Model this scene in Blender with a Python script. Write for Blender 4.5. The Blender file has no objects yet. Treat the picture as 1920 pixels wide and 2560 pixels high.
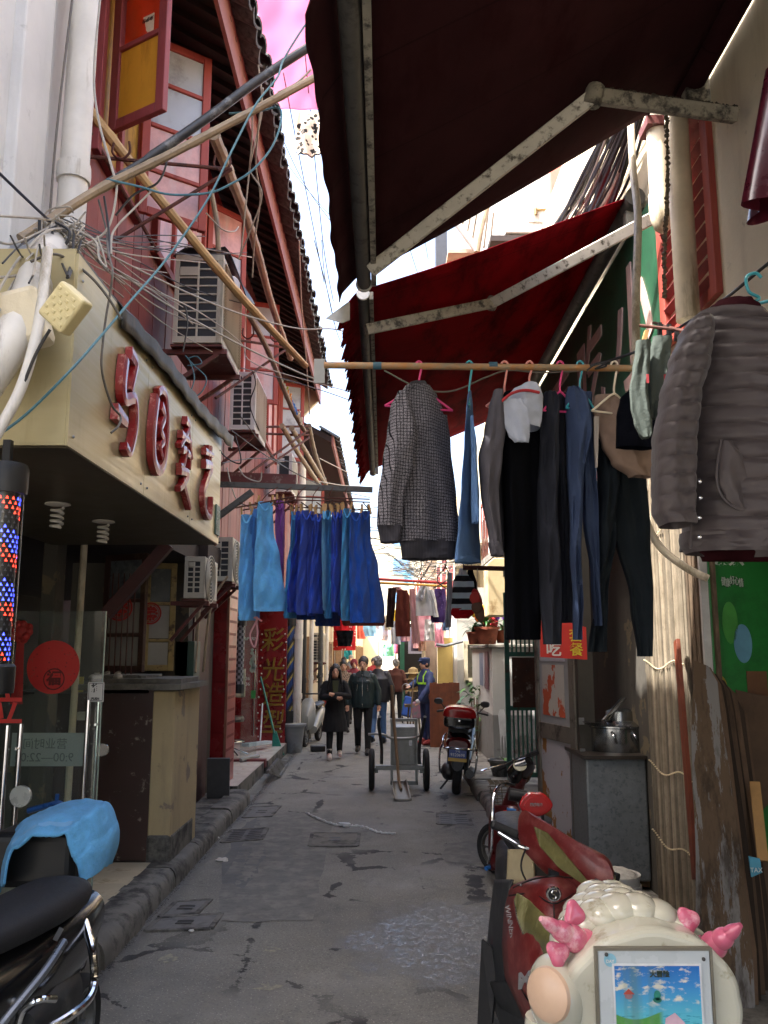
import bpy,bmesh,math,random
from mathutils import Vector,Matrix,Euler
from mathutils import noise as mnoise
R=math.radians
random.seed(7)
SC=bpy.context.scene
COL=SC.collection
PITCH=R(9.39);CAMH=1.8;FPX=2128.0
cam_d=bpy.data.cameras.new('camera');cam=bpy.data.objects.new('camera',cam_d);COL.objects.link(cam)
cam.location=(0,0,CAMH);cam.rotation_euler=(R(90)+PITCH,0,0)
cam_d.sensor_fit='VERTICAL';cam_d.sensor_height=24.0;cam_d.lens=24.0*FPX/2560.0
cam_d.clip_start=0.05;cam_d.clip_end=2000
SC.camera=cam
SUN_DIR=Vector((0.55,0.22,-1.0)).normalized()
sun_el=math.asin(-SUN_DIR.z);sun_az=math.atan2(-SUN_DIR.x,-SUN_DIR.y)
W=bpy.data.worlds.new('World');SC.world=W;W.use_nodes=True
_n=W.node_tree.nodes;_bg=_n['Background']
_sky=_n.new('ShaderNodeTexSky');_sky.sky_type='NISHITA';_sky.sun_disc=False
_sky.sun_elevation=sun_el;_sky.sun_rotation=sun_az
_sky.air_density=0.9;_sky.dust_density=6.5;_sky.ozone_density=1.0;_sky.altitude=10
W.node_tree.links.new(_sky.outputs[0],_bg.inputs[0]);_bg.inputs[1].default_value=0.15
sl=bpy.data.lights.new('sun','SUN');sl.energy=3.0;sl.angle=R(0.55);sl.color=(1.0,0.95,0.88)
sun=bpy.data.objects.new('sun',sl);COL.objects.link(sun)
sun.rotation_euler=SUN_DIR.to_track_quat('-Z','Y').to_euler();sun.location=(-20,-10,30)
SC.view_settings.view_transform='Standard';SC.view_settings.look='None'
SC.view_settings.exposure=2.65;SC.view_settings.gamma=1.0
SC.view_settings.use_curve_mapping=False
SC.render.engine='CYCLES'
SC.cycles.use_denoising=True
SC.cycles.max_bounces=6;SC.cycles.diffuse_bounces=4;SC.cycles.glossy_bounces=3
SC.cycles.transmission_bounces=4;SC.cycles.transparent_max_bounces=10
SC.cycles.caustics_reflective=False;SC.cycles.caustics_refractive=False
SC.cycles.sample_clamp_indirect=6.0
KD=1920.0/1659.0
def P(x,y,Y=None,X=None,Z=None):
 a=(x*KD-960)/FPX;b=(1280-y*KD)/FPX
 d=Vector((a,math.cos(PITCH)-math.sin(PITCH)*b,math.sin(PITCH)+math.cos(PITCH)*b))
 t=Y/d.y if Y is not None else(X/d.x if X is not None else(Z-CAMH)/d.z)
 return Vector((0,0,CAMH))+d*t
def C(h,k=1.0):
 h=h.lstrip('#');v=[int(h[i:i+2],16)/255 for i in(0,2,4)]
 v=[(c/12.92 if c<=.04045 else((c+.055)/1.055)**2.4)*k for c in v]
 return(v[0],v[1],v[2],1.0)
MATS={}
class NT:
 """tiny wrapper to write node trees"""
 def __init__(s,name):
  s.m=bpy.data.materials.new(name);s.m.use_nodes=True;s.t=s.m.node_tree
  s.b=s.t.nodes['Principled BSDF'];s.o=s.t.nodes['Material Output'];s._tc=None
 def N(s,typ,**kw):
  n=s.t.nodes.new(typ)
  for k,v in kw.items():
   if k.startswith('_'):setattr(n,k[1:],v)
  return n
 def L(s,a,b):s.t.links.new(a,b)
 @property
 def tc(s):
  if s._tc is None:s._tc=s.t.nodes.new('ShaderNodeTexCoord')
  return s._tc
 def vec(s,scale=(1,1,1),loc=(0,0,0),src='Object',rot=(0,0,0)):
  mp=s.t.nodes.new('ShaderNodeMapping');s.L(s.tc.outputs[src],mp.inputs[0])
  mp.inputs['Scale'].default_value=scale;mp.inputs['Location'].default_value=loc
  mp.inputs['Rotation'].default_value=rot
  return mp.outputs[0]
 def noise(s,scale,detail=5,rough=.6,v=None,dist=0.0):
  n=s.t.nodes.new('ShaderNodeTexNoise');n.inputs['Scale'].default_value=scale
  n.inputs['Detail'].default_value=detail;n.inputs['Roughness'].default_value=rough
  n.inputs['Distortion'].default_value=dist
  s.L(v if v is not None else s.vec(),n.inputs['Vector']);return n.outputs[0]
 def vor(s,scale,v=None,feat='F1',out=0,rnd=1.0):
  n=s.t.nodes.new('ShaderNodeTexVoronoi');n.feature=feat;n.inputs['Scale'].default_value=scale
  n.inputs['Randomness'].default_value=rnd
  s.L(v if v is not None else s.vec(),n.inputs['Vector']);return n.outputs[out]
 def ramp(s,f,stops,interp='LINEAR'):
  n=s.t.nodes.new('ShaderNodeValToRGB');n.color_ramp.interpolation=interp
  e=n.color_ramp.elements
  while len(e)<len(stops):e.new(0.5)
  for el,(p,c)in zip(e,stops):
   el.position=p;el.color=c if hasattr(c,'__len__')else(c,c,c,1)
  s.L(f,n.inputs[0]);return n.outputs[0]
 def mix(s,f,a,b,typ='MIX'):
  n=s.t.nodes.new('ShaderNodeMix');n.data_type='RGBA';n.blend_type=typ
  for i,v in((0,f),(6,a),(7,b)):
   if isinstance(v,(int,float)):n.inputs[i].default_value=v
   elif isinstance(v,tuple):n.inputs[i].default_value=v
   else:s.L(v,n.inputs[i])
  return n.outputs[2]
 def math(s,op,a,b=None,c=None):
  n=s.t.nodes.new('ShaderNodeMath');n.operation=op
  for i,v in((0,a),(1,b),(2,c)):
   if v is None:continue
   if isinstance(v,(int,float)):n.inputs[i].default_value=v
   else:s.L(v,n.inputs[i])
  return n.outputs[0]
 def xyz(s,v=None):
  n=s.t.nodes.new('ShaderNodeSeparateXYZ');s.L(v if v is not None else s.vec(),n.inputs[0]);return n.outputs
 def orand(s,c,k):
  n=s.t.nodes.new('ShaderNodeObjectInfo');return s.mix(1.0,c,s.ramp(n.outputs['Random'],[(0,1-k),(1,1+k*.6)]),'MULTIPLY')
 def bump(s,h,strength=.3,dist=.01):
  n=s.t.nodes.new('ShaderNodeBump');n.inputs['Strength'].default_value=strength
  n.inputs['Distance'].default_value=dist;s.L(h,n.inputs['Height']);s.L(n.outputs[0],s.b.inputs['Normal'])
 def col(s,c):
  if isinstance(c,tuple):s.b.inputs['Base Color'].default_value=c
  else:s.L(c,s.b.inputs['Base Color'])
 def rgh(s,r):
  if isinstance(r,(int,float)):s.b.inputs['Roughness'].default_value=r
  else:s.L(r,s.b.inputs['Roughness'])
 def set(s,**kw):
  for k,v in kw.items():s.b.inputs[k.replace('_',' ')].default_value=v
  return s
def mul(c,k):return(min(1,c[0]*k),min(1,c[1]*k),min(1,c[2]*k),1)
def M(name,col,rough=.6,metal=0.0,var=.25,scale=6.0,bump=.0,bscale=80,col2=None,stain=None,samt=.5,sscale=2.5,coat=0.0,streak=False,spec=.5,sheen=0.0,rv=0.0):
 """general worn surface: colour with noise, optional stain of another colour, fine relief"""
 if name in MATS:return MATS[name]
 if isinstance(col,str):col=C(col)
 if isinstance(col2,str):col2=C(col2)
 if isinstance(stain,str):stain=C(stain)
 t=NT(name)
 n1=t.noise(scale,6,.65)
 f=t.ramp(n1,[(.3,0.0),(.7,1.0)])
 c=t.mix(f,mul(col,1-var),col2 or mul(col,1+var*.8))
 if stain is not None:
  v=t.vec(scale=(1,1,.18)if streak else(1,1,1))
  n2=t.noise(sscale,8,.7,v=v)
  g=t.ramp(n2,[(.62-.25*samt,0.0),(.72-.2*samt,1.0)])
  c=t.mix(g,c,stain)
 if rv:c=t.orand(c,rv)
 t.col(c)
 rr=t.ramp(n1,[(.2,max(.02,rough-.1)),(.8,min(1,rough+.1))])
 t.rgh(rr);t.b.inputs['Metallic'].default_value=metal
 t.b.inputs['Coat Weight'].default_value=coat;t.b.inputs['Coat Roughness'].default_value=.12
 t.b.inputs['Specular IOR Level'].default_value=spec
 if sheen:t.b.inputs['Sheen Weight'].default_value=sheen
 if bump:t.bump(t.noise(bscale,4,.6),bump,.004)
 MATS[name]=t.m;return t.m
def keep(t):MATS[t.m.name]=t.m;return t.m
class MB:
 def __init__(s):s.v=[];s.f=[];s.sm=[];s.mi=[];s.cur=0
 def add(s,vs,fs,smooth=False):
  o=len(s.v);s.v+=[tuple(v)for v in vs]
  for f in fs:s.f.append(tuple(i+o for i in f));s.sm.append(smooth);s.mi.append(s.cur)
  return s
 def box(s,a,b):
  x0,y0,z0=(min(a[i],b[i])for i in range(3));x1,y1,z1=(max(a[i],b[i])for i in range(3))
  vs=[(x0,y0,z0),(x1,y0,z0),(x1,y1,z0),(x0,y1,z0),(x0,y0,z1),(x1,y0,z1),(x1,y1,z1),(x0,y1,z1)]
  return s.add(vs,[(0,3,2,1),(4,5,6,7),(0,1,5,4),(1,2,6,5),(2,3,7,6),(3,0,4,7)])
 def cbox(s,c,sz,rot=None):
  c=Vector(c);m=rot.to_matrix()if isinstance(rot,Euler)else(rot if rot is not None else Matrix.Identity(3))
  vs=[c+m@Vector((sx*sz[0]/2,sy*sz[1]/2,sz_*sz[2]/2))for sz_ in(-1,1)for sx,sy in((-1,-1),(1,-1),(1,1),(-1,1))]
  return s.add(vs,[(0,3,2,1),(4,5,6,7),(0,1,5,4),(1,2,6,5),(2,3,7,6),(3,0,4,7)])
 def beam(s,a,b,w,h,up=(0,0,1)):
  a=Vector(a);b=Vector(b);d=(b-a);L=d.length;d.normalize();up=Vector(up)
  sd=d.cross(up)
  if sd.length<1e-4:sd=d.cross(Vector((1,0,0)))
  sd.normalize();u=sd.cross(d)
  vs=[p+sd*(i*w/2)+u*(j*h/2)for p in(a,b)for i,j in((-1,-1),(1,-1),(1,1),(-1,1))]
  return s.add(vs,[(3,2,1,0),(4,5,6,7),(0,1,5,4),(1,2,6,5),(2,3,7,6),(3,0,4,7)])
 def tube(s,pts,r,n=8,cap=True,smooth=True):
  pts=[Vector(p)for p in pts];k=len(pts)
  rs=r if hasattr(r,'__len__')else[r]*k
  vs=[];prev=None
  for i,p in enumerate(pts):
   d=(pts[min(i+1,k-1)]-pts[max(i-1,0)])
   if d.length<1e-9:d=Vector((0,0,1))
   d.normalize()
   if prev is None:
    sd=d.cross(Vector((0,0,1)))
    if sd.length<1e-3:sd=d.cross(Vector((0,1,0)))
   else:
    sd=prev-d*prev.dot(d)
    if sd.length<1e-4:sd=d.cross(Vector((0,1,.3)))
   sd.normalize();prev=sd.copy();u=d.cross(sd)
   for j in range(n):
    a=2*math.pi*j/n
    vs.append(p+(sd*math.cos(a)+u*math.sin(a))*rs[i])
  fs=[(i*n+j,(i+1)*n+j,(i+1)*n+(j+1)%n,i*n+(j+1)%n)for i in range(k-1)for j in range(n)]
  s.add(vs,fs,smooth)
  if cap:
   o=len(s.v)-k*n
   s.f+=[tuple(o+j for j in range(n)),tuple(o+(k-1)*n+j for j in reversed(range(n)))]
   s.sm+=[False,False];s.mi+=[s.cur,s.cur]
  return s
 def curve(s,pts,r,n=8,seg=8,cap=True):
  return s.tube(smooth_path(pts,seg),r,n,cap)
 def lathe(s,prof,c=(0,0,0),n=24,axis=None,cap=True,smooth=True):
  c=Vector(c);q=Vector((0,0,1)).rotation_difference(Vector(axis))if axis is not None else None
  vs=[]
  for r,z in prof:
   for j in range(n):
    a=2*math.pi*j/n;v=Vector((r*math.cos(a),r*math.sin(a),z))
    if q is not None:v=q@v
    vs.append(c+v)
  k=len(prof)
  fs=[(i*n+j,i*n+(j+1)%n,(i+1)*n+(j+1)%n,(i+1)*n+j)for i in range(k-1)for j in range(n)]
  s.add(vs,fs,smooth)
  if cap:
   o=len(s.v)-k*n
   if prof[0][0]>1e-5:s.f.append(tuple(o+j for j in reversed(range(n))));s.sm.append(False);s.mi.append(s.cur)
   if prof[-1][0]>1e-5:s.f.append(tuple(o+(k-1)*n+j for j in range(n)));s.sm.append(False);s.mi.append(s.cur)
  return s
 def prism(s,poly,origin,ux,uy,depth):
  """polygon (2d list) in the plane origin+ux*x+uy*y, extruded by vector depth"""
  origin=Vector(origin);ux=Vector(ux);uy=Vector(uy);dp=Vector(depth);n=len(poly)
  a=[origin+ux*p[0]+uy*p[1]for p in poly];b=[p+dp for p in a]
  return s.add(a+b,[tuple(range(n)),tuple(reversed(range(n,2*n)))]+[(i,i+n,(i+1)%n+n,(i+1)%n)for i in range(n)])
 def wprism(s,pts,depth):
  dp=Vector(depth);a=[Vector(p)for p in pts];n=len(a)
  return s.add(a+[p+dp for p in a],[tuple(range(n)),tuple(reversed(range(n,2*n)))]+[(i,i+n,(i+1)%n+n,(i+1)%n)for i in range(n)])
 def grid(s,fn,nu,nv,smooth=True,wrap=False):
  vs=[fn(i/nu,j/nv)for j in range(nv+1)for i in range(nu+(0 if wrap else 1))]
  w=nu if wrap else nu+1
  fs=[(j*w+i,j*w+(i+1)%w,(j+1)*w+(i+1)%w,(j+1)*w+i)for j in range(nv)for i in range(nu)]
  return s.add(vs,fs,smooth)
 def ball(s,c,r,nu=16,nv=10,fn=None):
  r=r if hasattr(r,'__len__')else(r,r,r);c=Vector(c);vs=[];fs=[]
  vs.append(c+Vector((0,0,-r[2])))
  for j in range(1,nv):
   th=math.pi*j/nv
   for i in range(nu):
    a=2*math.pi*i/nu
    d=Vector((math.sin(th)*math.cos(a),math.sin(th)*math.sin(a),-math.cos(th)))
    k=fn(d)if fn else 1
    vs.append(c+Vector((d.x*r[0],d.y*r[1],d.z*r[2]))*k)
  vs.append(c+Vector((0,0,r[2])))
  for i in range(nu):fs.append((0,1+(i+1)%nu,1+i))
  for j in range(nv-2):
   for i in range(nu):fs.append((1+j*nu+i,1+j*nu+(i+1)%nu,1+(j+1)*nu+(i+1)%nu,1+(j+1)*nu+i))
  o=1+(nv-2)*nu
  for i in range(nu):fs.append((o+i,o+(i+1)%nu,len(vs)-1))
  return s.add(vs,fs,True)
 def caps(s,a,b,ra,rb,n=12):
  """tapered capsule"""
  a=Vector(a);b=Vector(b);d=b-a;L=d.length
  if L<1e-6:return s.ball(a,ra)
  prof=[]
  for k in range(5):
   t=-math.pi/2+math.pi/2*k/4;prof.append((max(1e-4,ra*math.cos(t)),ra*math.sin(t)))
  for k in range(5):
   t=math.pi/2*k/4;prof.append((max(1e-4,rb*math.cos(t)),L+rb*math.sin(t)))
  return s.lathe(prof,a,n,d.normalized(),True)
 def xf(s,m):
  s.v=[tuple(m@Vector(v))for v in s.v];return s
 def mesh(s,name,mats,off=None,angle=35):
  me=bpy.data.meshes.new(name)
  vs=s.v if off is None else[(v[0]-off[0],v[1]-off[1],v[2]-off[2])for v in s.v]
  me.from_pydata(vs,[],s.f)
  for m in(mats if isinstance(mats,(list,tuple))else[mats]):me.materials.append(m)
  me.polygons.foreach_set('use_smooth',s.sm)
  if any(s.mi):me.polygons.foreach_set('material_index',s.mi)
  me.update()
  if any(s.sm)and angle:me.set_sharp_from_angle(angle=R(angle))
  return me
def smooth_path(pts,seg=8):
 pts=[Vector(p)for p in pts];out=[]
 for i in range(len(pts)-1):
  p0=pts[max(i-1,0)];p1=pts[i];p2=pts[i+1];p3=pts[min(i+2,len(pts)-1)]
  for k in range(seg):
   t=k/seg
   out.append(.5*((2*p1)+(p2-p0)*t+(2*p0-5*p1+4*p2-p3)*t*t+(3*p1-p0-3*p2+p3)*t**3))
 out.append(pts[-1]);return out
def wloc(o):
 v=Vector((0,0,0))
 while o is not None:v+=Vector(o.location);o=o.parent
 return v
def thing(name,label,cat,loc=(0,0,0),rz=0.0,group=None,rot=None):
 o=bpy.data.objects.new(name,None);COL.objects.link(o);o.location=loc
 o.rotation_euler=rot if rot is not None else(0,0,rz)
 o.empty_display_size=.1
 o['label']=label;o['category']=cat
 if group:o['group']=group
 return o
def obj(name,mb,mat,parent=None,local=False,bev=0.0,label=None,kind=None,angle=35,bseg=2,solid=0.0,sub=0):
 """one mesh object; world coordinates are moved to the parent's place unless local"""
 off=None
 if parent is not None and not local:off=wloc(parent)
 me=mb.mesh(name,mat,off,angle)if isinstance(mb,MB)else mb
 o=bpy.data.objects.new(name,me);COL.objects.link(o);o.parent=parent
 if solid:
  m=o.modifiers.new('solid','SOLIDIFY');m.thickness=solid;m.offset=0
 if sub:
  m=o.modifiers.new('sub','SUBSURF');m.levels=sub;m.render_levels=sub
 if bev:
  m=o.modifiers.new('bevel','BEVEL');m.width=bev;m.segments=bseg;m.limit_method='ANGLE';m.angle_limit=R(40)
 if label:o['label']=label
 if kind:o['kind']=kind
 return o
def tag(o,label,cat,group=None,kind=None):
 o['label']=label;o['category']=cat
 if group:o['group']=group
 if kind:o['kind']=kind
 return o
def single(name,mb,mat,label,cat,group=None,**kw):
 """a thing that is one mesh; its origin goes to its base"""
 xs=[v[0]for v in mb.v];ys=[v[1]for v in mb.v];zs=[v[2]for v in mb.v]
 c=((min(xs)+max(xs))/2,(min(ys)+max(ys))/2,min(zs))
 mb.v=[(v[0]-c[0],v[1]-c[1],v[2]-c[2])for v in mb.v]
 o=obj(name,mb,mat,None,**kw);o.location=c
 return tag(o,label,cat,group)
def struct(name,mb,mat,parent=None,**kw):
 o=obj(name,mb,mat,parent,**kw)
 if parent is None:o['kind']='structure'
 return o
def dup(root,loc=None,rz=None,label=None,scale=None):
 r=root.copy();COL.objects.link(r)
 if loc is not None:r.location=loc
 if rz is not None:r.rotation_euler=(0,0,rz)
 if scale is not None:r.scale=(scale,)*3
 if label:r['label']=label
 for ch in list(root.children):
  c=ch.copy();COL.objects.link(c);c.parent=r
  for g in ch.children:
   d=g.copy();COL.objects.link(d);d.parent=c
 return r
TMPS=bpy.data.scenes.new('tmp_eval')
def evalmesh(o):
 TMPS.collection.objects.link(o);vl=TMPS.view_layers[0];vl.update();me=bpy.data.meshes.new_from_object(o.evaluated_get(vl.depsgraph));bpy.data.objects.remove(o);return me
def text(body,size,loc,mat,parent=None,rot=None,depth=.002,name='character',mtx=None,sx=1.0,bold=0.0,flipx=False,shear=0.0,place=None):
 """flat or raised lettering as a mesh, centred; local XY of the text goes through place(u,v)->world, or loc/rot"""
 cu=bpy.data.curves.new(name,'FONT');cu.body=body;cu.size=size;cu.align_x='CENTER';cu.align_y='CENTER'
 cu.extrude=depth;cu.offset=bold;cu.shear=shear;cu.resolution_u=3
 me=evalmesh(bpy.data.objects.new('t',cu));bpy.data.curves.remove(cu)
 me.name=name;me.materials.clear();me.materials.append(mat)
 o=bpy.data.objects.new(name,me);COL.objects.link(o);o.parent=parent
 if place is not None:
  off=wloc(parent)if parent is not None else Vector((0,0,0))
  for v in me.vertices:
   q=place(v.co.x*sx,v.co.y,v.co.z);v.co=Vector(q)-off
  return o
 m=Matrix.Translation(Vector(loc)-(wloc(parent)if parent is not None else Vector((0,0,0))))@(rot if isinstance(rot,Euler)else Euler(rot or(R(90),0,0))).to_matrix().to_4x4()
 m=m@Matrix.Diagonal((sx*(-1 if flipx else 1),1,1,1))
 me.transform(m)
 return o
def rnd(a,b):return random.uniform(a,b)
# MATERIALS OF THE PLACE
def mat_asphalt():
 t=NT('asphalt');v=t.vec()
 big=t.noise(.9,6,.6,v=v);mid=t.noise(5,6,.7,v=v);fine=t.noise(70,4,.85,v=v)
 c=t.mix(t.ramp(big,[(.32,0.0),(.68,1.0)]),C('6d6c67'),C('898880'))
 c=t.mix(t.ramp(mid,[(.45,0.0),(.7,1.0)]),c,C('7e7c74'))
 dk=t.noise(2.6,7,.72,v=t.vec(scale=(1,.6,1),loc=(3,1,0)))
 c=t.mix(t.ramp(dk,[(.55,0.0),(.70,.6)]),c,C('4e4f50'))
 lt=t.noise(3.1,8,.75,v=t.vec(scale=(1,.7,1),loc=(9,4,0)))
 c=t.mix(t.ramp(lt,[(.62,0.0),(.74,.55)]),c,C('968f84'))
 c=t.mix(t.ramp(fine,[(.30,.9),(.52,0.0)]),c,C('454547'))
 sp=t.vor(46,v=v);c=t.mix(t.ramp(sp,[(.12,.75),(.20,0.0)]),c,C('aaa69e'))
 chip=t.vor(9,v=t.vec(loc=(5,2,0)));c=t.mix(t.ramp(chip,[(.045,1.0),(.06,0.0)],'CONSTANT' if False else 'LINEAR'),c,C('9a958a'))
 cr=t.vor(1.3,v=t.vec(scale=(1,.8,1)),feat='DISTANCE_TO_EDGE')
 crn=t.math('ADD',cr,t.math('MULTIPLY',t.math('SUBTRACT',t.noise(2.2,8,.7,v=v),.5),.55))
 ck=t.ramp(crn,[(.002,1.0),(.006,0.0)])
 ck=t.math('MULTIPLY',ck,t.ramp(t.noise(.8,2,.5,v=t.vec(loc=(2,7,0))),[(.40,0.0),(.52,1.0)]))
 c=t.mix(ck,c,C('303030'))
 x,y,z=t.xyz(v)
 dx=t.math('MULTIPLY',t.math('SUBTRACT',x,.40),1.0);dy=t.math('MULTIPLY',t.math('SUBTRACT',y,5.8),.8)
 dist=t.math('SQRT',t.math('ADD',t.math('MULTIPLY',dx,dx),t.math('MULTIPLY',dy,dy)))
 dist=t.math('ADD',dist,t.math('MULTIPLY',t.math('SUBTRACT',t.noise(3.4,7,.75,v=v),.5),1.5))
 wet=t.math('MULTIPLY',t.ramp(dist,[(.48,1.0),(.72,0.0)]),t.ramp(t.noise(16,6,.7,v=v),[(.36,.35),(.52,1.0)]))
 wet2=t.ramp(t.noise(.55,4,.6,v=t.vec(loc=(4,11,0))),[(.5,0.0),(.68,.5)])
 x2=t.math('MULTIPLY',t.math('ADD',x,1.62),4.0);wet3=t.ramp(t.math('ADD',t.math('ABSOLUTE',x2),t.math('MULTIPLY',mid,.6)),[(.35,.8),(.8,0.0)])
 w=t.math('MAXIMUM',t.math('MULTIPLY',wet,.75),wet3)
 c=t.mix(t.math('MULTIPLY',w,.7),c,C('2a2b2e'))
 t.col(c)
 dryr=t.ramp(mid,[(.2,.72),(.8,.9)])
 r=t.mix(t.math('MAXIMUM',w,wet2),dryr,t.ramp(fine,[(.44,.03),(.56,.5)]));t.rgh(r)
 h=t.math('ADD',t.math('MULTIPLY',fine,.5),t.math('MULTIPLY',mid,.8));h=t.math('SUBTRACT',h,t.math('MULTIPLY',ck,.8));h=t.math('MULTIPLY',h,t.math('SUBTRACT',1.0,t.math('MULTIPLY',wet,.55)))
 t.bump(h,.55,.012);return keep(t)
ASPHALT=mat_asphalt()
PATCH=M('old_asphalt_patch','6c6c69',.85,var=.3,scale=9,bump=.7,bscale=110,stain='7e7d77',samt=.6,sscale=6)
CONC=M('concrete','7b7870',.85,rv=.12,var=.3,scale=5,bump=.4,bscale=40,stain='45433f',samt=.55,sscale=3)
CONCD=M('dark_concrete','6b6964',.8,rv=.15,var=.35,scale=5,bump=.5,bscale=50,stain='302f2e',samt=.6,sscale=4)
CONCL=M('pale_concrete','9a968c',.85,var=.2,scale=4,bump=.3,bscale=40,stain='6f6a60',samt=.45,sscale=2)
def mat_plaster(name,base,dirt,dark,peel=None,amt=.5):
 t=NT(name);n=t.noise(1.7,8,.68)
 c=t.mix(t.ramp(n,[(.35,0.0),(.75,1.0)]),base,mul(base,.86))
 st=t.noise(4.5,7,.7,v=t.vec(scale=(1,1,.14)))
 c=t.mix(t.ramp(st,[(.52,0.0),(.80,amt)]),c,dirt)
 b=t.noise(9,8,.75);c=t.mix(t.ramp(b,[(.60,0.0),(.72,amt)]),c,dark)
 if peel is not None:
  p=t.noise(2.2,9,.62,v=t.vec(loc=(7,3,1)));f=t.ramp(p,[(.60,0.0),(.615,1.0)])
  c=t.mix(f,c,peel)
 t.col(c);t.rgh(.88);t.bump(t.math('ADD',t.noise(35,5,.6),t.math('MULTIPLY',b,1.5)),.28,.006);return keep(t)
PLWHITE=mat_plaster('white_plaster',C('d4d4d2'),C('a9a8a4'),C('8a8985'),None,.45)
PLCREAM=mat_plaster('cream_plaster',C('d8cdb2'),C('a8977a'),C('5e5444'),None,.55)
PLFAR=mat_plaster('far_cream_plaster',C('cfc3a6'),C('9c8f78'),C('7b7060'),C('b9b2a2'),.6)
PLGREY=mat_plaster('grey_plaster',C('b9b8b0'),C('8c8a84'),C('6b6964'),None,.5)
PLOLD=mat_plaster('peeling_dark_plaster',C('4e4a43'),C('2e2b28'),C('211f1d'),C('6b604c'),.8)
def mat_redwood(name='red_painted_wood',k=1.0,base='7e3a37',lite='95524c',dark='562420',rv=0.0):
 t=NT(name);n=t.noise(3,7,.65,v=t.vec(scale=(3,3,.6)))
 c=t.mix(t.ramp(n,[(.3,0.0),(.72,1.0)]),C(base,k),C(lite,k))
 s=t.noise(6,8,.7,v=t.vec(scale=(2,2,.25),loc=(1,5,2)));c=t.mix(t.ramp(s,[(.56,0.0),(.72,.8)]),c,C(dark,k))
 ch=t.noise(22,6,.7,v=t.vec(scale=(1,1,.45)));c=t.mix(t.ramp(ch,[(.70,0.0),(.73,.8)]),c,C('b9a596'))
 if rv:c=t.orand(c,rv)
 t.col(c);t.rgh(t.ramp(n,[(.2,.5),(.8,.72)]));t.bump(t.noise(14,6,.7,v=t.vec(scale=(4,4,.25))),.3,.004);return keep(t)
REDWOOD=mat_redwood(rv=.22)
REDFRAME=mat_redwood('red_window_frame',1.0,'8c352b','9a463a','64241e')
MAROON=mat_redwood('maroon_frame',1.0,'7d3436','8e4446','5a2224')
FASCIA=mat_redwood('salmon_fascia',1.0,'84524b','96645b','5a302b')
DARKWOOD=M('dark_eave_wood','2e2320',.8,var=.35,scale=9,bump=.4,bscale=30)
TILEROOF=M('grey_roof_tile','5a5c5c',.8,rv=.4,var=.45,scale=14,bump=.5,bscale=40,stain='2c2d2e',samt=.6,sscale=9)
GLASSW=M('frosted_window_glass','aab2ba',.35,var=.12,scale=2,stain='8c8f96',samt=.3)
PINKGL=M('pink_curtain_glass','c79a95',.35,var=.3,scale=5,stain='b9b7ba',samt=.5,sscale=1.4,streak=True)
WHITEPVC=M('white_pvc_pipe','cfcbc2',.45,var=.12,scale=4,stain='9a9182',samt=.45,sscale=5,streak=True)
GREYPVC=M('dark_grey_pvc','33363a',.45,var=.3,scale=8,stain='6b6d6e',samt=.3,sscale=10)
CREAMPVC=M('cream_pvc_pipe','d2c6ae',.5,var=.15,scale=4,stain='8d8068',samt=.4,sscale=5,streak=True)
STEEL=M('galvanised_steel','8d8f90',.42,.85,var=.25,scale=10,stain='5f5d58',samt=.35)
CHROME=M('chrome','d6d8da',.12,1.0,var=.05,scale=10)
BLACKPL=M('black_plastic','17181a',.45,var=.3,scale=20)
RUBBER=M('black_rubber','1b1b1c',.8,var=.3,scale=40,bump=.3,bscale=90)
RUST=M('rusty_iron','5a332a',.8,.2,var=.4,scale=25,bump=.4,bscale=90,stain='3a2420',samt=.5,sscale=12)
REDIRON=M('red_oxide_steel','5f2f2b',.6,.1,var=.25,scale=8,stain='7d6a60',samt=.25,sscale=12)
GREYIRON=M('grey_painted_iron','54524f',.6,.2,var=.25,scale=8,stain='3a3735',samt=.4,sscale=12)
def mat_bamboo(name,a,b,rv=0.0):
 t=NT(name);n=t.noise(7,6,.65,v=t.vec(scale=(1,1,1)))
 c=t.mix(t.ramp(n,[(.3,0.0),(.7,1.0)]),a,b);s=t.noise(40,5,.7);c=t.mix(t.ramp(s,[(.58,0.0),(.72,.6)]),c,mul(a,.45))
 if rv:c=t.orand(c,rv)
 t.col(c);t.rgh(.55);t.bump(s,.2,.003);return keep(t)
BAMBOO=mat_bamboo('bamboo',C('a9885c'),C('c6a878'));BAMBOOG=mat_bamboo('weathered_bamboo',C('7d6c55'),C('a08c70'))
BAMBOOD=mat_bamboo('dark_bamboo',C('5d4f3e'),C('7d6a52'))
def mat_glass(name='clear_glass',tint=(.92,.97,.95,1),refl=.9,dirt=.06):
 t=NT(name);tr=t.N('ShaderNodeBsdfTransparent');tr.inputs[0].default_value=tint
 gl=t.N('ShaderNodeBsdfGlossy');gl.inputs['Roughness'].default_value=.02;gl.inputs[0].default_value=(refl,refl,refl,1)
 fr=t.N('ShaderNodeFresnel');fr.inputs[0].default_value=1.5
 ge=t.N('ShaderNodeNewGeometry');m1=t.N('ShaderNodeMixShader');t.L(t.math('MULTIPLY',fr.outputs[0],t.math('SUBTRACT',1.0,ge.outputs['Backfacing'])),m1.inputs[0]);t.L(tr.outputs[0],m1.inputs[1]);t.L(gl.outputs[0],m1.inputs[2])
 df=t.N('ShaderNodeBsdfDiffuse');df.inputs[0].default_value=(.5,.52,.5,1)
 m2=t.N('ShaderNodeMixShader');t.L(t.ramp(t.noise(3,6,.7),[(.4,dirt*.5),(.8,dirt*1.6)]),m2.inputs[0]);t.L(m1.outputs[0],m2.inputs[1]);t.L(df.outputs[0],m2.inputs[2])
 t.L(m2.outputs[0],t.o.inputs[0]);return keep(t)
GLASS=mat_glass()
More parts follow.
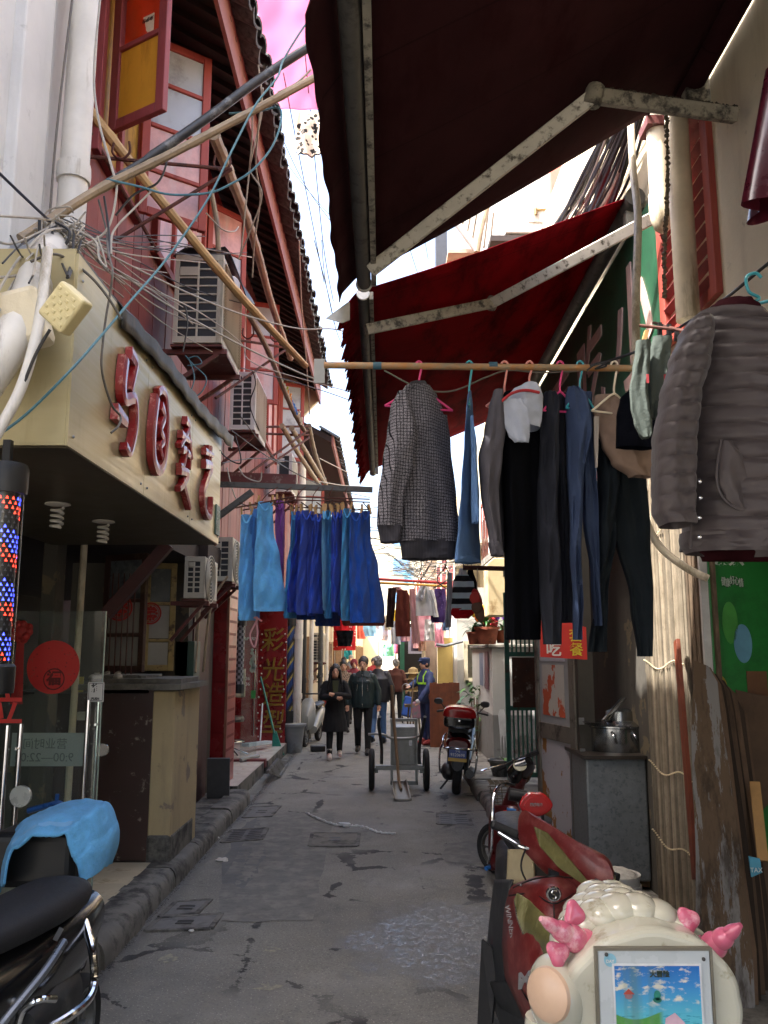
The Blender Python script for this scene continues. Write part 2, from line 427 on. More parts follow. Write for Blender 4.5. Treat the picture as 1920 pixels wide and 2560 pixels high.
CABLEW=M('grey_white_cable','a39c90',.5,var=.2,scale=30);CABLEK=M('black_cable','1e1e20',.5,var=.3,scale=30)
CABLEB=M('blue_cable','47737f',.5,var=.2,scale=30);CABLEG=M('weathered_cable','5d574f',.6,var=.3,scale=30)
# GROUND
g=MB();g.grid(lambda u,v:((u-.5)*400,-60+v*460,-.03),4,4,smooth=False)
struct('ground',g,CONC)
def road_z(x,y):
 return .012*mnoise.noise(Vector((x*.9,y*.7,3)))+.006*mnoise.noise(Vector((x*3,y*2.6,9)))+.003*mnoise.noise(Vector((x*9,y*8,1)))
g=MB()
g.grid(lambda u,v:(-1.9+3.25*u,2.5+13.5*v,road_z(-1.9+3.25*u,2.5+13.5*v)),64,240)
g.grid(lambda u,v:(-2.6+4.6*u,16+60*v,road_z(-2.6+4.6*u,16+60*v)-.001),40,90)
g.grid(lambda u,v:(-1.9+3.25*u,-8+10.5*v,road_z(-1.9+3.25*u,-8+10.5*v)),30,40)
road=struct('road',g,ASPHALT)
def patch(poly,mat,name='asphalt_patch',dz=.004,n=24):
 bm=bmesh.new();vs=[bm.verts.new((p[0],p[1],0))for p in poly];bm.faces.new(vs)
 bmesh.ops.triangulate(bm,faces=bm.faces[:]);bmesh.ops.subdivide_edges(bm,edges=bm.edges[:],cuts=6,use_grid_fill=True)
 for v in bm.verts:v.co.z=road_z(v.co.x,v.co.y)+dz
 me=bpy.data.meshes.new(name);bm.to_mesh(me);bm.free();me.materials.append(mat)
 o=bpy.data.objects.new(name,me);COL.objects.link(o);o.parent=road;return o
def G(x,y,Z=0):q=P(x,y,Z=Z);return(q.x,q.y)
def rough_poly(pts,amp=.03,k=5,seed=1):
 rr=random.Random(seed);out=[]
 for i in range(len(pts)):
  a=Vector(pts[i]);b=Vector(pts[(i+1)%len(pts)])
  for j in range(k):
   p=a.lerp(b,j/k);out.append((p.x+rr.uniform(-amp,amp),p.y+rr.uniform(-amp,amp)))
 return out
patch(rough_poly([G(560,1760),G(722,1755),G(700,1860),G(672,1990),G(470,1990),G(478,1900)],.025,5,3),PATCH)
patch(rough_poly([G(955,1825),G(1035,1815),G(1062,1868),G(962,1862)],.03,4,5),PATCH)
patch(rough_poly([G(985,1760),G(1020,1757),G(1035,1790),G(985,1795)],.02,4,8),PATCH)
patch(rough_poly([G(480,1905),G(500,1800),G(560,1765),G(580,1850),G(530,1920)],.04,5,9),M('tar_patch','626364',.8,var=.3,scale=14,bump=.8,bscale=120,stain='5c5c5c',samt=.5,sscale=7))
IRONC=M('cast_iron_cover','5e5e5d',.6,.25,var=.3,scale=12,bump=.4,bscale=70,stain='3a3836',samt=.5,sscale=8)
def cover(name,corners,label,mat,slots=None,rim=True):
 q=[Vector((*c,0))for c in corners];c0=sum(q,Vector())/4;c0.z=road_z(c0.x,c0.y)
 t=thing(name,label,'cover' if 'cover' in name else 'drain',c0)
 mb=MB();lid=[c0+(p-c0)*.93 for p in q]
 mb.wprism([(p.x,p.y,c0.z+.009)for p in lid],(0,0,-.02));obj('lid',mb,mat,t,bev=.003)
 fr=MB()
 for i in range(4):
  a=q[i];b=q[(i+1)%4];fr.beam((a.x,a.y,c0.z+.004),(b.x,b.y,c0.z+.004),.035,.016)
 obj('rim',fr,CONCD,t)
 if slots:
  n,m=slots
  for i in range(n):
   for j in range(m):
    u=(i+.5)/n;v=(j+.5)/m;s=.5/m
    f=lambda u,v:lid[0].lerp(lid[1],u).lerp(lid[3].lerp(lid[2],u),v)
    du=.38/n
    pts=[f(u-du,v-s*.45),f(u+du,v-s*.45),f(u+du,v+s*.45),f(u-du,v+s*.45)]
    sb=MB();sb.wprism([(p.x,p.y,c0.z+.0115)for p in pts],(0,0,-.002));obj('slot',sb,BLACKPL,t)
 else:
  for k in(.4,.6):
   p=lid[0].lerp(lid[1],.5).lerp(lid[3].lerp(lid[2],.5),k);sb=MB();sb.cbox((p.x,p.y,c0.z+.010),(.11,.03,.003));obj('lifting_slot',sb,BLACKPL,t)
 return t
cover('manhole_cover',[G(668,1828),G(772,1828),G(776,1800),G(675,1800)],'rectangular concrete manhole cover in the middle of the lane',CONC)
COVM=M('cover_concrete','6f6f6e',.8,var=.25,scale=8,bump=.4,bscale=60,stain='5a5957',samt=.5,sscale=6)
cover('manhole_cover',[G(315,2012),G(455,2008),G(478,1976),G(345,1985)],'lower of two rectangular covers beside the left kerb',COVM)
cover('manhole_cover',[G(345,1982),G(425,1975),G(455,1945),G(380,1950)],'upper of two rectangular covers beside the left kerb',COVM)
cover('manhole_cover',[G(525,1768),G(585,1765),G(605,1742),G(545,1745)],'small square cover by the left kerb past the cream pillar',COVM)
cover('drain_grate',[G(478,1822),G(565,1815),G(578,1790),G(500,1795)],'slotted iron drain grate beside the cream pillar',IRONC,(2,6))
cover('drain_grate',[G(945,1782),G(1020,1785),G(1012,1762),G(945,1758)],'slotted drain grate in front of the parked scooters on the right',IRONC,(2,5))
def kerb(name,x0,x1,ys,z,face,mat,seed=2):
 rr=random.Random(seed);root=None
 for i in range(len(ys)-1):
  y0,y1=ys[i]+.006,ys[i+1]-.006;dz=rr.uniform(-.012,.012);dx=rr.uniform(-.012,.012)
  s=1 if face>0 else-1
  xr,xl=(x1,x0)if face>0 else(x0,x1)
  prof=[(xl,-.1),(xl,z+dz),(xr-s*.09,z+dz),(xr-s*.045,z+dz-.008),(xr-s*.015,z+dz-.032),(xr,z+dz-.075),(xr+s*.005,-.1)]
  mb=MB();n=7
  def fn(k,y):p=prof[k];return(p[0]+dx+rr.uniform(-.004,.004),y,p[1]+rr.uniform(-.004,.004))
  rows=[[fn(k,y0+(y1-y0)*j/6)for k in range(n)]for j in range(7)]
  vs=[v for r_ in rows for v in r_]
  mb.add(vs,[(j*n+k,j*n+k+1,(j+1)*n+k+1,(j+1)*n+k)for j in range(6)for k in range(n-1)],True)
  mb.add(rows[0],[tuple(range(n))]);mb.add(rows[-1],[tuple(reversed(range(n)))])
  if root is None:
   root=bpy.data.objects.new(name,None);COL.objects.link(root);root['kind']='structure'
  obj('kerb_stone',mb,mat,root,angle=50)
 return root
kerb('kerb',-1.86,-1.62,[2.6,3.5,4.4,5.25,6.1,7.0,7.9,8.7,9.5,10.3,10.82],.15,1,CONCD,2)
kerb('kerb',1.16,1.42,[5.2,6.1,7.1,8.1,9.0,10.0,10.9,11.8,12.7,13.6,14.6,15.6,16.6],.13,-1,CONC,5)
g=MB();g.box((-4.2,2.4,-.2),(-1.85,10.9,.128));struct('pavement',g,CONCD)
g=MB();g.box((1.41,2.4,-.2),(4.5,18.0,.112));struct('pavement',g,CONC)
TILEC=M('cream_floor_tile','d8cbb0',.22,var=.07,scale=2.5,stain='a99878',samt=.25,sscale=3)
TILEW=M('white_floor_tile','dcd6cd',.2,var=.07,scale=2.5,stain='b09a90',samt=.25,sscale=3)
GROUT=M('grout','55504a',.9)
def tiled(name,x0,x1,y0,y1,z,nx,ny,mat,zbase=-.1):
 o=struct(name,MB().box((x0,y0,zbase),(x1,y1,z-.006)),CONCD);dx=(x1-x0)/nx;dy=(y1-y0)/ny
 me=None
 for i in range(nx):
  for j in range(ny):
   if me is None:
    mb=MB().box((-dx/2+.002,-dy/2+.002,-.01),(dx/2-.002,dy/2-.002,0));me=mb.mesh('tile',mat)
   t=bpy.data.objects.new('tile',me);COL.objects.link(t);t.parent=o;t.location=(x0+dx*(i+.5),y0+dy*(j+.5),z+rnd(-.0015,.0015))
 return o
tiled('tiled_step',-3.18,-1.85,5.6,7.16,.150,3,5,TILEC)
tiled('tiled_step',-3.0,-1.80,10.86,13.2,.19,3,5,TILEW)
tiled('tiled_step',-3.0,-1.76,13.35,15.88,.19,3,5,TILEW)
struct('door_sill',MB().box((-3.0,13.2,.1),(-1.78,13.35,.22)),M('maroon_sill','6e2f30',.5,var=.2))
# LEFT SIDE
wh=thing('white_house','white plastered house wall with cracks at the upper left edge','house',(-1.9,2,0))
mb=MB().box((-4.5,-9,2.9),(-1.92,4.62,6.9));obj('wall',mb,PLWHITE,wh)
mb=MB().box((-1.93,3.95,3.3),(-1.86,4.30,6.88));obj('pilaster',mb,PLWHITE,wh,bev=.01)
mb=MB().box((-1.935,4.36,3.3),(-1.885,4.60,6.88));obj('pilaster',mb,PLWHITE,wh,bev=.01)
mb=MB().cbox(P(20,700,Y=3.22),(.30,.12,.24),Euler((0,R(-18),R(6))));obj('ledge_end',mb,PLCREAM,wh,bev=.03,label='cream concrete ledge end under the cables')
th=thing('timber_house','red timber upper storey with tiled overhanging roof along the left side','house',(-1.9,5,0))
wall=obj('wall',MB().box((-2.3,4.62,2.92),(-1.935,15.6,7.1)),mat_redwood('shaded_board_backing',1.0,'6e322d','7d3d36','4a1f1c'),th)
bme=None;y=4.66;i=0
for i in range(54):
 if bme is None:bme=MB().box((-.012,0,0),(.012,.193,4.0)).mesh('board',REDWOOD)
 b=bpy.data.objects.new('board',bme);COL.objects.link(b);b.parent=wall
 b.location=Vector((-1.915+rnd(-.004,.004),4.66+i*.2,3.0))-wloc(wall)
obj('floor_slab',MB().box((-6,4.62,2.74),(-1.95,15.6,2.91)),DARKWOOD,th);obj('back_wall',MB().box((-6.2,2,-.1),(-6,26,8.5)),DARKWOOD,th)
EX,EZ=-1.24,6.62
roof=obj('roof',MB().wprism([(EX,2.6,EZ+.10),(-4.2,2.6,EZ+1.75),(-4.2,2.6,EZ+1.83),(EX,2.6,EZ+.18)],(0,13.1,0)),DARKWOOD,th)
for i in range(56):
 yy=3.0+i*.228;m=MB().beam((EX+.02,yy,EZ+.065),(-1.95,yy,EZ+.065+.83*.5357),.06,.07)
 obj('rafter',m,DARKWOOD,roof)
m=MB();m.wprism([(EX,2.6,EZ-.14),(EX+.035,2.6,EZ-.15),(EX+.035,2.6,EZ+.2),(EX,2.6,EZ+.2)],(0,13.1,0));obj('fascia',m,FASCIA,roof)
tme=None
def rtile():
 m=MB();n=6
 def f(u,v):
  a=math.pi*(u);return(.22-.44*v,.115*math.cos(a),.055*math.sin(a)-.02+(.02*v))
 m.grid(f,n,2);
 def f2(u,v):
  a=math.pi*(u);return(.22-.44*v,.10*math.cos(a),.043*math.sin(a)-.02+(.02*v))
 m.grid(f2,n,2)
 for j in range(n):
  pass
 a=[(.22,.115*math.cos(math.pi*j/n),.055*math.sin(math.pi*j/n)-.02)for j in range(n+1)]
 b=[(.22,.092*math.cos(math.pi*j/n),.036*math.sin(math.pi*j/n)-.02)for j in range(n+1)]
 m.add(a+b,[(j,j+1,n+2+j,n+1+j)for j in range(n)])
 return m
tme=rtile().mesh('roof_tile',TILEROOF);tdn=MB()
def rtile2():
 m=MB();n=6
 m.grid(lambda u,v:(.2-.4*v,-.12+.24*u,-.05*math.sin(math.pi*u)+.02*v),n,2)
 m.grid(lambda u,v:(.2-.4*v,-.12+.24*u,-.05*math.sin(math.pi*u)-.022+.02*v),n,2)
 a=[(.2,-.12+.24*j/n,-.05*math.sin(math.pi*j/n))for j in range(n+1)];b=[(p[0],p[1],p[2]-.022)for p in a]
 m.add(a+b,[(j,j+1,n+2+j,n+1+j)for j in range(n)]);return m
tme2=rtile2().mesh('roof_tile',TILEROOF)
sl_=math.atan(.5357)
for row in range(3):
 for i in range(59):
  for k,me_ in((0,tme2),(1,tme)):
   o=bpy.data.objects.new('roof_tile',me_);COL.objects.link(o);o.parent=roof
   d=.3*row-.02;x=EX+.03-d*math.cos(sl_)+rnd(-.02,.025);z=EZ+.245+d*math.sin(sl_)+(.035 if k else 0)+rnd(-.008,.01)
   o.location=Vector((x,2.75+(i+(.5 if k else 0))*.218,z))-wloc(roof);o.rotation_euler=(rnd(-.05,.05),sl_+rnd(-.06,.04),rnd(-.07,.07))
gable=obj('gable_end',MB().wprism([(EX+.03,15.62,EZ+.15),(-2.3,15.62,EZ+.75),(-2.3,15.62,5.95),(-1.75,15.62,5.98),(EX+.02,15.62,EZ-.05)],(0,.12,0)),PLCREAM,th)
def sash(parent,hb,fb,h,panes,fmat,pmats,fw=.065,th_=.045,bottom=.0,name='window',label=None):
 """open casement: hinge bottom, free bottom, height; panes = list of pane bottom fractions from the top"""
 hb=Vector(hb);fb=Vector(fb);d=(fb-hb);w=d.length;d.normalize();n=d.cross(Vector((0,0,1)))
 def q(u,z):return hb+d*u+Vector((0,0,z))
 m=MB();up=(0,0,1)
 for u in(fw/2,w-fw/2):m.beam(q(u,0),q(u,h),fw,th_,up=n)
 zs=[0+fw/2]+[h*p for p in panes]+[h-fw/2]
 for i,z in enumerate(zs):
  ww=fw if i in(0,len(zs)-1)else fw*.5
  m.beam(q(fw,z),q(w-fw,z),th_*.98,ww,up=up)
 fr=obj(name,m,fmat,parent,bev=.006,label=label)
 for i in range(len(zs)-1):
  a,b=zs[i]+.02,zs[i+1]-.02;mm=MB().beam(q(fw*.8,(a+b)/2),q(w-fw*.8,(a+b)/2),.008,b-a,up=up)
  obj('pane',mm,pmats[i%len(pmats)],fr)
 return fr
def wopen(parent,y0,y1,z0,z1,n,mat,gmat,x=-1.9):
 m=MB();f=.07
 m.box((x-.02,y0,z0),(x+.05,y0+f,z1));m.box((x-.02,y1-f,z0),(x+.05,y1,z1))
 m.box((x-.02,y0+f,z0),(x+.048,y1-f,z0+f));m.box((x-.02,y0+f,z1-f),(x+.048,y1-f,z1))
 for k in range(1,n):
  yy=y0+(y1-y0)*k/n;m.box((x-.02,yy-.03,z0+f),(x+.046,yy+.03,z1-f))
 fr=obj('window',m,mat,parent,bev=.006)
 for k in range(n):
  ya=y0+(y1-y0)*k/n+.035;yb=y0+(y1-y0)*(k+1)/n-.035
  obj('pane',MB().box((x+.0,ya,z0+f),(x+.012,yb,z1-f)),gmat,fr)
 return fr
GOLD=M('ochre_curtain','a07a2c',.6,var=.4,scale=12,streak=True,stain='6b4a18',samt=.5,sscale=8)
wopen(th,5.05,6.05,5.02,6.6,2,MAROON,GOLD)
wopen(th,6.5,8.3,5.02,6.6,3,REDFRAME,PINKGL)
wopen(th,10.2,11.9,5.05,6.6,3,REDFRAME,PINKGL)
wopen(th,12.6,14.6,5.05,6.6,3,REDFRAME,PINKGL)
YELLOWB=M('yellow_board','c8912a',.55,var=.12,scale=3,stain='a8741c',samt=.4,sscale=4,streak=True)
ORANGEB=M('orange_plastic_bag','d8401c',.35,var=.15,scale=5,bump=.3,bscale=25,coat=.3)
s1=sash(th,(-1.86,5.28,5.27),(-1.42,5.02,5.27),1.5,[.40],MAROON,[YELLOWB,mat_glass('bag_pane',(1,1,1,1),.5,.0)],fw=.075)
bag=MB();bag.grid(lambda u,v:Vector((-1.81+.37*u,5.245-.21*u+.012*math.sin(9*u+4*v)+.035,5.90+.62*v+.02*math.sin(7*u))),14,14)
single('plastic_bag',bag,ORANGEB,'orange printed plastic bag pressed behind the open casement window','bag',solid=.01)
bgp=MB();bgp.cbox((-1.60,5.150,6.0),(.11,.006,.13),Euler((0,0,R(-29))))
o=bpy.data.objects['plastic_bag'];obj('printed_label',bgp,M('bag_label','e8dcc0',.5),o)
for k_,(u_,z_,w_)in enumerate([(.03,6.02,.018),(0,6.02,.018),(-.03,6.02,.018)]):
 text('来伊份'[k_],.035,(-1.60+u_,5.143-u_*.55,z_+.012),M('bag_print','222222',.6),o,rot=Euler((R(90),R(180),R(-29))),depth=.001)
sash(th,P(297,457,X=-1.86),(-1.40,6.22,5.04),1.5,[.25,.5,.75],REDFRAME,[PINKGL,PINKGL,GLASSW,GLASSW],fw=.065)
sash(th,(-1.86,10.95,5.1),(-1.44,11.1,5.1),1.42,[.33,.66],REDFRAME,[PINKGL,PINKGL,GLASSW])
sash(th,(-1.86,14.6,5.15),(-1.44,14.8,5.15),1.42,[.33,.66],REDFRAME,[GLASSW])
sash(th,(-1.86,8.35,5.1),(-1.52,8.75,5.1),1.42,[.33,.66],REDFRAME,[PINKGL,GLASSW])
t2=thing('timber_house','second red timber house beyond the gable on the left','house',(-1.9,18,0))
w2=obj('wall',MB().box((-4,15.75,2.9),(-1.85,26,6.2)),REDWOOD,t2)
obj('roof',MB().wprism([(-1.0,15.8,5.75),(-4,15.8,7.4),(-4,15.8,7.5),(-1.0,15.8,5.87)],(0,10.2,0)),DARKWOOD,t2)
obj('fascia',MB().box((-1.0,15.8,5.7),(-.96,26,5.9)),FASCIA,t2)
for i in range(36):
 o=bpy.data.objects.new('roof_tile',tme);COL.objects.link(o);o.parent=t2;o.location=Vector((-1.05,15.9+i*.28,5.95))-wloc(t2);o.rotation_euler=(0,sl_,rnd(-.05,.05));o.scale=(1,1.2,1.2)
wopen(t2,16.6,18.2,4.3,5.6,3,REDFRAME,GLASSW,x=-1.83)
sash(t2,(-1.80,18.3,4.35),(-1.32,18.45,4.35),1.25,[.33,.66],REDFRAME,[GLASSW])
wopen(t2,20.6,22.2,4.3,5.6,3,REDFRAME,GLASSW,x=-1.83)
GOLDP=None
def mat_goldpanel():
 t=NT('brushed_gold_panel');n=t.noise(3,5,.6,v=t.vec(scale=(.3,.3,1)));s=t.noise(60,3,.5,v=t.vec(scale=(.02,.02,1)))
 c=t.mix(t.ramp(n,[(.3,0.0),(.7,1.0)]),C('aa9d76'),C('bdb18a'))
 st=t.noise(5,7,.7,v=t.vec(scale=(1,1,.15)));c=t.mix(t.ramp(st,[(.55,0.0),(.75,.45)]),c,C('8d7c50'))
 t.col(c);t.b.inputs['Metallic'].default_value=.55;t.rgh(t.ramp(s,[(.3,.30),(.7,.46)]));t.bump(s,.06,.002);return keep(t)
GOLDP=mat_goldpanel()
SX,SZ0,SZ1=-1.30,2.64,3.50
sg=thing('salon_sign','long gold metal shop sign box with raised red characters over the salon','sign',(-1.6,5,2.64))
core=obj('box',MB().box((-2.6,3.41,SZ0+.004),(SX-.006,6.62,SZ1)),M('sign_underside_shaded','4a4230',.5,.4,var=.2,scale=3),sg)  # shade under the sign put into a darker colour than the gold panels
ys=[3.40,4.52,5.62,6.63]
for i in range(3):
 obj('panel',MB().wprism([(SX,ys[i]+.002,SZ0),(SX,ys[i+1]-.002,SZ0),(SX,ys[i+1]-.002,SZ1-.02),(SX,ys[i]+.002,SZ1-.02)],(-.012,0,0)),GOLDP,sg)
obj('panel',MB().box((-2.6,3.398,SZ0),(SX-.012,3.41,SZ1)),GOLDP,sg)
obj('panel',MB().box((-2.6,3.42,SZ0-.006),(SX-.004,6.62,SZ0+.002)),MATS['sign_underside_shaded'],sg,label='gold underside panel with shade painted into its colour')
TARP=M('black_tarp','1b1c1e',.5,var=.3,scale=10,bump=.3,bscale=14,stain='4a4038',samt=.3,sscale=5)
tp=MB()
def tarp(u,v):
 y=3.95+2.85*u;a=v*1.0;w=.010*math.sin(y*3)+.006*math.sin(y*19+2+3*v)+.02*(y-5)
 pts=[(-1.95,3.66),(-1.6,3.62),(-1.33,3.56+w),(-1.262+w*.5,3.50+w),(-1.268+w*.4,3.40+w)]
 k=a*4;i=min(3,int(k));f=k-i;return(pts[i][0]*(1-f)+pts[i+1][0]*f,y,pts[i][1]*(1-f)+pts[i+1][1]*f)
tp.grid(tarp,40,8);obj('tarpaulin',tp,TARP,sg,solid=.006)
for yy in(3.46,4.46,4.58,5.56,5.68,6.57):
 for zz in(SZ0+.05,SZ1-.12):obj('rivet',MB().ball((SX+.001,yy,zz),.007,8,5),STEEL,sg)
CHARRED=M('red_letter_enamel','861c1e',.35,var=.25,scale=9,stain='c08074',samt=.3,sscale=14,coat=.3)
CHARSIDE=M('letter_side_metal','8c8a86',.4,.7,var=.2)
def stroke_char(cx,cz,w,h,strokes,name='character'):
 m=MB();m2=MB()
 for pts,wd in strokes:
  sp=smooth_path([Vector((p[0],p[1],0))for p in pts],6);n=len(sp);L=[];Rr=[]
  for i,p in enumerate(sp):
   d=(sp[min(i+1,n-1)]-sp[max(i-1,0)]);d=Vector((d.x*w,d.y*h,0)).normalized();nn=Vector((-d.y,d.x,0))
   k=wd*.88*(1.15-.5*i/n)
   c=Vector((p.x*w,p.y*h,0));L.append(c+nn*k/2);Rr.append(c-nn*k/2)
  poly=L+Rr[::-1]
  for i in range(n-1):
   q=[L[i],L[i+1],Rr[i+1],Rr[i]];d0,d1=SX+.004,SX+.040
   P3=lambda p,x:(x,cx+p.x,cz+p.y)
   vs=[P3(p,d0)for p in q]+[P3(p,d1)for p in q];mid=[P3((q[0]+q[3])/2,d1+.004),P3((q[1]+q[2])/2,d1+.004)]
   m.add(vs+mid,[(0,1,5,4),(3,7,6,2),(4,5,9,8),(8,9,6,7)]+([(0,4,8,7,3)]if i==0 else[])+([(1,2,6,9,5)]if i==n-2 else[]))
 return obj(name,m,CHARRED,sg)
stroke_char(4.02,3.04,.40,.50,[([(.12,.48),(.36,.44),(.36,.40),(.2,.1)],.07),([(-.05,.38),(-.1,.1),(.0,-.03),(.38,.06),(.48,-.2),(.3,-.5),(.1,-.48)],.075),([(-.3,-.22),(.1,-.25)],.08)])
stroke_char(4.68,3.05,.38,.46,[([(-.25,.35),(-.36,-.1),(-.28,-.42),(.0,-.52),(.3,-.35),(.4,.1),(.25,.45),(.0,.5),(-.2,.42)],.075),([(.0,.3),(.18,.2),(.0,.0),(.2,-.1),(.02,-.22),(.16,-.34)],.06)])
stroke_char(5.30,3.01,.42,.50,[([(-.05,.52),(.15,.45),(-.35,.12)],.055),([(.1,.45),(.42,.1)],.055),([(-.3,.28),(.3,.3)],.05),([(-.2,.1),(.02,.12),(-.1,-.08),(-.3,-.12)],.05),([(.1,.12),(.3,.1),(.28,-.06)],.05),([(-.28,-.18),(.2,-.14),(-.05,-.32),(-.3,-.42)],.055),([(-.1,-.28),(.12,-.4),(.42,-.56)],.06)])
stroke_char(6.0,3.03,.40,.50,[([(-.05,.5),(.0,.3)],.05),([(.2,.52),(.16,.3)],.05),([(-.3,.36),(.38,.42)],.05),([(-.28,.18),(.3,.24),(.05,.05),(-.3,-.25),(-.1,-.48),(.35,-.5),(.42,-.2)],.065)])
pl=obj('number_plate',MB().box((SX+.001,6.46,2.70),(SX+.012,6.61,2.93)),M('green_plate','3c5a4c',.45,var=.15),sg)
PLTXT=M('plate_lettering','a9b59e',.5)
text('38',.11,(SX+.013,6.535,2.85),PLTXT,pl,rot=Euler((R(90),0,R(90))),depth=.001)
text('弄号',.05,(SX+.013,6.535,2.755),PLTXT,pl,rot=Euler((R(90),0,R(90))),depth=.001)
def cfl(c,label):
 t=thing('spiral_lamp',label,'lamp',c)
 obj('base_ring',MB().lathe([(.03,0),(.068,-.004),(.07,-.012),(.04,-.02)],c,20),M('lamp_ring','b8b2a6',.5,var=.1),t)
 pts=[Vector(c)+Vector((.031*math.cos(a),.031*math.sin(a),-.028-.014*a/3))for a in[k*.45 for k in range(56)]]
 obj('tube',MB().tube(pts,.008,7),M('lamp_glass','c9c5bb',.3,var=.1),t)
cfl(P(125,1086,Z=SZ0-.008),'spiral lamp under the gold sign, the one nearer the barber pole');cfl(P(224,1124,Z=SZ0-.008),'spiral lamp under the gold sign, the one further along')
sh=thing('salon_shopfront','dark recessed salon shopfront beneath the gold sign','shopfront',(-2.5,5.5,.13))
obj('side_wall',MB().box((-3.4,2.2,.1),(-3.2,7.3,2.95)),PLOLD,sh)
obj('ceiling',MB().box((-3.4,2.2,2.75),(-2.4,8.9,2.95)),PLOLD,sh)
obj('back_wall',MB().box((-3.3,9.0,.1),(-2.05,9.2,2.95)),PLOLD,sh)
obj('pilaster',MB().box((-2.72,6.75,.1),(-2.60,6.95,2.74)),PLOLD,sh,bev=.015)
obj('conduit',MB().tube([(-2.52,7.05,.15),(-2.50,7.05,2.7)],.028,10),CREAMPVC,sh)
obj('window_bars',(lambda m:[m.tube([(-2.42+.05*k,7.6,1.52),(-2.42+.05*k,7.6,2.5)],.006,6)for k in range(5)]and m)(MB()),RUST,sh)
obj('strut',MB().beam((-2.35,7.25,2.12),(-1.85,7.25,2.72),.08,.10),M('maroon_strut','46201f',.6),sh)
ut=thing('utility_shed','low brick shed with dark brown door and cream pillar','shed',(-2.3,7.6,.13))
BROWN=M('dark_brown_door','331614',.4,var=.2,scale=3,stain='a59c92',samt=.08,sscale=7,coat=.15)
dr=obj('door',MB().box((-2.86,7.20,.15),(-1.92,7.24,1.47)),BROWN,ut,bev=.004)
obj('door_frame',MB().box((-1.945,7.185,.15),(-1.905,7.26,1.50)),BROWN,ut)
PILL=mat_plaster('pillar_plaster',C('b3a27e'),C('7d7464'),C('5b564c'),C('85796a'),.7)
obj('pillar',MB().box((-1.905,7.18,.0),(-1.72,8.12,1.49)),PILL,ut,bev=.012)
obj('base_render',MB().box((-1.915,7.170,-.01),(-1.714,8.0,.36)),CONCD,ut,bev=.03)
obj('body',MB().box((-3.1,7.26,.1),(-1.91,8.9,1.46)),PLOLD,ut)
SLAB=M('slate_slab','6a675f',.85,var=.35,scale=7,bump=.5,bscale=30,stain='46433e',samt=.4)
for k,(a,b)in enumerate([((-3.0,7.04,1.50),(-1.66,8.15,1.545)),((-2.45,7.25,1.547),(-1.70,8.1,1.585)),((-2.4,7.35,1.587),(-2.0,7.8,1.612))]):
 m=MB();x0,y0,z0=a;x1,y1,z1=b;rr=random.Random(k);pts=[]
 for(xa,ya,xb,yb)in((x0,y0,x1,y0),(x1,y0,x1,y1),(x1,y1,x0,y1),(x0,y1,x0,y0)):
  for j in range(7):pts.append((xa+(xb-xa)*j/7+rr.uniform(-.02,.02),ya+(yb-ya)*j/7+rr.uniform(-.02,.02),z0+rr.uniform(-.004,.004)))
 m.wprism([(p[0],p[1],p[2])for p in pts],(0,0,z1-z0));obj('roof_slab',m,SLAB,ut)
SHOEM=M('grey_canvas_shoe','8f8778',.8,var=.25,scale=12,stain='4f463c',samt=.3)
def shoe(loc,rz,label):
 t=thing('shoe',label,'shoe',loc,rz,'shoes drying on the slab')
 m=MB();m.grid(lambda u,v:(math.cos(u*2*math.pi)*(.045 if v<.5 else .045-.02*(v-.5))*(1+.15*math.cos(2*math.pi*u)),.02+.125*math.sin(u*2*math.pi),.012+v*(.05+.035*max(0,-math.sin(u*2*math.pi)))),24,6,wrap=True)
 m.ball((0,.07,.045),(.045,.085,.035));obj('upper',m,SHOEM,t,local=True)
 obj('sole',MB().lathe([(.0,0),(.048,0),(.05,.02),(.0,.022)],(0,0,0),24).xf(Matrix.Diagonal((1,2.7,1,1))),M('shoe_sole','b9b0a0',.7),t,local=True)
 obj('laces',MB().tube([(-.02,.05,.082),(.02,.065,.083),(-.02,.08,.078),(.02,.095,.07)],.004,5),M('lace','c9c3b5',.8),t,local=True)
 return t
shoe(P(208,1449,Y=7.6)*Vector((1,1,0))+Vector((0,0,1.547))if False else Vector((-2.42,7.42,1.547)),R(160),'left one of the pair of grey shoes drying on the slab')
shoe(Vector((-2.28,7.44,1.547)),R(195),'right one of the pair of grey shoes drying on the slab')
OLDFR=M('old_yellow_window_frame','a8925e',.65,var=.25,scale=7,stain='5e4a34',samt=.45,sscale=10)
BRNFR=M('brown_window_frame','4a3128',.6,var=.25,scale=7,stain='6e5a42',samt=.3)
DIMGL=M('dim_window_glass','5e6468',.25,var=.3,scale=3,stain='868a88',samt=.4)
DIMW=M('pale_window_paper','9b9992',.5,var=.15,scale=3)
PAPRED=M('red_paper_cut','b02a22',.6,var=.1)
hb=P(216,1478,Y=8.3);fb=P(308,1480,Y=8.1)
wn=sash(sh,(hb.x,8.3,1.62),(fb.x,8.1,1.62),P(216,1200,Y=8.3).z-1.62,[.31,.60],BRNFR,[DIMW,DIMW,DIMGL],fw=.06)
hb2=P(303,1470,Y=8.6);fb2=P(372,1470,Y=8.7)
wn2=sash(sh,(hb2.x,8.6,1.62),(fb2.x,8.72,1.62),P(303,1215,Y=8.6).z-1.62,[.28,.62],OLDFR,[DIMW,DIMW,DIMGL],fw=.06)
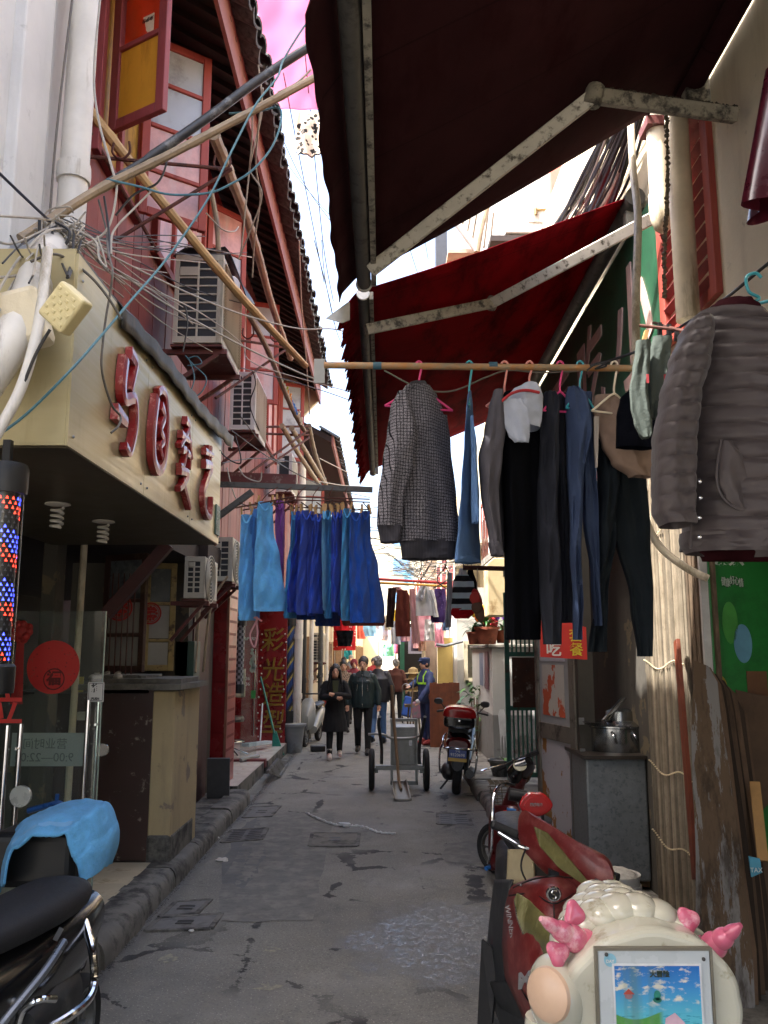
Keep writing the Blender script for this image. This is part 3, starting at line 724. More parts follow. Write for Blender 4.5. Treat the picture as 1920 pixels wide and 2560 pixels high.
def papercut(x,y,Y,r,par,ch='囍',hexcol=None):
 c=P(x,y,Y=Y);m=MB();n=40
 m.lathe([(r*.86,-.001),(r,-.001),(r,.001),(r*.86,.001)],c,n,(0,1,0),cap=False)
 m.lathe([(r*.80,-.001),(r*.74,-.001),(r*.74,.001),(r*.8,.001)],c,n,(0,1,0),cap=False)
 for k in range(12):
  a=2*math.pi*k/12;m.lathe([(0,-.0012),(r*.13,-.0012),(r*.13,.0012),(0,.0012)],c+Vector((r*.56*math.cos(a),0,r*.56*math.sin(a))),8,(0,1,0))
 o=obj('paper_cut',m,PAPRED,par)
 text(ch,r*1.0,c+Vector((0,-.001,0)),PAPRED,par,depth=.001,name='character',bold=.004)
papercut(258,1313,8.12,.125,wn);papercut(325,1325,8.57,.11,wn2)
def glassdoor(hx,fx,Y,z0,z1,label,rz=0):
 t=thing('glass_door',label,'door',((hx+fx)/2,Y,z0))
 obj('glass',MB().box((hx,Y-.005,z0),(fx,Y+.005,z1)),GLASS,t)
 obj('edge_strip',MB().box((fx,Y-.006,z0),(fx+.006,Y+.006,z1)),M('glass_edge','8fa398',.2,var=.1),t)
 return t
gd=glassdoor(-2.80,-1.90,5.85,.16,2.08,'open glass door with round red paper cut and PUSH sticker')
def handle(t,x,Y,z0,z1,two=True):
 m=MB()
 for dy in((-.05,.05)if two else(-.05,)):
  xx=x+(.035 if dy>0 else 0);m.tube([(xx,Y+dy,z0),(xx,Y+dy,z1)],.016,12)
  for z in(z0+.18*(z1-z0),z1-.18*(z1-z0)):m.tube([(xx,Y+dy,z),(xx,Y,z)],.009,8)
 obj('handle',m,CHROME,t)
handle(gd,P(192,1600,Y=5.85).x,5.85,P(200,1960,Y=5.8).z+.38,P(203,1512,Y=5.8).z)
q0=P(189,1516,Y=5.845);q1=P(226,1474,Y=5.845)
psg=obj('push_sticker',MB().box((q0.x,5.838,q0.z),(q1.x,5.843,q1.z)),M('sticker_white','c8c8c6',.4,var=.05),gd)
psk=M('sticker_black','1a1a1a',.5);cxx=(q0.x+q1.x)/2
text('推',.062,(cxx,5.836,q0.z+.088),psk,psg,depth=.001,bold=.002);text('PUSH',.022,(cxx,5.836,q0.z+.02),psk,psg,depth=.001,bold=.001)
obj('sticker_border',(lambda m:[m.box(a,b)for a,b in(((q0.x+.006,5.8365,q0.z+.006),(q1.x-.006,5.838,q0.z+.009)),((q0.x+.006,5.8365,q1.z-.009),(q1.x-.006,5.838,q1.z-.006)),((q0.x+.006,5.8365,q0.z+.006),(q0.x+.009,5.838,q1.z-.006)),((q1.x-.009,5.8365,q0.z+.006),(q1.x-.006,5.838,q1.z-.006)))]and m)(MB()),psk,psg)
FROST=M('frosted_strip','9da09f',.6,var=.06,scale=3)
f0=P(22,1655,Y=5.86);f1=P(185,1583,Y=5.86)
fs_=obj('frosted_strip',MB().box((f0.x,5.856,f0.z),(f1.x,5.860,f1.z)),FROST,gd)
ftx=M('frosted_lettering','5e6464',.6)
text('营业时间',.075,((f0.x+f1.x)/2-.02,5.853,f1.z-.075),ftx,fs_,depth=.001,flipx=True);text('9:00—22:00',.08,((f0.x+f1.x)/2-.02,5.853,f0.z+.055),ftx,fs_,depth=.001,flipx=True)
c=P(115,1441,Y=5.84);rr_=(P(172,1441,Y=5.84)-c).length
def mat_papercut():
 t=NT('round_red_papercut');v=t.vec();n=t.noise(26,6,.7);w=t.vor(28)
 c_=t.mix(t.ramp(n,[(.60,0.0),(.68,.9)]),C('b3241f'),C('6f4a40'));c_=t.mix(t.ramp(w,[(.10,.8),(.18,0.0)]),c_,C('5c1512'));t.col(c_);t.rgh(.6);return keep(t)
pc=obj('paper_cut',MB().lathe([(0,-.001),(rr_,-.001),(rr_,.001),(0,.001)],c,48,(0,1,0)),mat_papercut(),gd)
text('福',rr_*.55,c+Vector((.01,-.003,-.08)),M('papercut_dark','5a1512',.7),pc,depth=.001,bold=.004)
obj('paper_ring',MB().lathe([(rr_*.36,-.0015),(rr_*.41,-.0015),(rr_*.41,.0015),(rr_*.36,.0015)],c+Vector((.01,0,-.08)),32,(0,1,0),cap=False),M('papercut_dark','5a1512',.7),pc)
obj('door_stop',MB().lathe([(.0,-.01),(.045,-.01),(.045,.01),(0,.01)],P(220,1620,Y=5.83),24,(0,1,0)),GLASS,gd)
gd2=glassdoor(-3.1,-2.28,5.1,.16,2.08,'nearer open glass door at the left edge with red lettering')
handle(gd2,P(22,1600,Y=5.1).x,5.1,.62,P(22,1565,Y=5.1).z)
obj('lock_plate',MB().lathe([(.0,-.012),(.06,-.012),(.06,.012),(0,.012)],P(45,1720,Y=5.08),24,(0,1,0)).xf(Matrix.Identity(4)),M('frosted_lock','9aa09e',.3,.2),gd2)
RLET=M('red_vinyl_letter','c02018',.5)
text('立',.20,P(14,1535,Y=5.09),RLET,gd2,depth=.001,bold=.004)
kn=thing('chinese_knot','dark red tasselled knot hanging behind the salon glass','decoration',P(38,1480,Y=5.6))
kp=P(38,1480,Y=5.6)
KNR=M('red_silk_cord','8c1c18',.7,var=.25,scale=20)
m=MB()
for k in range(10):
 a=k*.63;m.ball(kp+Vector((.05*math.cos(a),.02*math.sin(3*a),.34+.05*math.sin(a))),(.028,.02,.028),8,6)
m.ball(kp+Vector((0,0,.34)),(.05,.035,.05),10,8);obj('knot',m,KNR,kn)
m=MB()
for k in range(9):m.tube([kp+Vector((-.02+.005*k,0,.27)),kp+Vector((-.035+.009*k,0,-.12))],.004,5)
obj('tassel',m,KNR,kn)
single('switch_box',MB().box(tuple(P(170,1555,Y=7.17)),tuple(P(187,1538,Y=7.12))),M('switch_white','b5b2a8',.5),'small white switch box on the shed front','switch',bev=.004)
single('meter_plate',MB().box(tuple(P(163,1495,Y=7.17)),tuple(P(180,1462,Y=7.15))),M('yellow_notice','a89a4c',.6,var=.2),'small yellow notice beside the shed door','notice')
LB=thing('barber_pole','lit LED barber pole with blue red and white dots at left edge','barber pole',(-1.50,3.32,1.25))
px,py_,prr=-1.505,3.32,.075
zt=P(10,1062,Y=3.32).z;zb=P(0,1440,Y=3.32).z
def led_mat(name,c,e):
 t=NT(name);t.b.inputs['Base Color'].default_value=c;t.b.inputs['Emission Color'].default_value=c;t.b.inputs['Emission Strength'].default_value=e;return keep(t)
LEDB=led_mat('led_blue',(.04,.06,1,1),1.6);LEDR=led_mat('led_red',(1,.04,.02,1),1.2);LEDW=led_mat('led_off',(.10,.10,.12,1),0)
obj('core',MB().lathe([(prr*.8,zb),(prr*.8,zt)],(px,py_,0),24),BLACKPL,LB)
obj('glass_tube',MB().lathe([(prr,zb),(prr,zt)],(px,py_,0),32,cap=False),mat_glass('pole_glass',(.97,.97,.97,1),.6,.0),LB)
obj('cap',MB().lathe([(prr*1.12,zt-.01),(prr*1.15,zt+.02),(prr*1.15,zt+.09),(prr*1.05,zt+.11)],(px,py_,0),24),BLACKPL,LB)
obj('cap',MB().lathe([(prr*1.12,zb-.10),(prr*1.15,zb-.08),(prr*1.15,zb),(prr*1.05,zb+.01)],(px,py_,0),24),BLACKPL,LB)
obj('hanger',MB().beam((px,py_,zt+.1),(px,py_,SZ0),.03,.03),BLACKPL,LB)
mbs=[MB(),MB(),MB()];nz=34
for j in range(nz):
 z=zb+.03+(zt-zb-.06)*j/(nz-1)
 for i in range(16):
  a=2*math.pi*(i+.5*(j%2))/16;s=(j*.021*5+i/16*1.0)%1.0
  ph=((j/nz)*3.2+i/16)%1.0
  k=0 if ph<.40 else(2 if ph<.72 else 1)
  r_=prr*.82;c_=Vector((px+r_*math.cos(a),py_+r_*math.sin(a),z));tx=Vector((-math.sin(a),math.cos(a),0))*.0058;up=Vector((0,0,.0062))
  mbs[k].add([c_-tx-up,c_+tx-up,c_+up],[(0,1,2)])
for k,(mm,ma,nm)in enumerate(zip(mbs,(LEDB,LEDR,LEDW),('blue_leds','red_leds','unlit_leds'))):obj(nm,mm,ma,LB,kind='stuff')
lw=thing('passage_house','dim ground floor with doorway between the shed and the red salon','house',(-2.3,9.5,.13))
obj('wall',MB().box((-3.2,9.2,.1),(-2.15,10.85,2.95)),PLOLD,lw)
obj('door',MB().box((-2.15,9.6,.13),(-2.12,10.5,2.2)),M('dark_maroon_door','3c1d1c',.55,var=.25),lw)
obj('ceiling_beam',MB().box((-2.6,8.9,2.75),(-1.85,10.85,2.95)),DARKWOOD,lw)
single('stone_slab',MB().cbox((-1.93,10.3,.36),(.26,.05,.46),Euler((R(8),0,R(4)))),M('dark_stone','47484a',.5,var=.2,scale=10,stain='5f6264',samt=.3),'dark upright stone slab leaning beside the tiled step','slab',bev=.006)
single('green_cabinet',MB().box((-2.18,9.0,1.55),(-1.98,9.3,1.92)),M('green_cabinet_paint','2c4a42',.5,var=.2),'small dark green metal box behind the shed slab','box',bev=.006)
def pole(name,pts,r,mat,label,cat='pole',node=.28,group=None,n=9):
 pts=smooth_path(pts,10);L=[0]
 for a,b in zip(pts,pts[1:]):L.append(L[-1]+(b-a).length)
 rs=[];out=[]
 for p,l in zip(pts,L):
  out.append(p)
 tot=L[-1];k=max(2,int(tot/(node/6)));res=[];rr=[]
 j=0
 for i in range(k+1):
  l=tot*i/k
  while j<len(L)-2 and L[j+1]<l:j+=1
  f=(l-L[j])/max(1e-6,L[j+1]-L[j]);res.append(pts[j].lerp(pts[j+1],min(1,f)))
  ph=(l/node)%1.0;rr.append((r if not hasattr(r,'__len__')else r[0]+(r[1]-r[0])*l/tot)*(1.13 if(ph<.08 or ph>.95)else 1.0))
 m=MB().tube(res,rr,n);return single(name,m,mat,label,cat,group)
pole('bamboo_pole',[(-1.98,9.05,1.6),(-2.0,9.3,2.4),(-1.93,9.4,2.72)],.02,BAMBOOG,'short bamboo stake rising behind the shed slab')
pole('bamboo_pole',[(-1.92,9.2,1.6),(-1.86,9.2,2.3),(-1.70,9.25,2.62)],.014,BAMBOOG,'thin forked stick behind the shed slab')
REDLAC=M('red_lacquer_panel','7e1519',.28,var=.12,scale=2,stain='5a0f12',samt=.3,sscale=3,coat=.2)
REDMOS=M('red_mosaic','8b3a38',.4,var=.3,scale=16,stain='5a1c1c',samt=.4)
rs_=thing('red_salon','red lacquered salon front with gold vertical characters and glass door','shopfront',(-2.3,13,.15))
obj('near_pier',MB().box((-2.9,10.92,.15),(-1.985,11.5,2.72)),REDLAC,rs_)
for k in range(4):obj('panel',MB().box((-2.9,10.905,.20+k*.62),(-2.0,10.918,.20+k*.62+.612)),REDLAC,rs_,bev=.003)
mo=obj('mosaic_face',MB().box((-1.985,10.905,.15),(-1.968,11.52,2.70)),REDMOS,rs_)
mm=MB()
for k in range(14):
 for j in range(7):mm.box((-1.969,10.98+j*.072,.42+k*.16),(-1.964,10.98+j*.072+.03,.42+k*.16+.035))
obj('mosaic_chips',mm,M('dark_red_chip','6a2524',.5),mo,kind='stuff')
obj('edge_trim',MB().box((-1.992,10.895,.15),(-1.962,10.905,2.72)),M('copper_trim','9a6a58',.35,.6),rs_)
obj('lintel',MB().box((-3.2,10.93,2.72),(-1.90,16.0,3.0)),REDLAC,rs_)
obj('inner_wall',MB().box((-3.3,11.5,.1),(-3.1,15.9,2.75)),M('dim_salon_wall','4a2424',.6,var=.2),rs_)
tpan=obj('sign_panel',MB().box((-3.1,15.90,.15),(-1.80,16.02,3.0)),REDLAC,rs_)
GOLDL=M('gold_letter','8a6a22',.4,.3,var=.25,scale=12)
STUD=M('white_stud','c8c4be',.4)
for ch,yy in zip('彩光造型',(1385,1450,1504,1563)):
 c_=P(588,yy,Y=15.88);sz=.46 if ch!='彩' else .46
 text(ch,sz,c_,GOLDL,tpan,depth=.012,bold=.003,sx=.9,shear=.12)
m=MB()
for k in range(15):
 for xx in(562,612):
  c_=P(xx+(k%2)*3-k*.9+4,1370+k*17,Y=15.885);m.ball(c_,.016,8,6)
obj('stud',m,STUD,tpan,kind='stuff')
gd3=thing('glass_door','open glass door of the red salon with long chrome handle','door',(-2.0,13.3,.2))
hx0=P(522,1500,Y=13.1).x;hx1=P(556,1500,Y=13.5).x
obj('glass',MB().beam((hx0,13.1,1.30),(hx1,13.5,1.30),.01,2.15),GLASS,gd3)
obj('handle',MB().tube([(P(548,1500,Y=13.4).x,13.38,.55),(P(548,1500,Y=13.4).x,13.38,1.85)],.022,10),CHROME,gd3)
obj('hinge',MB().tube([(P(520,1640,Y=13.1).x,13.1,.22),(P(558,1640,Y=13.5).x,13.5,.24)],.03,8),STEEL,gd3)
obj('green_label',MB().cbox(P(547,1500,Y=13.36),(.07,.006,.12)),M('green_label','2f8a3c',.5),gd3)
STK=M('white_sticker_print','b9b4ac',.5)
text('CUT&PERM',.07,P(532,1380,Y=13.2),STK,gd3,depth=.001);text('6136',.07,P(530,1466,Y=13.2),STK,gd3,depth=.001);text('6136',.07,P(530,1478,Y=13.2),STK,gd3,depth=.001)
pc_=P(546,1425,Y=13.35)
obj('flower_sticker',(lambda m:[m.lathe([(0,-.001),(.05-.004*k,-.001),(.05-.004*k,.001),(0,.001)],pc_+Vector((.02*math.sin(k*2),0,.05*(k-3))),7,(0,1,0))for k in range(8)]and m)(MB()),M('pale_flower_sticker','a9aa98',.6),gd3)
bp=thing('barber_pole','unlit black and grey checkered barber pole on the red salon','barber pole',P(520,1490,Y=11.9))
a_=P(526,1352,Y=11.9);b_=P(515,1478,Y=11.9);a_=Vector((b_.x+.01,11.9,a_.z))
CHK=NT('checker_pole');chn=CHK.N('ShaderNodeTexChecker');chn.inputs['Scale'].default_value=26;CHK.L(CHK.vec(),chn.inputs[0]);chn.inputs[1].default_value=C('8a8a8c');chn.inputs[2].default_value=C('1c1c1e');CHK.L(chn.outputs[0],CHK.b.inputs['Base Color']);CHK.rgh(.3);keep(CHK)
obj('tube',MB().tube([b_,a_],.065,20),CHK.m,bp);obj('cap',MB().tube([a_,a_+Vector((0,0,.12))],.082,20),BLACKPL,bp);obj('cap',MB().tube([b_+Vector((0,0,-.12)),b_],.082,20),BLACKPL,bp)
obj('wall_arm',MB().beam(a_+Vector((0,.06,.05)),(-2.05,11.45,a_.z+.05),.03,.03),BLACKPL,bp)
bp2=thing('barber_pole','blue and gold diagonal striped barber pole by the white downpipe','barber pole',P(622,1530,Y=16.3))
a_=P(628,1352,Y=16.3);b_=P(622,1535,Y=16.3);a_.x=b_.x+.02
STRP=NT('striped_pole');xx,yy,zz=STRP.xyz();f=STRP.math('FRACT',STRP.math('ADD',STRP.math('MULTIPLY',zz,3.4),STRP.math('MULTIPLY',xx,-5.5)))
STRP.col(STRP.ramp(f,[(0.0,C('1e3a6e')),(.5,C('9a8a4c')),(.72,C('20222c'))],'CONSTANT'));STRP.rgh(.35);keep(STRP)
obj('tube',MB().tube([b_,a_],.10,20),STRP.m,bp2);obj('cap',MB().tube([a_,a_+Vector((0,0,.22))],.13,20),BLACKPL,bp2);obj('cap',MB().tube([b_+Vector((0,0,-.22)),b_],.13,20),BLACKPL,bp2)
obj('wall_arm',MB().beam(b_+Vector((0,0,.5)),b_+Vector((-.1,-.2,.5)),.05,.05),BLACKPL,bp2)
st=thing('stool','chrome swivel stool inside the red salon doorway','stool',(-2.42,13.9,.2))
obj('seat',MB().lathe([(0,.72),(.19,.72),(.2,.76),(.18,.80),(0,.81)],(-2.42,13.9,0),24),M('stool_seat','3a302c',.4),st)
obj('stem',MB().tube([(-2.42,13.9,.3),(-2.42,13.9,.72)],.03,12),CHROME,st)
obj('foot_ring',(lambda m:m.tube([(-2.42+.2*math.cos(a*.2618),13.9+.2*math.sin(a*.2618),.42)for a in range(25)],.012,8))(MB()),CHROME,st)
for k in range(5):
 a=k*1.2566+.3;obj('leg',MB().tube([(-2.42,13.9,.32),(-2.42+.26*math.cos(a),13.9+.26*math.sin(a),.21)],.014,8),CHROME,st)
tw=MB();tw.grid(lambda u,v:(-2.62+.36*u,14.1+.03*math.sin(9*u),1.55-.45*v+.02*math.sin(6*u)),14,8)
single('salon_towel',tw,M('beige_towel','b5a892',.95,var=.2,bump=.4),'beige towel hung up inside the red salon','towel',solid=.02)
br=thing('broom','green plastic broom leaning on the red salon panel','broom',P(600,1612,Y=15.2))
q1=P(563,1462,Y=15.75);q2=P(593,1585,Y=15.3)
obj('handle',MB().tube([q1,q2],.018,10),M('teal_plastic','1f6f62',.4),br)
bh=MB();
bh.wprism([q2+Vector((-.03,0,.04)),q2+Vector((.03,0,.04)),q2+Vector((.17,0,-.36)),q2+Vector((-.04,0,-.34))],(0,.05,0));obj('bristle_head',bh,M('teal_bristles','1f7a6a',.6,var=.3,scale=40,streak=True),br)
mp=thing('mop','white flat mop standing in the red salon doorway','mop',P(575,1610,Y=14.8))
obj('handle',MB().tube([P(567,1520,Y=15.5),P(562,1600,Y=14.8)],.014,8),M('white_mop_handle','c9c6c6',.4),mp)
obj('head',MB().beam(P(530,1612,Y=14.3)+Vector((0,0,.02)),P(580,1603,Y=15.0),.14,.05),M('mop_cloth','a9b5bb',.8),mp)
gt=thing('metal_grating','rectangular metal drain grating propped against the tiled step','grating',P(600,1660,Z=0))
gq=[P(578,1667,Z=.16),P(600,1640,Z=.18),P(620,1650,Z=.03),P(604,1677,Z=.03)]
m=MB()
for i in range(4):m.beam(gq[i],gq[(i+1)%4],.035,.03)
obj('frame',m,STEEL,gt)
for k in range(1,11):obj('bar',MB().beam(gq[0].lerp(gq[1],k/11),gq[3].lerp(gq[2],k/11),.012,.025),STEEL,gt)
bk=thing('bucket','grey plastic bucket full of water by the downpipe','bucket',(-1.66,16.1,0))
BKM=M('grey_bucket','7f8488',.5,var=.15,scale=6,stain='5a5852',samt=.35)
obj('shell',MB().lathe([(.15,.0),(.2,.46),(.225,.5),(.215,.505),(.19,.47),(.14,.03),(.0,.03)],(-1.66,16.1,0),24),BKM,bk)
obj('rim',MB().lathe([(.2,.46),(.23,.47),(.235,.51),(.21,.51)],(-1.66,16.1,0),24),BKM,bk)
obj('lid_rag',MB().lathe([(.0,.52),(.15,.50),(.2,.49)],(-1.66,16.1,0),16),M('bucket_rag','a8a49b',.9,var=.3),bk)
single('scrap_box',MB().cbox((-1.22,16.2,.06),(.26,.2,.10),Euler((0,0,.2))),BLACKPL,'small black box lying beside the bucket','box',bev=.015)
def dpipe(pts,r,mat,label,joints=(),n=14):
 t=thing('downpipe',label,'pipe',pts[0])
 obj('pipe',MB().curve(pts,r,n,8),mat,t)
 for p in joints:obj('collar',MB().lathe([(r*1.14,-.05),(r*1.18,0),(r*1.14,.05)],p,n),mat,t)
 return t
a_=P(128,470,X=-1.80);
dpipe([(-1.74,4.40,6.85),(-1.74,4.40,4.25),(-1.735,4.25,3.98),P(95,560,Y=3.62),P(48,690,Y=3.26),P(-40,830,Y=3.12)],.08,WHITEPVC,'thick white downpipe bending under the cables at upper left',[(-1.74,4.40,4.45),(-1.74,4.4,5.7)])
dpipe([P(103,540,Y=3.3),P(92,640,Y=3.2),P(75,740,Y=3.15),P(40,850,Y=3.1),P(-20,960,Y=3.05)],.021,WHITEPVC,'thin white conduit curving down past the cream junction box')
x0=P(640,1500,Y=16.25).x
dpipe([(x0,16.3,0.35),(x0+.02,16.3,2.2),(x0+.03,16.3,5.5)],.085,WHITEPVC,'white downpipe beside the blue striped barber pole',[(x0+.01,16.3,1.0),(x0+.01,16.3,2.1)])
jb=thing('junction_box','cream basketweave plastic junction box hung cornerwise among the cables','box',P(140,667,Y=3.12))
jc=P(142,667,Y=3.0);JBM=M('cream_box_plastic','d3c595',.5,var=.08,scale=5)
rot=Euler((0,R(43),0)).to_matrix()
jr=Euler((R(6),0,R(-14))).to_matrix()@rot
m=MB().cbox(jc,(.135,.07,.155),jr);obj('case',m,JBM,jb,bev=.014,bseg=3)
m=MB()
for i in range(6):
 for j in range(6):
  if(i+j)%2:m.cbox(jc+jr@Vector((-.048+i*.019,-.036,-.052+j*.0205)),(.018,.005,.012),jr)
obj('weave',m,JBM,jb,bev=.002)
ACM=M('ac_casing','b3aea0',.5,var=.1,scale=4,stain='8a8474',samt=.4,sscale=4,streak=True);ACW=M('ac_casing_white','c9cac8',.5,var=.08,scale=4,stain='9a958a',samt=.35,sscale=4,streak=True)
ACD=M('ac_dark_coil','23262a',.6,var=.3,scale=30)
def ac_unit(loc,d,w,h,label,mat=ACM,rz=0,fan=False,group='outdoor air conditioners',bracket=True,cols=2,rows=8):
 """local: x = depth out from the wall (0..d), y = length (0..w), z = height; the end with openings faces -y"""
 t=thing('air_conditioner',label,'air conditioner',loc,rz,group)
 f=.02;m=MB()
 m.box((0,.03,0),(d,w,h));obj('casing',m,mat,t,local=True,bev=.012)
 m=MB().box((.01,.012,.02),(d-.01,.028,h-.02));obj('coil',m,ACD,t,local=True)
 m=MB();bz=.055;m.box((0,0,0),(d,.025,bz));m.box((0,0,h-.05),(d,.025,h));m.box((0,0.001,bz),(.035,.025,h-.05));m.box((d-.05,.001,bz),(d,.025,h-.05))
 for c in range(1,cols):xx=.035+(d-.085)*c/cols;m.box((xx-.008,.002,bz),(xx+.008,.024,h-.05))
 for r_ in range(1,rows):zz=bz+(h-.05-bz)*r_/rows;m.box((.035,.004,zz-.007),(d-.05,.022,zz+.007))
 obj('grille',m,mat,t,local=True,bev=.003)
 obj('handle_recess',MB().box((.04,-.004,h*.76),(d*.48,.003,h*.86)),mat,t,local=True,bev=.003)
 if fan:
  m=MB()
  for k in range(7):m.lathe([(.03+k*.033,-.004),(.038+k*.033,-.004),(.038+k*.033,.004),(.03+k*.033,.004)],(d+.006,w*.42,h*.5),28,(1,0,0),cap=False)
  obj('fan_guard',m,mat,t,local=True)
  obj('fan_disc',MB().lathe([(0,-.002),(.24,-.002),(.24,.002),(0,.002)],(d+.001,w*.42,h*.5),28,(1,0,0)),ACD,t,local=True)
 else:
  m=MB()
  for k in range(26):zz=.05+(h-.1)*k/26;m.add([(d+.004,.04,zz),(d+.004,w-.03,zz),(d+.016,w-.03,zz+.010),(d+.016,.04,zz+.010)],[(0,1,2,3)]);m.add([(d+.016,.04,zz+.010),(d+.016,w-.03,zz+.010),(d+.004,w-.03,zz+.013),(d+.004,.04,zz+.013)],[(0,1,2,3)])
  obj('louvre',m,mat,t,local=True)
 if bracket:
  m=MB()
  for yy in(.1,w-.12):m.box((-.14,yy-.02,-.065),(d+.03,yy+.02,-.025));m.beam((-.13,yy,-.4),(d-.04,yy,-.06),.03,.03)
  m.box((-.02,.02,-.024),(d,w-.02,-.004));obj('bracket',m,REDIRON if 'red' in label or True else GREYIRON,t,local=True)
 return t
q=P(372,740,Y=6.5);ac_unit((q.x,6.5,q.z),P(478,740,Y=6.5).x-q.x,.86,P(372,550,Y=6.5).z-q.z,'beige air conditioner with black sheet, largest one on the red wall',rows=9)
q=P(495,928,Y=9.1);ac_unit((q.x,9.1,q.z),P(550,928,Y=9.1).x-q.x,.85,P(495,803,Y=9.1).z-q.z,'pale air conditioner on the red wall, second behind the largest',ACW)
q=P(597,1062,Y=13.2);ac_unit((q.x,13.2,q.z),P(630,1062,Y=13.2).x-q.x,.8,P(597,978,Y=13.2).z-q.z,'small dark-ended air conditioner above the steel beam',ACW,cols=1,rows=1)
q=P(396,1292,Y=8.15);ac_unit((q.x,8.15,q.z),P(441,1292,Y=8.15).x-q.x,.62,P(396,1202,Y=8.15).z-q.z,'cream air conditioner with round fan below the gold sign',ACM,fan=True,rows=6)
q=P(470,1255,Y=9.6);ac_unit((q.x-.1,9.6,q.z),.26,.6,.5,'half hidden air conditioner behind the one below the sign',ACM,fan=True,rows=6)
bt=MB();q=P(355,560,Y=6.7)
def bl(u,v):a=u*1.0;return(q.x+.06+.62*u,6.75+.5*v,q.z+.05+.10*math.sin(u*3)-.55*max(0,u-.72)*2.4*(1-.3*v)+.03*math.sin(u*9+v*5))
bt.grid(bl,20,8);single('plastic_sheet',bt,TARP,'crumpled black plastic sheet draped over the largest air conditioner','sheet',solid=.008)
# RIGHT SIDE
ch=thing('cream_house','stained cream plastered house along the right side','house',(2.0,6,.11))
obj('wall',MB().box((1.95,-9,2.55),(4.5,5.55,6.6)),PLCREAM,ch)
obj('wall',MB().box((2.0,5.55,3.0),(4.5,11.6,7.2)),PLCREAM,ch)
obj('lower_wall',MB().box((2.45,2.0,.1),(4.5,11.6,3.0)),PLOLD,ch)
wq0=P(1503,300,X=1.95);wq1=P(1540,300,X=1.95)
zb_,zt_=P(1525,668,X=1.94).z,5.1
lw_=obj('window',MB().box((1.91,wq1.y,zb_),(1.958,wq1.y+.10,zt_)).box((1.91,wq0.y+.62,zb_),(1.958,wq0.y+.72,zt_)).box((1.912,wq1.y+.1,zb_),(1.956,wq0.y+.62,zb_+.08)),REDFRAME,ch,bev=.006)
for k in range(14):
 yy=wq1.y+.1;obj('louvre_slat',MB().beam((1.93,yy,zb_+.13+k*.11),(1.93,wq0.y+.62,zb_+.13+k*.11),.06,.012,up=(.6,0,1)),MAROON,lw_)
GRN=M('green_sign_board','1f4a34',.45,var=.25,scale=2,stain='1e3a2c',samt=.4,sscale=3)
gs=thing('eatery_sign','dark green eatery sign board under the red awning','sign',(1.95,7.5,3.1))
obj('board',MB().box((1.93,5.62,3.05),(1.985,11.4,5.05)),GRN,gs)
LP_=M('pale_pink_letter','b89a94',.5,var=.2);LR_=M('red_white_letter','a8383a',.5,var=.2);LWH=M('white_letter_back','c9beb6',.5)
for k,cc in enumerate('小吃面点'):
 text(cc,1.05,(1.925,6.3+k*1.35,4.25),LP_,gs,rot=Euler((R(90),0,R(-90))),depth=.006,bold=.012)
for k,cc in enumerate('馄饨水饺盖浇'):
 text(cc,.36,(1.923,5.85+k*.5,3.30),LWH,gs,rot=Euler((R(90),0,R(-90))),depth=.003,bold=.026);text(cc,.36,(1.918,5.85+k*.5,3.30),LR_,gs,rot=Euler((R(90),0,R(-90))),depth=.004,bold=.006)
def vpipe(x,y0,y1,X,r,mat,label,cap=False,extra=None):
 a=P(x,y0,X=X);b=P(x,y1,X=X);t=thing('downpipe',label,'pipe',(X,a.y,b.z))
 obj('pipe',MB().tube([(X,a.y,a.z+1.6),(X,a.y,b.z)],r,18),mat,t)
 if cap:
  obj('elbow_cap',MB().lathe([(r*1.1,.12),(r*1.12,.1),(r*1.12,0),(r*1.0,-.06),(r*.75,-.12),(r*.3,-.15),(0,-.155)],(X,a.y,b.z),18),mat,t)
  obj('clamp',MB().box((X-r*1.3,a.y-r*1.3,a.z+.05),(X+r*1.3,a.y+r*1.3,a.z+.11)),REDIRON,t)
 return t,a.y
pt1,_=vpipe(1421,300,470,1.80,.072,CREAMPVC,'cream waste pipe with rounded end above the red awning arm',True)
pt2,py2=vpipe(1462,280,720,1.82,.070,CREAMPVC,'tall cream downpipe beside the red louvre window')
pt3=thing('conduit','thin cream conduit hanging down to the end of the laundry bar','pipe',P(1374,800,Y=4.0))
obj('pipe',MB().curve([P(1362,250,Y=4.9),P(1368,370,Y=4.8),P(1378,470,Y=4.6),P(1374,640,Y=4.3),P(1374,840,Y=4.1)],.022,10),CREAMPVC,pt3)
m=MB();cpts=smooth_path([P(1440,250,Y=4.6),P(1442,400,Y=4.6),P(1436,520,Y=4.6),P(1436,640,Y=4.6)],14)
for i,p in enumerate(cpts):m.cbox(p+Vector((rnd(-.004,.004),rnd(-.004,.004),0)),(.02,.02,.02),Euler((rnd(0,3),rnd(0,3),rnd(0,3))))
m.tube(cpts,.007,6);single('dusty_chain',m,M('dusty_chain','6e6454',.95,var=.4,scale=40,bump=.6,bscale=120),'dust covered chain hanging in front of the cream pipes','chain')
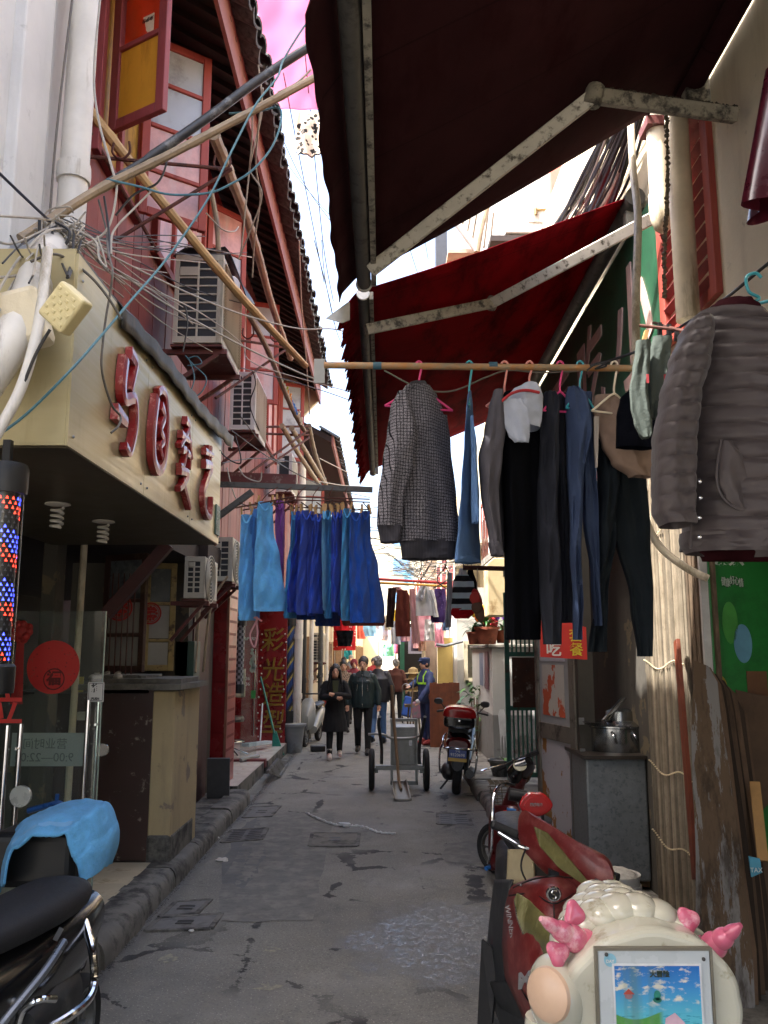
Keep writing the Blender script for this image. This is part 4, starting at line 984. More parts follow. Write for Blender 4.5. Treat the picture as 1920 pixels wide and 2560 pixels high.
def mat_awning(name,c,tr,stain='24060a'):
 t=NT(name);n=t.noise(2.2,7,.65);col=t.mix(t.ramp(n,[(.35,0.0),(.7,1.0)]),mul(c,.8),mul(c,1.15))
 s=t.noise(1.6,8,.7,v=t.vec(scale=(2.2,.6,1),loc=(4,2,0)));col=t.mix(t.ramp(s,[(.50,0.0),(.66,.75)]),col,C(stain))
 sm_=t.math('FRACT',t.math('MULTIPLY',t.xyz()[1],1.55));sm_=t.ramp(sm_,[(.0,1.0),(.012,1.0),(.02,0.0)]);col=t.mix(t.math('MULTIPLY',sm_,.6),col,mul(c,.35));t.col(col);t.rgh(.95);t.set(Specular_IOR_Level=.05);wv=t.noise(160,2,.5);t.bump(t.math('ADD',t.math('MULTIPLY',wv,.3),n),.15,.01)
 tl=t.N('ShaderNodeBsdfTranslucent');t.L(col,tl.inputs[0]);ms=t.N('ShaderNodeMixShader');ms.inputs[0].default_value=tr
 t.L(t.b.outputs[0],ms.inputs[1]);t.L(tl.outputs[0],ms.inputs[2]);t.L(ms.outputs[0],t.o.inputs[0]);return keep(t)
AW1=mat_awning('dark_maroon_awning',C('331a1e'),.02);AW2=mat_awning('red_awning',C('74101a'),.22,'2c070b')
ARMW=M('dirty_white_arm','bdb9ae',.5,var=.15,scale=6,stain='4a443a',samt=.35,sscale=16);ARMG=M('dusty_grey_arm','8d887c',.7,var=.3,scale=8,stain='383430',samt=.55,sscale=14)
def arm(name_parent,pts,mats,w=.065,h=.05):
 for i in range(len(pts)-1):obj('arm',MB().beam(pts[i],pts[i+1],w,h,up=(0,1,.3)),mats[i],name_parent,bev=.008)
 m=MB()
 for p in pts[1:-1]:m.lathe([(.0,-.05),(.045,-.05),(.05,-.03),(.05,.03),(.045,.05),(0,.05)],p,14,(.3,0,1))
 obj('elbow',m,ARMG,name_parent)
def awning(Y0,Y1,xf,zf,xw,zw,mat,label,sag=.05,zf1=None,val=.2,fray=False):
 zf1=zf if zf1 is None else zf1;t=thing('awning',label,'awning',(xw,(Y0+Y1)/2,zw))
 def fab(u,v):
  y=Y0+(Y1-Y0)*u;zz=zf+(zf1-zf)*u;x=xf+(xw-xf)*v
  e=.010*math.sin(y*5+v*3)*math.sin(math.pi*v)
  return(x,y,zz+(zw-zz)*v+.045-sag*math.sin(math.pi*v)*(1-.5*abs(2*u-1))+e)
 m=MB();m.grid(fab,30,16);obj('canvas',m,mat,t,solid=.006)
 n=int((Y1-Y0)/.02);m=MB();rr=random.Random(4);cols=[]
 for i in range(n+1):
  y=Y0+(Y1-Y0)*i/n;u=i/n;zz=zf+(zf1-zf)*u;dn=val
  if fray:dn=val*(.78+.22*abs(math.sin(y*9)))+rr.uniform(-.03,.02)-(.10 if(i%7==0)else 0)
  w=.006*math.sin(y*9)+.004*math.sin(y*23);cols.append([(xf-.03,y,zz+.04),(xf-.06,y,zz+.012+w*.2),(xf-.06-dn*.5+w,y,zz-dn*.55),(xf-.06-dn*.62+w,y,zz-dn)])
 vs=[p for c_ in cols for p in c_];m.add(vs,[(i*4+j,(i+1)*4+j,(i+1)*4+j+1,i*4+j+1)for i in range(n)for j in range(3)],True)
 obj('valance',m,mat,t,solid=.005)
 obj('front_bar',MB().tube([(xf,Y0-.02,zf),(xf,Y1+.02,zf1)],.042,16),GREYIRON,t);obj('front_bar_rail',MB().beam((xf+.06,Y0,zf),(xf+.06,Y1,zf1),.03,.06),ARMG,t)
 for yy,z_ in((Y0,zf),(Y1,zf1)):obj('bar_cap',MB().lathe([(0,-.012),(.048,-.012),(.05,0),(.048,.012),(0,.012)],(xf,yy-.03 if yy==Y0 else yy+.03,z_),18,(0,1,0)),M('white_cap','d8d6d0',.5),t)
 obj('roller',MB().tube([(xw+.0,Y0-.03,zw+.02),(xw+.0,Y1+.03,zw+.02)],.075,16),mat if not fray else GREYIRON,t)
 for yy in(Y0+.12,Y1-.12):obj('wall_bracket',MB().box((xw-.05,yy-.05,zw-.16),(xw+.1,yy+.05,zw+.1)),ARMG,t,bev=.01)
 return t
XF,XW=-.12,1.86
A1=awning(2.52,4.78,XF,4.02,XW,5.18,AW1,'dark maroon awning overhead in the near right',zf1=3.98,val=.13)
def inplane(x,y,xf=XF,zf=4.0,xw=XW,zw=5.18,drop=.09):
 a=P(x,y,Y=1.0);o_=Vector((0,0,CAMH));d=a-o_;k=(zw-zf)/(xw-xf)
 t=(zf-drop-k*xf-CAMH)/(d.z-k*d.x);return o_+d*t
arm(A1,[P(1590,250,X=1.86),inplane(1283,207),inplane(800,585)],[ARMG,ARMW],.075,.06)
m=MB();rr=random.Random(5);a_=P(1590,250,X=1.86);b_=inplane(1283,207)
for i in range(420):
 p=a_.lerp(b_,rr.random())+Vector((rr.uniform(-.02,.02),rr.uniform(-.03,.03),.03));m.cbox(p,(.012,.012,.018),Euler((rr.random()*3,rr.random()*3,rr.random()*3)))
obj('dust_crust',m,M('dust_crust','3a342c',1.0,var=.4),A1,kind='stuff')
m=MB().wprism([P(752,652,Y=4.8),P(703,688,Y=4.75),P(735,697,Y=4.78),P(752,690,Y=4.8)],(.01,.01,0));obj('torn_flap',m,M('silver_flap','b9b9b6',.5),A1)
A2=awning(5.98,11.6,-.155,4.42,1.90,5.18,AW2,'bright red awning with frayed edge behind the laundry bar',zf1=4.28,fray=True,val=.20,sag=.04)
f2=lambda x,y:inplane(x,y,-.155,4.38,1.9,5.18,.09)
arm(A2,[P(1412,470,X=1.84),f2(1062,655),f2(790,712)],[ARMW,ARMG],.085,.06)
A0_ADDED=awning(-3.0,2.2,XF,4.02,XW,5.18,AW1,'unseen maroon awning added behind the viewer for its shade')  # out of view, added to keep the hanging jacket in shade
m=MB()
def umb(u,v):a=u*2*math.pi;fo=.03*math.cos(a*6);r_=(.09+.07*v+fo*(.4+v));c_=P(1655,150+290*v,Y=3.2);return c_+Vector((r_*math.cos(a)+.10,r_*math.sin(a),0))
m.grid(umb,72,16,wrap=True);single('hanging_canopy',m,M('purple_red_cloth','4a1222',.3,var=.25,scale=5,coat=.5,bump=.3,bscale=20),'folded glossy purple-red cloth hanging at the right edge','cloth')
m=MB();m2=MB();rr=random.Random(11)
for k in range(40):
 u=k/39;mm=m if k%6 else m2
 a=P(1185+110*u+rr.uniform(-6,6),505-10*u,X=1.78+rr.uniform(-.05,.1));b=P(1330+70*u+rr.uniform(-6,6),232,X=1.74+rr.uniform(-.05,.12))
 c_=a.lerp(b,.5)+Vector((rr.uniform(-.05,.05),0,-.08+rr.uniform(-.07,.07)));mm.curve([a+(a-b)*.3,a,c_,b,b+(b-a)*.4],rr.choice([.008,.011,.015,.019]),6,6)
tag(obj('cable_bundle',m,CABLEK,kind='stuff'),'thick bundle of black cables above the red awning','cables');tag(obj('cable_bundle',m2,CABLEW,kind='stuff'),'pale cables running among the black bundle above the red awning','cables')
lf=thing('drying_loft','rough timber loft with white panels projecting above the red awning','loft',P(1000,545,Y=10.5))
def pbox(name,x0,y0,x1,y1,Y,d,mat,par,**kw):
 a=P(x0,y1,Y=Y);b=P(x1,y0,Y=Y);return obj(name,MB().box((a.x,Y,a.z),(b.x,Y+d,b.z)),mat,par,**kw)
WOODG=M('grey_weathered_wood','6a5a48',.85,var=.4,scale=8,bump=.4,bscale=40,stain='3a2e24',samt=.4,sscale=6);WOODP=M('pale_timber','b09a86',.8,var=.2,scale=6)
pbox('post',943,455,965,640,10.8,.25,M('dark_slate_post','3a3f48',.6),lf);pbox('panel',1045,330,1095,640,11.2,.1,PLWHITE,lf);pbox('panel',1000,400,1042,640,11.25,.1,PLGREY,lf)
for k in range(7):a=P(1000+k*11,425+6*k,Y=10.6);b=P(985+k*12,470+10*k,Y=10.6);obj('plank',MB().beam(a,b+Vector((0,0,-.1)),.05,.02),WOODG,lf)
pbox('shelf',968,538,1034,546,10.4,.5,WOODP,lf);obj('rail',MB().tube([P(978,470,Y=10.3),P(1030,540,Y=10.3)],.045,10),WHITEPVC,lf)
pbox('shelf',1060,508,1200,520,10.0,.6,DARKWOOD,lf);pbox('wall',1195,280,1300,520,9.6,.1,M('salmon_wall','b0695c',.8,var=.2),lf)
a_=P(1092,502,Y=10.0);b_=P(1202,345,Y=10.0)
au=thing('air_conditioner','white air conditioner with valve cover above the red awning','air conditioner',(a_.x,10,a_.z))
obj('casing',MB().box((a_.x,10,a_.z),(b_.x,10.4,b_.z+.2)),ACW,au,bev=.02);vq=P(1165,460,Y=9.99)
obj('valve_cover',MB().cbox(vq,(.30,.02,.26)),ACW,au,bev=.02);obj('valve',MB().tube([vq+Vector((-.05,-.03,.04)),vq+Vector((-.05,-.03,-.04))],.02,8).tube([vq+Vector((-.05,-.02,.03)),vq+Vector((.3,-.02,.05))],.014,8),M('brass_valve','8d7a52',.5,.5),au)
pole('bamboo_pole',[P(1057,430,Y=10.2),P(1040,490,Y=10.2),P(1030,545,Y=10.2)],.04,BAMBOOG,'grey bamboo with blue tape on the timber loft')
sc=thing('bamboo_screen','sunlit split-bamboo screen standing against the right wall','screen',(1.9,5.7,.11))
BAMS=mat_bamboo('split_bamboo',C('6a6050'),C('8c8170'),.55);rr=random.Random(3)
ya,yb=P(1400,1500,X=1.9).y,P(1492,1500,X=1.9).y;NB=26
for k in range(NB):
 y0=yb+(ya-yb)*k/NB;w=(ya-yb)/NB*.8
 obj('bamboo_strip',MB().tube([(1.905+rr.uniform(-.008,.008),y0+w/2,.12),(1.905+rr.uniform(-.006,.006),y0+w/2+rr.uniform(-.006,.006),1.6),(1.905+rr.uniform(-.01,.01),y0+w/2,3.25+rr.uniform(-.1,.05))],w/2,8),BAMS,sc)
m=MB()
for zz in(2.62,1.72,1.02,.55):
 for k in range(NB):m.ball((1.885,yb+(ya-yb)*(k+1)/NB,zz+.03*math.sin(k*.3)),(.008,.006,.006),6,4)
obj('twine_knot',m,M('twine','c9bb9a',.8),sc,kind='stuff')
rb=thing('board_partition','ragged weathered boards beside the bamboo screen','partition',(1.9,5.1,.11))
BRD=M('old_grey_board','5d4d3c',.85,rv=.35,var=.45,scale=7,bump=.5,bscale=30,stain='2f2720',samt=.4,sscale=5,streak=True)
yc=P(1492,1500,X=1.9).y;yd=P(1556,1500,X=1.9).y
for k in range(9):
 y0=yc-(yc-yd)*(k+1)/9;w=(yc-yd)/9*rr.uniform(.72,.95);x=1.9+rr.uniform(-.03,.04)
 obj('board',MB().wprism([(x,y0,.12),(x,y0+w,.12),(x+rr.uniform(-.02,.02),y0+w,3.1+rr.uniform(-.4,.1)),(x,y0+w*.4,3.05+rr.uniform(-.3,.2)),(x,y0,2.9+rr.uniform(-.4,.1))],(.018,0,0)),BRD,rb)
single('wooden_stick',MB().beam(P(1462,1383,X=1.83),P(1503,1900,X=1.70),.06,.025,up=(1,0,0)),M('red_brown_wood','6e3520',.6,var=.25,scale=8,bump=.2,bscale=50),'red-brown wooden batten leaning against the boards','stick',bev=.003)
single('hose',MB().curve([P(1392,1060,Y=5.0),P(1395,1120,Y=5.0),P(1425,1180,Y=5.0),P(1480,1225,Y=4.9),P(1530,1250,Y=4.85)],.022,10),CREAMPVC,'cream corrugated hose curving across the bamboo screen','hose')
GRC=M('green_cooler_print','1f7a30',.35,var=.2,scale=1.5,stain='14551f',samt=.4,sscale=1.2,coat=.2)
gc=thing('drinks_cooler','tall green drinks cooler with printed side at right edge','cooler',(2.2,5.0,.11))
x0=P(1537,1400,Y=4.95).x;zt=P(1537,1190,Y=4.95).z
obj('body',MB().wprism([(x0,4.95,.35),(2.6,4.95,.35),(2.6,5.4,.35),(x0+.3,5.4,.35)],(0,0,zt-.35)),GRC,gc,bev=.01)
obj('edge_trim',MB().box((x0-.045,4.94,.35),(x0-.002,4.965,zt)),M('cooler_white','bdbcb6',.4),gc)
GTX=M('cooler_lettering','c9d2c4',.5);GTD=M('cooler_lettering_shadow','123a1a',.5)
for k,cc in enumerate('健康好心情'):
 c_=P(1563+k*9.5,1257+3*math.sin(k*2),Y=4.945);text(cc,.055,c_+Vector((.003,.002,-.003)),GTD,gc,depth=.001,bold=.003,sx=.5);text(cc,.055,c_,GTX,gc,depth=.002,sx=.5)
text('绿茶',.10,P(1572,1208,Y=4.945),GTX,gc,depth=.001,bold=.003,shear=.2)
for(xx,yy,rx,rz,hx)in((1605,1390,.052,.11,'5f93a8'),(1577,1345,.045,.12,'3f8a35'),(1557,1490,.04,.08,'9a8a20')):
 obj('printed_shape',MB().lathe([(0,-.0012),(1,-.0012),(1,.0012),(0,.0012)],(0,0,0),28,(0,1,0)).xf(Matrix.Translation(P(xx,yy,Y=4.944))@Matrix.Diagonal((rx,1,rz,1))),M('print_'+hx,hx,.4),gc)
a=P(1622,1600,Y=4.944);b=P(1655,1450,Y=4.944);obj('printed_door',MB().box((a.x,4.940,a.z),(b.x,4.944,b.z)),M('print_brown','6e4a2c',.5),gc)
CRD=M('brown_cardboard','6b5542',.9,rv=.3,var=.3,scale=5,bump=.3,bscale=50,stain='4a3a2c',samt=.4,sscale=4,streak=True);CRDD=M('dark_cardboard','3e3024',.9,rv=.3,var=.35,scale=5,bump=.3,bscale=50,stain='2e241c',samt=.4)
CRDG=NT('torn_cardboard');n_=CRDG.noise(3.4,9,.72,v=CRDG.vec(scale=(3.0,3.0,.42)));c_=CRDG.mix(CRDG.ramp(n_,[(.51,0.0),(.52,1.0)]),C('5e4c3a'),C('7d7a77'));c_=CRDG.mix(CRDG.ramp(CRDG.noise(9,6,.7,v=CRDG.vec(scale=(1,1,.3))),[(.48,0.0),(.62,.8)]),c_,C('33271c'));CRDG.col(c_);CRDG.rgh(.9);CRDG.bump(n_,.4,.01);keep(CRDG)
cbs=[(0,CRDG.m),(1,CRD),(2,CRDD),(3,CRD),(4,CRDD),(5,CRD),(6,CRDD),(7,CRD)]
for k,mt in cbs:
 Yk=4.42+.05*k+(.015*math.sin(k*5));sh_=k*8
 pl_=[(1500+sh_*.3,2300),(1512+sh_*.5,1860),(1505+sh_,1600),(1512+sh_,1430+7*k),(1545+sh_,1438+9*k),(1562+sh_,1475+6*k),(1572+sh_,1540),(1592+sh_,1700),(1612+sh_,1880),(1628+sh_,2060),(1640+sh_,2300)]
 rr=random.Random(k);pts=[P(x+rr.uniform(-4,4),y+rr.uniform(-5,5),Y=Yk)+Vector((0,.10*(1-(y-1400)/900),0))for x,y in pl_]
 lab=['torn cardboard sheet with grey paper remains, foremost of the leaning stack','cardboard sheet directly behind the torn grey one'][k]if k<2 else['third','fourth','fifth','sixth','seventh','rearmost'][k-2]+' of the flattened cardboard sheets, counted back from the torn grey one'
 single('cardboard_sheet',MB().wprism(pts,(0.003,.012,0)),mt,lab,'cardboard','flattened cardboard leaning at the right edge')
m=MB();cpt=[(1590,1490),(1659,1505),(1700,1560),(1690,1700),(1640,1760),(1618,1640),(1600,1560)]
single('cardboard_sheet',MB().wprism([P(x,y,Y=4.85)for x,y in cpt],(0,.012,0)),CRD,'curled brown cardboard sheet in front of the green cooler','cardboard','flattened cardboard leaning at the right edge')
single('yellow_batten',MB().beam(P(1630,1690,Y=4.6),P(1648,1860,Y=4.45),.05,.03),M('yellow_wood','9a7440',.7,var=.25,scale=8),'yellowish wooden batten beside the cardboard','stick')
bl_=thing('blue_carton','scrap of blue printed carton tucked under the cardboard','carton',P(1632,1920,Y=4.4));obj('scrap',MB().wprism([P(1618,1850,Y=4.3),P(1642,1855,Y=4.3),P(1646,1885,Y=4.3),P(1624,1895,Y=4.3)],(0,.01,0)),M('blue_carton','4a8fa8',.7,var=.15),bl_)
text('TAX',.03,P(1634,1880,Y=4.29),M('carton_white','c9d0d0',.7),bl_,depth=.001)
kt=thing('kitchen_recess','dark open kitchen corner with window behind the pots','kitchen',(1.8,7.5,.11))
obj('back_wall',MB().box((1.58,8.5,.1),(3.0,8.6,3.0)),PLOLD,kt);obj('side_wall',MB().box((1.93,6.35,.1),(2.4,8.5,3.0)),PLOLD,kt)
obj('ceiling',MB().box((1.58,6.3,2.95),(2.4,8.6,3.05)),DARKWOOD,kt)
OCH=M('ochre_window_frame','6b5c2e',.55,var=.2);a=P(1266,1520,Y=8.45);b=P(1393,1190,Y=8.45)
m=MB();fw=.05
m.box((1.6,8.42,a.z-.05),(b.x,8.47,a.z));m.box((b.x-fw,8.415,a.z),(b.x+.01,8.475,b.z));m.box((1.6,8.42,b.z),(b.x,8.47,b.z+.05));xm=(a.x+b.x)/2
kf=obj('window',m,OCH,kt,bev=.004);obj('pane',MB().box((1.6,8.44,a.z),(b.x-fw,8.45,b.z)),M('kitchen_glass','6b7a7c',.15,var=.4,scale=2.5,stain='99a5a2',samt=.4,sscale=1.5,streak=True),kf)
obj('green_band',MB().box((a.x+.1,8.3,b.z-.12),(b.x-.05,8.4,b.z+.15)),M('green_fascia','1e7a34',.5),kt);text('川',.1,(b.x-.32,8.295,b.z+.03),M('band_letter','c8d0c8',.5),kt,depth=.001)
STV=M('speckled_steel','767c80',.45,.5,var=.18,scale=14,bump=.3,bscale=60,stain='5e6468',samt=.4,sscale=34)
sv=thing('stove','grimy speckled steel stove front under the big pot','stove',(1.6,6.7,.11));a=P(1275,1905,Y=6.45);b=P(1412,1640,Y=6.45)
obj('body',MB().box((a.x,6.45,a.z),(1.92,7.4,b.z)),STV,sv,bev=.015);obj('top_edge',MB().box((a.x-.02,6.43,b.z),(1.925,7.4,b.z+.025)),M('greasy_rim','2e2822',.4,var=.4,scale=12),sv);obj('shelf_below',MB().box((a.x,6.5,.13),(1.92,7.3,a.z-.002)),M('rusty_back','4a3820',.8,var=.4,scale=6),sv)
STN=M('stainless_pot','a3a6a8',.22,.95,var=.12,scale=6,stain='4a4844',samt=.3,sscale=4)
pc_=P(1334,1628,Y=6.85);pr=.245;ph_=P(1334,1570,Y=6.85).z-pc_.z
pot=thing('cooking_pot','large stainless pot with lid on the stove','pot',pc_)
obj('bowl',MB().lathe([(pr*.96,0),(pr,.02),(pr,ph_),(pr*1.05,ph_+.008),(pr*1.05,ph_+.018),(pr*.98,ph_+.02)],pc_,36),STN,pot)
obj('lid',MB().lathe([(pr*1.03,ph_+.02),(pr*.8,ph_+.035),(pr*.45,ph_+.05),(pr*.43,ph_+.12),(pr*.3,ph_+.14),(0,ph_+.145)],pc_+Vector((.03,0,0)),36),STN,pot)
for s in(-.10,.06):obj('handle',MB().curve([pc_+Vector((s,-pr*.95,ph_-.02)),pc_+Vector((s+.005,-pr-.03,ph_-.05)),pc_+Vector((s+.03,-pr-.02,ph_-.1))],.008,8,5),STN,pot)
ld=thing('strainer','long handled wire strainer lying across the pot','strainer',P(1275,1560,Y=6.6));lq=P(1285,1560,Y=6.62)
obj('bowl',MB().lathe([(.0,-.03),(.06,-.02),(.09,.0),(.095,.004)],lq,20),STN,ld);obj('handle',MB().tube([lq+Vector((.06,0,.01)),P(1345,1508,Y=6.75)],.011,8).tube([lq+Vector((.09,0,.01)),P(1352,1508,Y=6.78)],.009,8),CHROME,ld)
fc=thing('tap','dark kitchen tap beside the window','tap',P(1375,1510,Y=8.2));obj('spout',MB().curve([P(1362,1512,Y=8.0),P(1375,1512,Y=8.0),P(1385,1540,Y=8.0),P(1410,1550,Y=8.0)],.02,8,5),BLACKPL,fc);obj('lever',MB().tube([P(1360,1510,Y=7.98),P(1378,1508,Y=7.98)],.012,8),CHROME,fc)
hk=thing('ladle','small ladle hanging in front of the kitchen window','ladle',P(1328,1420,Y=8.3));obj('handle',MB().tube([P(1336,1330,Y=8.3),P(1331,1420,Y=8.3)],.006,6),STN,hk);obj('bowl',MB().ball(P(1331,1425,Y=8.3),(.035,.03,.03),12,8),STN,hk)
dA=Vector((1.52,6.85,.13));dB=Vector((1.345,7.60,.13));dd=(dB-dA).normalized();dw=(dB-dA).length
ad=thing('aluminium_door','aluminium framed door with torn posters standing half open','door',dA)
def dq(u,z,o_=0):n_=Vector((-dd.y,dd.x,0));return dA+dd*u+n_*o_+Vector((0,0,z))
ALU=M('grimy_aluminium','76726a',.5,.5,var=.25,scale=8,stain='3c3833',samt=.35,sscale=5);H_=2.15
m=MB()
for u,w in((.05,.10),(dw-.03,.06)):m.beam(dq(u,0),dq(u,H_),w,.05,up=(-dd.y,dd.x,0))
for z,h in((.06,.12),(1.02,.13),(H_-.04,.08)):m.beam(dq(.1,z),dq(dw-.06,z),.046,h)
obj('frame',m,ALU,ad,bev=.004)
def mat_poster(name,paper,under,seed):
 t=NT(name);n=t.noise(2.6,9,.62,v=t.vec(loc=(seed,1,2),scale=(1,1,.6)));c=t.mix(t.ramp(n,[(.50,0.0),(.508,1.0)]),under,paper);c=t.mix(t.ramp(t.noise(14,5,.7),[(.62,0.0),(.75,.6)]),c,mul(under,.5));t.col(c);t.rgh(.8);t.bump(n,.3,.006);return keep(t)
obj('panel',MB().beam(dq(.1,.54),dq(dw-.06,.54),.012,.86),mat_poster('torn_white_poster',C('a3a0a6'),C('8a5e2c'),3),ad);obj('panel',MB().beam(dq(.1,1.55),dq(dw-.06,1.55),.012,1.0),M('door_glass_grey','8b8d90',.4,var=.15,scale=3),ad)
obj('poster',MB().beam(dq(.18,1.80,.012),dq(dw-.10,1.80,.012),.002,.40),M('white_paper','a9a9b2',.7,var=.05),ad);obj('poster',MB().beam(dq(.2,1.36,.014),dq(dw-.14,1.36,.014),.003,.42),mat_poster('torn_orange_poster',C('a8492a'),C('a9a49e'),8),ad)
obj('jamb',MB().beam(dA+Vector((.05,-.05,0)),dA+Vector((.05,-.05,2.9)),.10,.12),M('dark_jamb','3a3731',.6,.2,var=.25,scale=6),ad);
for z in(1.15,.92):obj('hinge',MB().cbox(dA+Vector((.0,-.12,z)),(.04,.02,.05)),STEEL,ad)
ms=thing('menu_sign','red hanging sign with white and yellow characters above the aluminium door','sign',P(1216,1420,Y=6.5));a=P(1168,1422,Y=6.5);b=P(1266,1355,Y=6.5)
obj('board',MB().wprism([(a.x,6.5,a.z+.01),(b.x,6.5,a.z-.01),(b.x,6.5,b.z),(a.x,6.5,b.z+.1)],(0,.02,0)),M('red_sign_board','b3261e',.45,var=.12,scale=4),ms)
SW_=M('sign_white','d0c8c4',.5);SY_=M('sign_yellow','c9b02c',.5);w_=b.x-a.x
text('吃',.118,(a.x+w_*.28,6.496,a.z+.062),SW_,ms,depth=.002,bold=.002);text('小',.118,(a.x+w_*.28,6.496,a.z+.19),SW_,ms,depth=.002,bold=.002)
text('餐',.105,(a.x+w_*.77,6.496,a.z+.058),SY_,ms,depth=.002,bold=.001);text('套',.105,(a.x+w_*.77,6.496,a.z+.165),SY_,ms,depth=.002,bold=.001)
bp_=P(1300,1990,Z=.12);pb=thing('paint_bucket','white plastic paint bucket filled with rubble beside the stove','bucket',(1.43,5.55,.112));BW=M('white_bucket','bdbab2',.5,var=.1,scale=5,stain='7d786e',samt=.4)
c_=Vector((1.43,5.55,.112));obj('shell',MB().lathe([(.118,0),(.140,.26),(.152,.262),(.152,.285),(.142,.287),(.145,.33),(.150,.332),(.15,.345),(.135,.34),(.11,.02)],c_,32),BW,pb)
obj('rubble',MB().ball(c_+Vector((0,0,.31)),(.132,.132,.07),20,12,fn=lambda d:1+.12*mnoise.noise(d*6)),M('rubble','b0aca2',.95,var=.25,scale=30,bump=.7,bscale=90),pb)
obj('label_band',MB().lathe([(.1265,.09),(.1385,.235)],c_,32,cap=False),M('bucket_band','23262c',.5,var=.15,scale=10,stain='8d8a82',samt=.3,sscale=12),pb)
lb=obj('label',MB().cbox(c_+Vector((.0,-.135,.16)),(.085,.004,.085),Euler((R(5),0,0))),M('bucket_label','a8842e',.5,var=.3,scale=30),pb);text('nippo',.027,c_+Vector((0,-.139,.16)),M('label_ink','4a1c14',.5),lb,depth=.001,bold=.001)
obj('bail',MB().curve([c_+Vector((-.155,0,.27)),c_+Vector((-.10,-.13,.12)),c_+Vector((.03,-.165,.07)),c_+Vector((.13,-.10,.16)),c_+Vector((.155,0,.27))],.004,6,6),STEEL,pb)
GGM=M('green_gate_paint','2a6454',.5,var=.2,scale=6,stain='4a2a1c',samt=.3,sscale=5);gg=thing('iron_gate','dark green iron bar gate with rusty lock plate','gate',(1.85,11.5,.11))
gx0,gx1=P(1092,1500,Y=11.5).x,P(1175,1500,Y=11.5).x;m=MB()
for x in(gx0+.03,gx1):m.box((x-.03,11.48,.13),(x+.03,11.53,2.6))
for z in(.2,1.05,1.75,2.5):m.box((gx0+.06,11.485,z),(gx1-.03,11.525,z+.06))
obj('frame',m,GGM,gg)
for k in range(7):
 x=gx0+.10+(gx1-gx0-.16)*k/6
 for z0,z1 in((.26,1.05),(1.81,2.5)):obj('bar',MB().box((x-.011,11.49,z0),(x+.011,11.515,z1)),GGM,gg)
obj('lock_plate',MB().box((gx0+.09,11.475,1.09),(gx1-.05,11.484,1.74)),M('rusty_plate','4a2c1e',.75,var=.4,scale=9,bump=.3,stain='8d8378',samt=.2,sscale=7),gg)
bx0=P(1066,1600,Y=13.4).x
gb=thing('plant_wall','pale grey rendered wall block with darker lower half carrying flower pots','wall',(1.9,14.5,.11));zs=P(1066,1545,Y=13.4).z;ztb=P(1066,1400,Y=13.4).z
obj('upper',MB().box((bx0,13.4,zs),(2.6,16.4,ztb)),mat_plaster('pale_grey_render',C('c4c6c2'),C('a5a6a2'),C('83837f'),None,.35),gb,bev=.01);obj('lower',MB().box((bx0-.003,13.397,.0),(2.6,16.4,zs-.001)),M('grey_dado','858785',.8,var=.12,scale=4,stain='57544e',samt=.35),gb,bev=.01);obj('coping',MB().box((bx0-.05,13.36,ztb),(2.6,16.4,ztb+.06)),CONC,gb,bev=.015)
npst=obj('notice',MB().box((bx0-.008,14.5,1.25),(bx0-.004,15.1,1.8)),M('notice_blue','6f7c92',.6,var=.3,scale=3),gb);obj('notice',MB().box((bx0-.012,13.75,1.22),(bx0-.009,14.25,1.82)),M('notice_maroon','7c5a62',.6,var=.4,scale=16),gb)
obj('notice_stripe',MB().box((bx0-.014,14.35,1.25),(bx0-.010,14.45,1.8)),M('notice_pale','b9bac2',.6,var=.15),gb)
m=MB();rr=random.Random(2);ps=P(1085,1580,Y=13.39);
m.wprism([ps+Vector((x,0,z))for x,z in((-.06,.25),(-.03,.33),(.03,.33),(.07,.2),(.07,-.05),(.055,-.25),(.045,-.05),(.03,-.1),(.02,-.35),(.005,-.05),(-.015,-.1),(-.025,-.4),(-.04,0.0))],(0,-.004,0));obj('paint_splash',m,M('white_paint_drip','cfd2d0',.6),gb)
TERRA=M('terracotta','8a4a34',.8,var=.25,scale=8,stain='5c3426',samt=.35);LEAF=M('dark_leaf',C('2c5a26'),.45,var=.4,scale=20);LEAFL=M('light_leaf',C('5a8a34'),.5,var=.35,scale=20);SOIL=M('soil','3a2e24',.95,var=.3)
def leaf(mb,base,d,L,w,droop,n=6):
 d=Vector(d).normalized();sd=d.cross(Vector((0,0,1)))
 if sd.length<.05:sd=Vector((1,0,0))
 sd.normalize();L_=[]
 for i in range(n+1):
  t=i/n;p=Vector(base)+d*L*t+Vector((0,0,-droop*L*t*t));ww=w*math.sin(math.pi*(.12+.88*t)**.8)*(1-.15*t)if t<1 else .001;L_.append((p-sd*ww/2,p+Vector((0,0,-.12*ww)),p+sd*ww/2))
 vs=[v for q in L_ for v in q];mb.add(vs,[(i*3+j,i*3+j+1,i*3+j+4,i*3+j+3)for i in range(n)for j in range(2)],True)
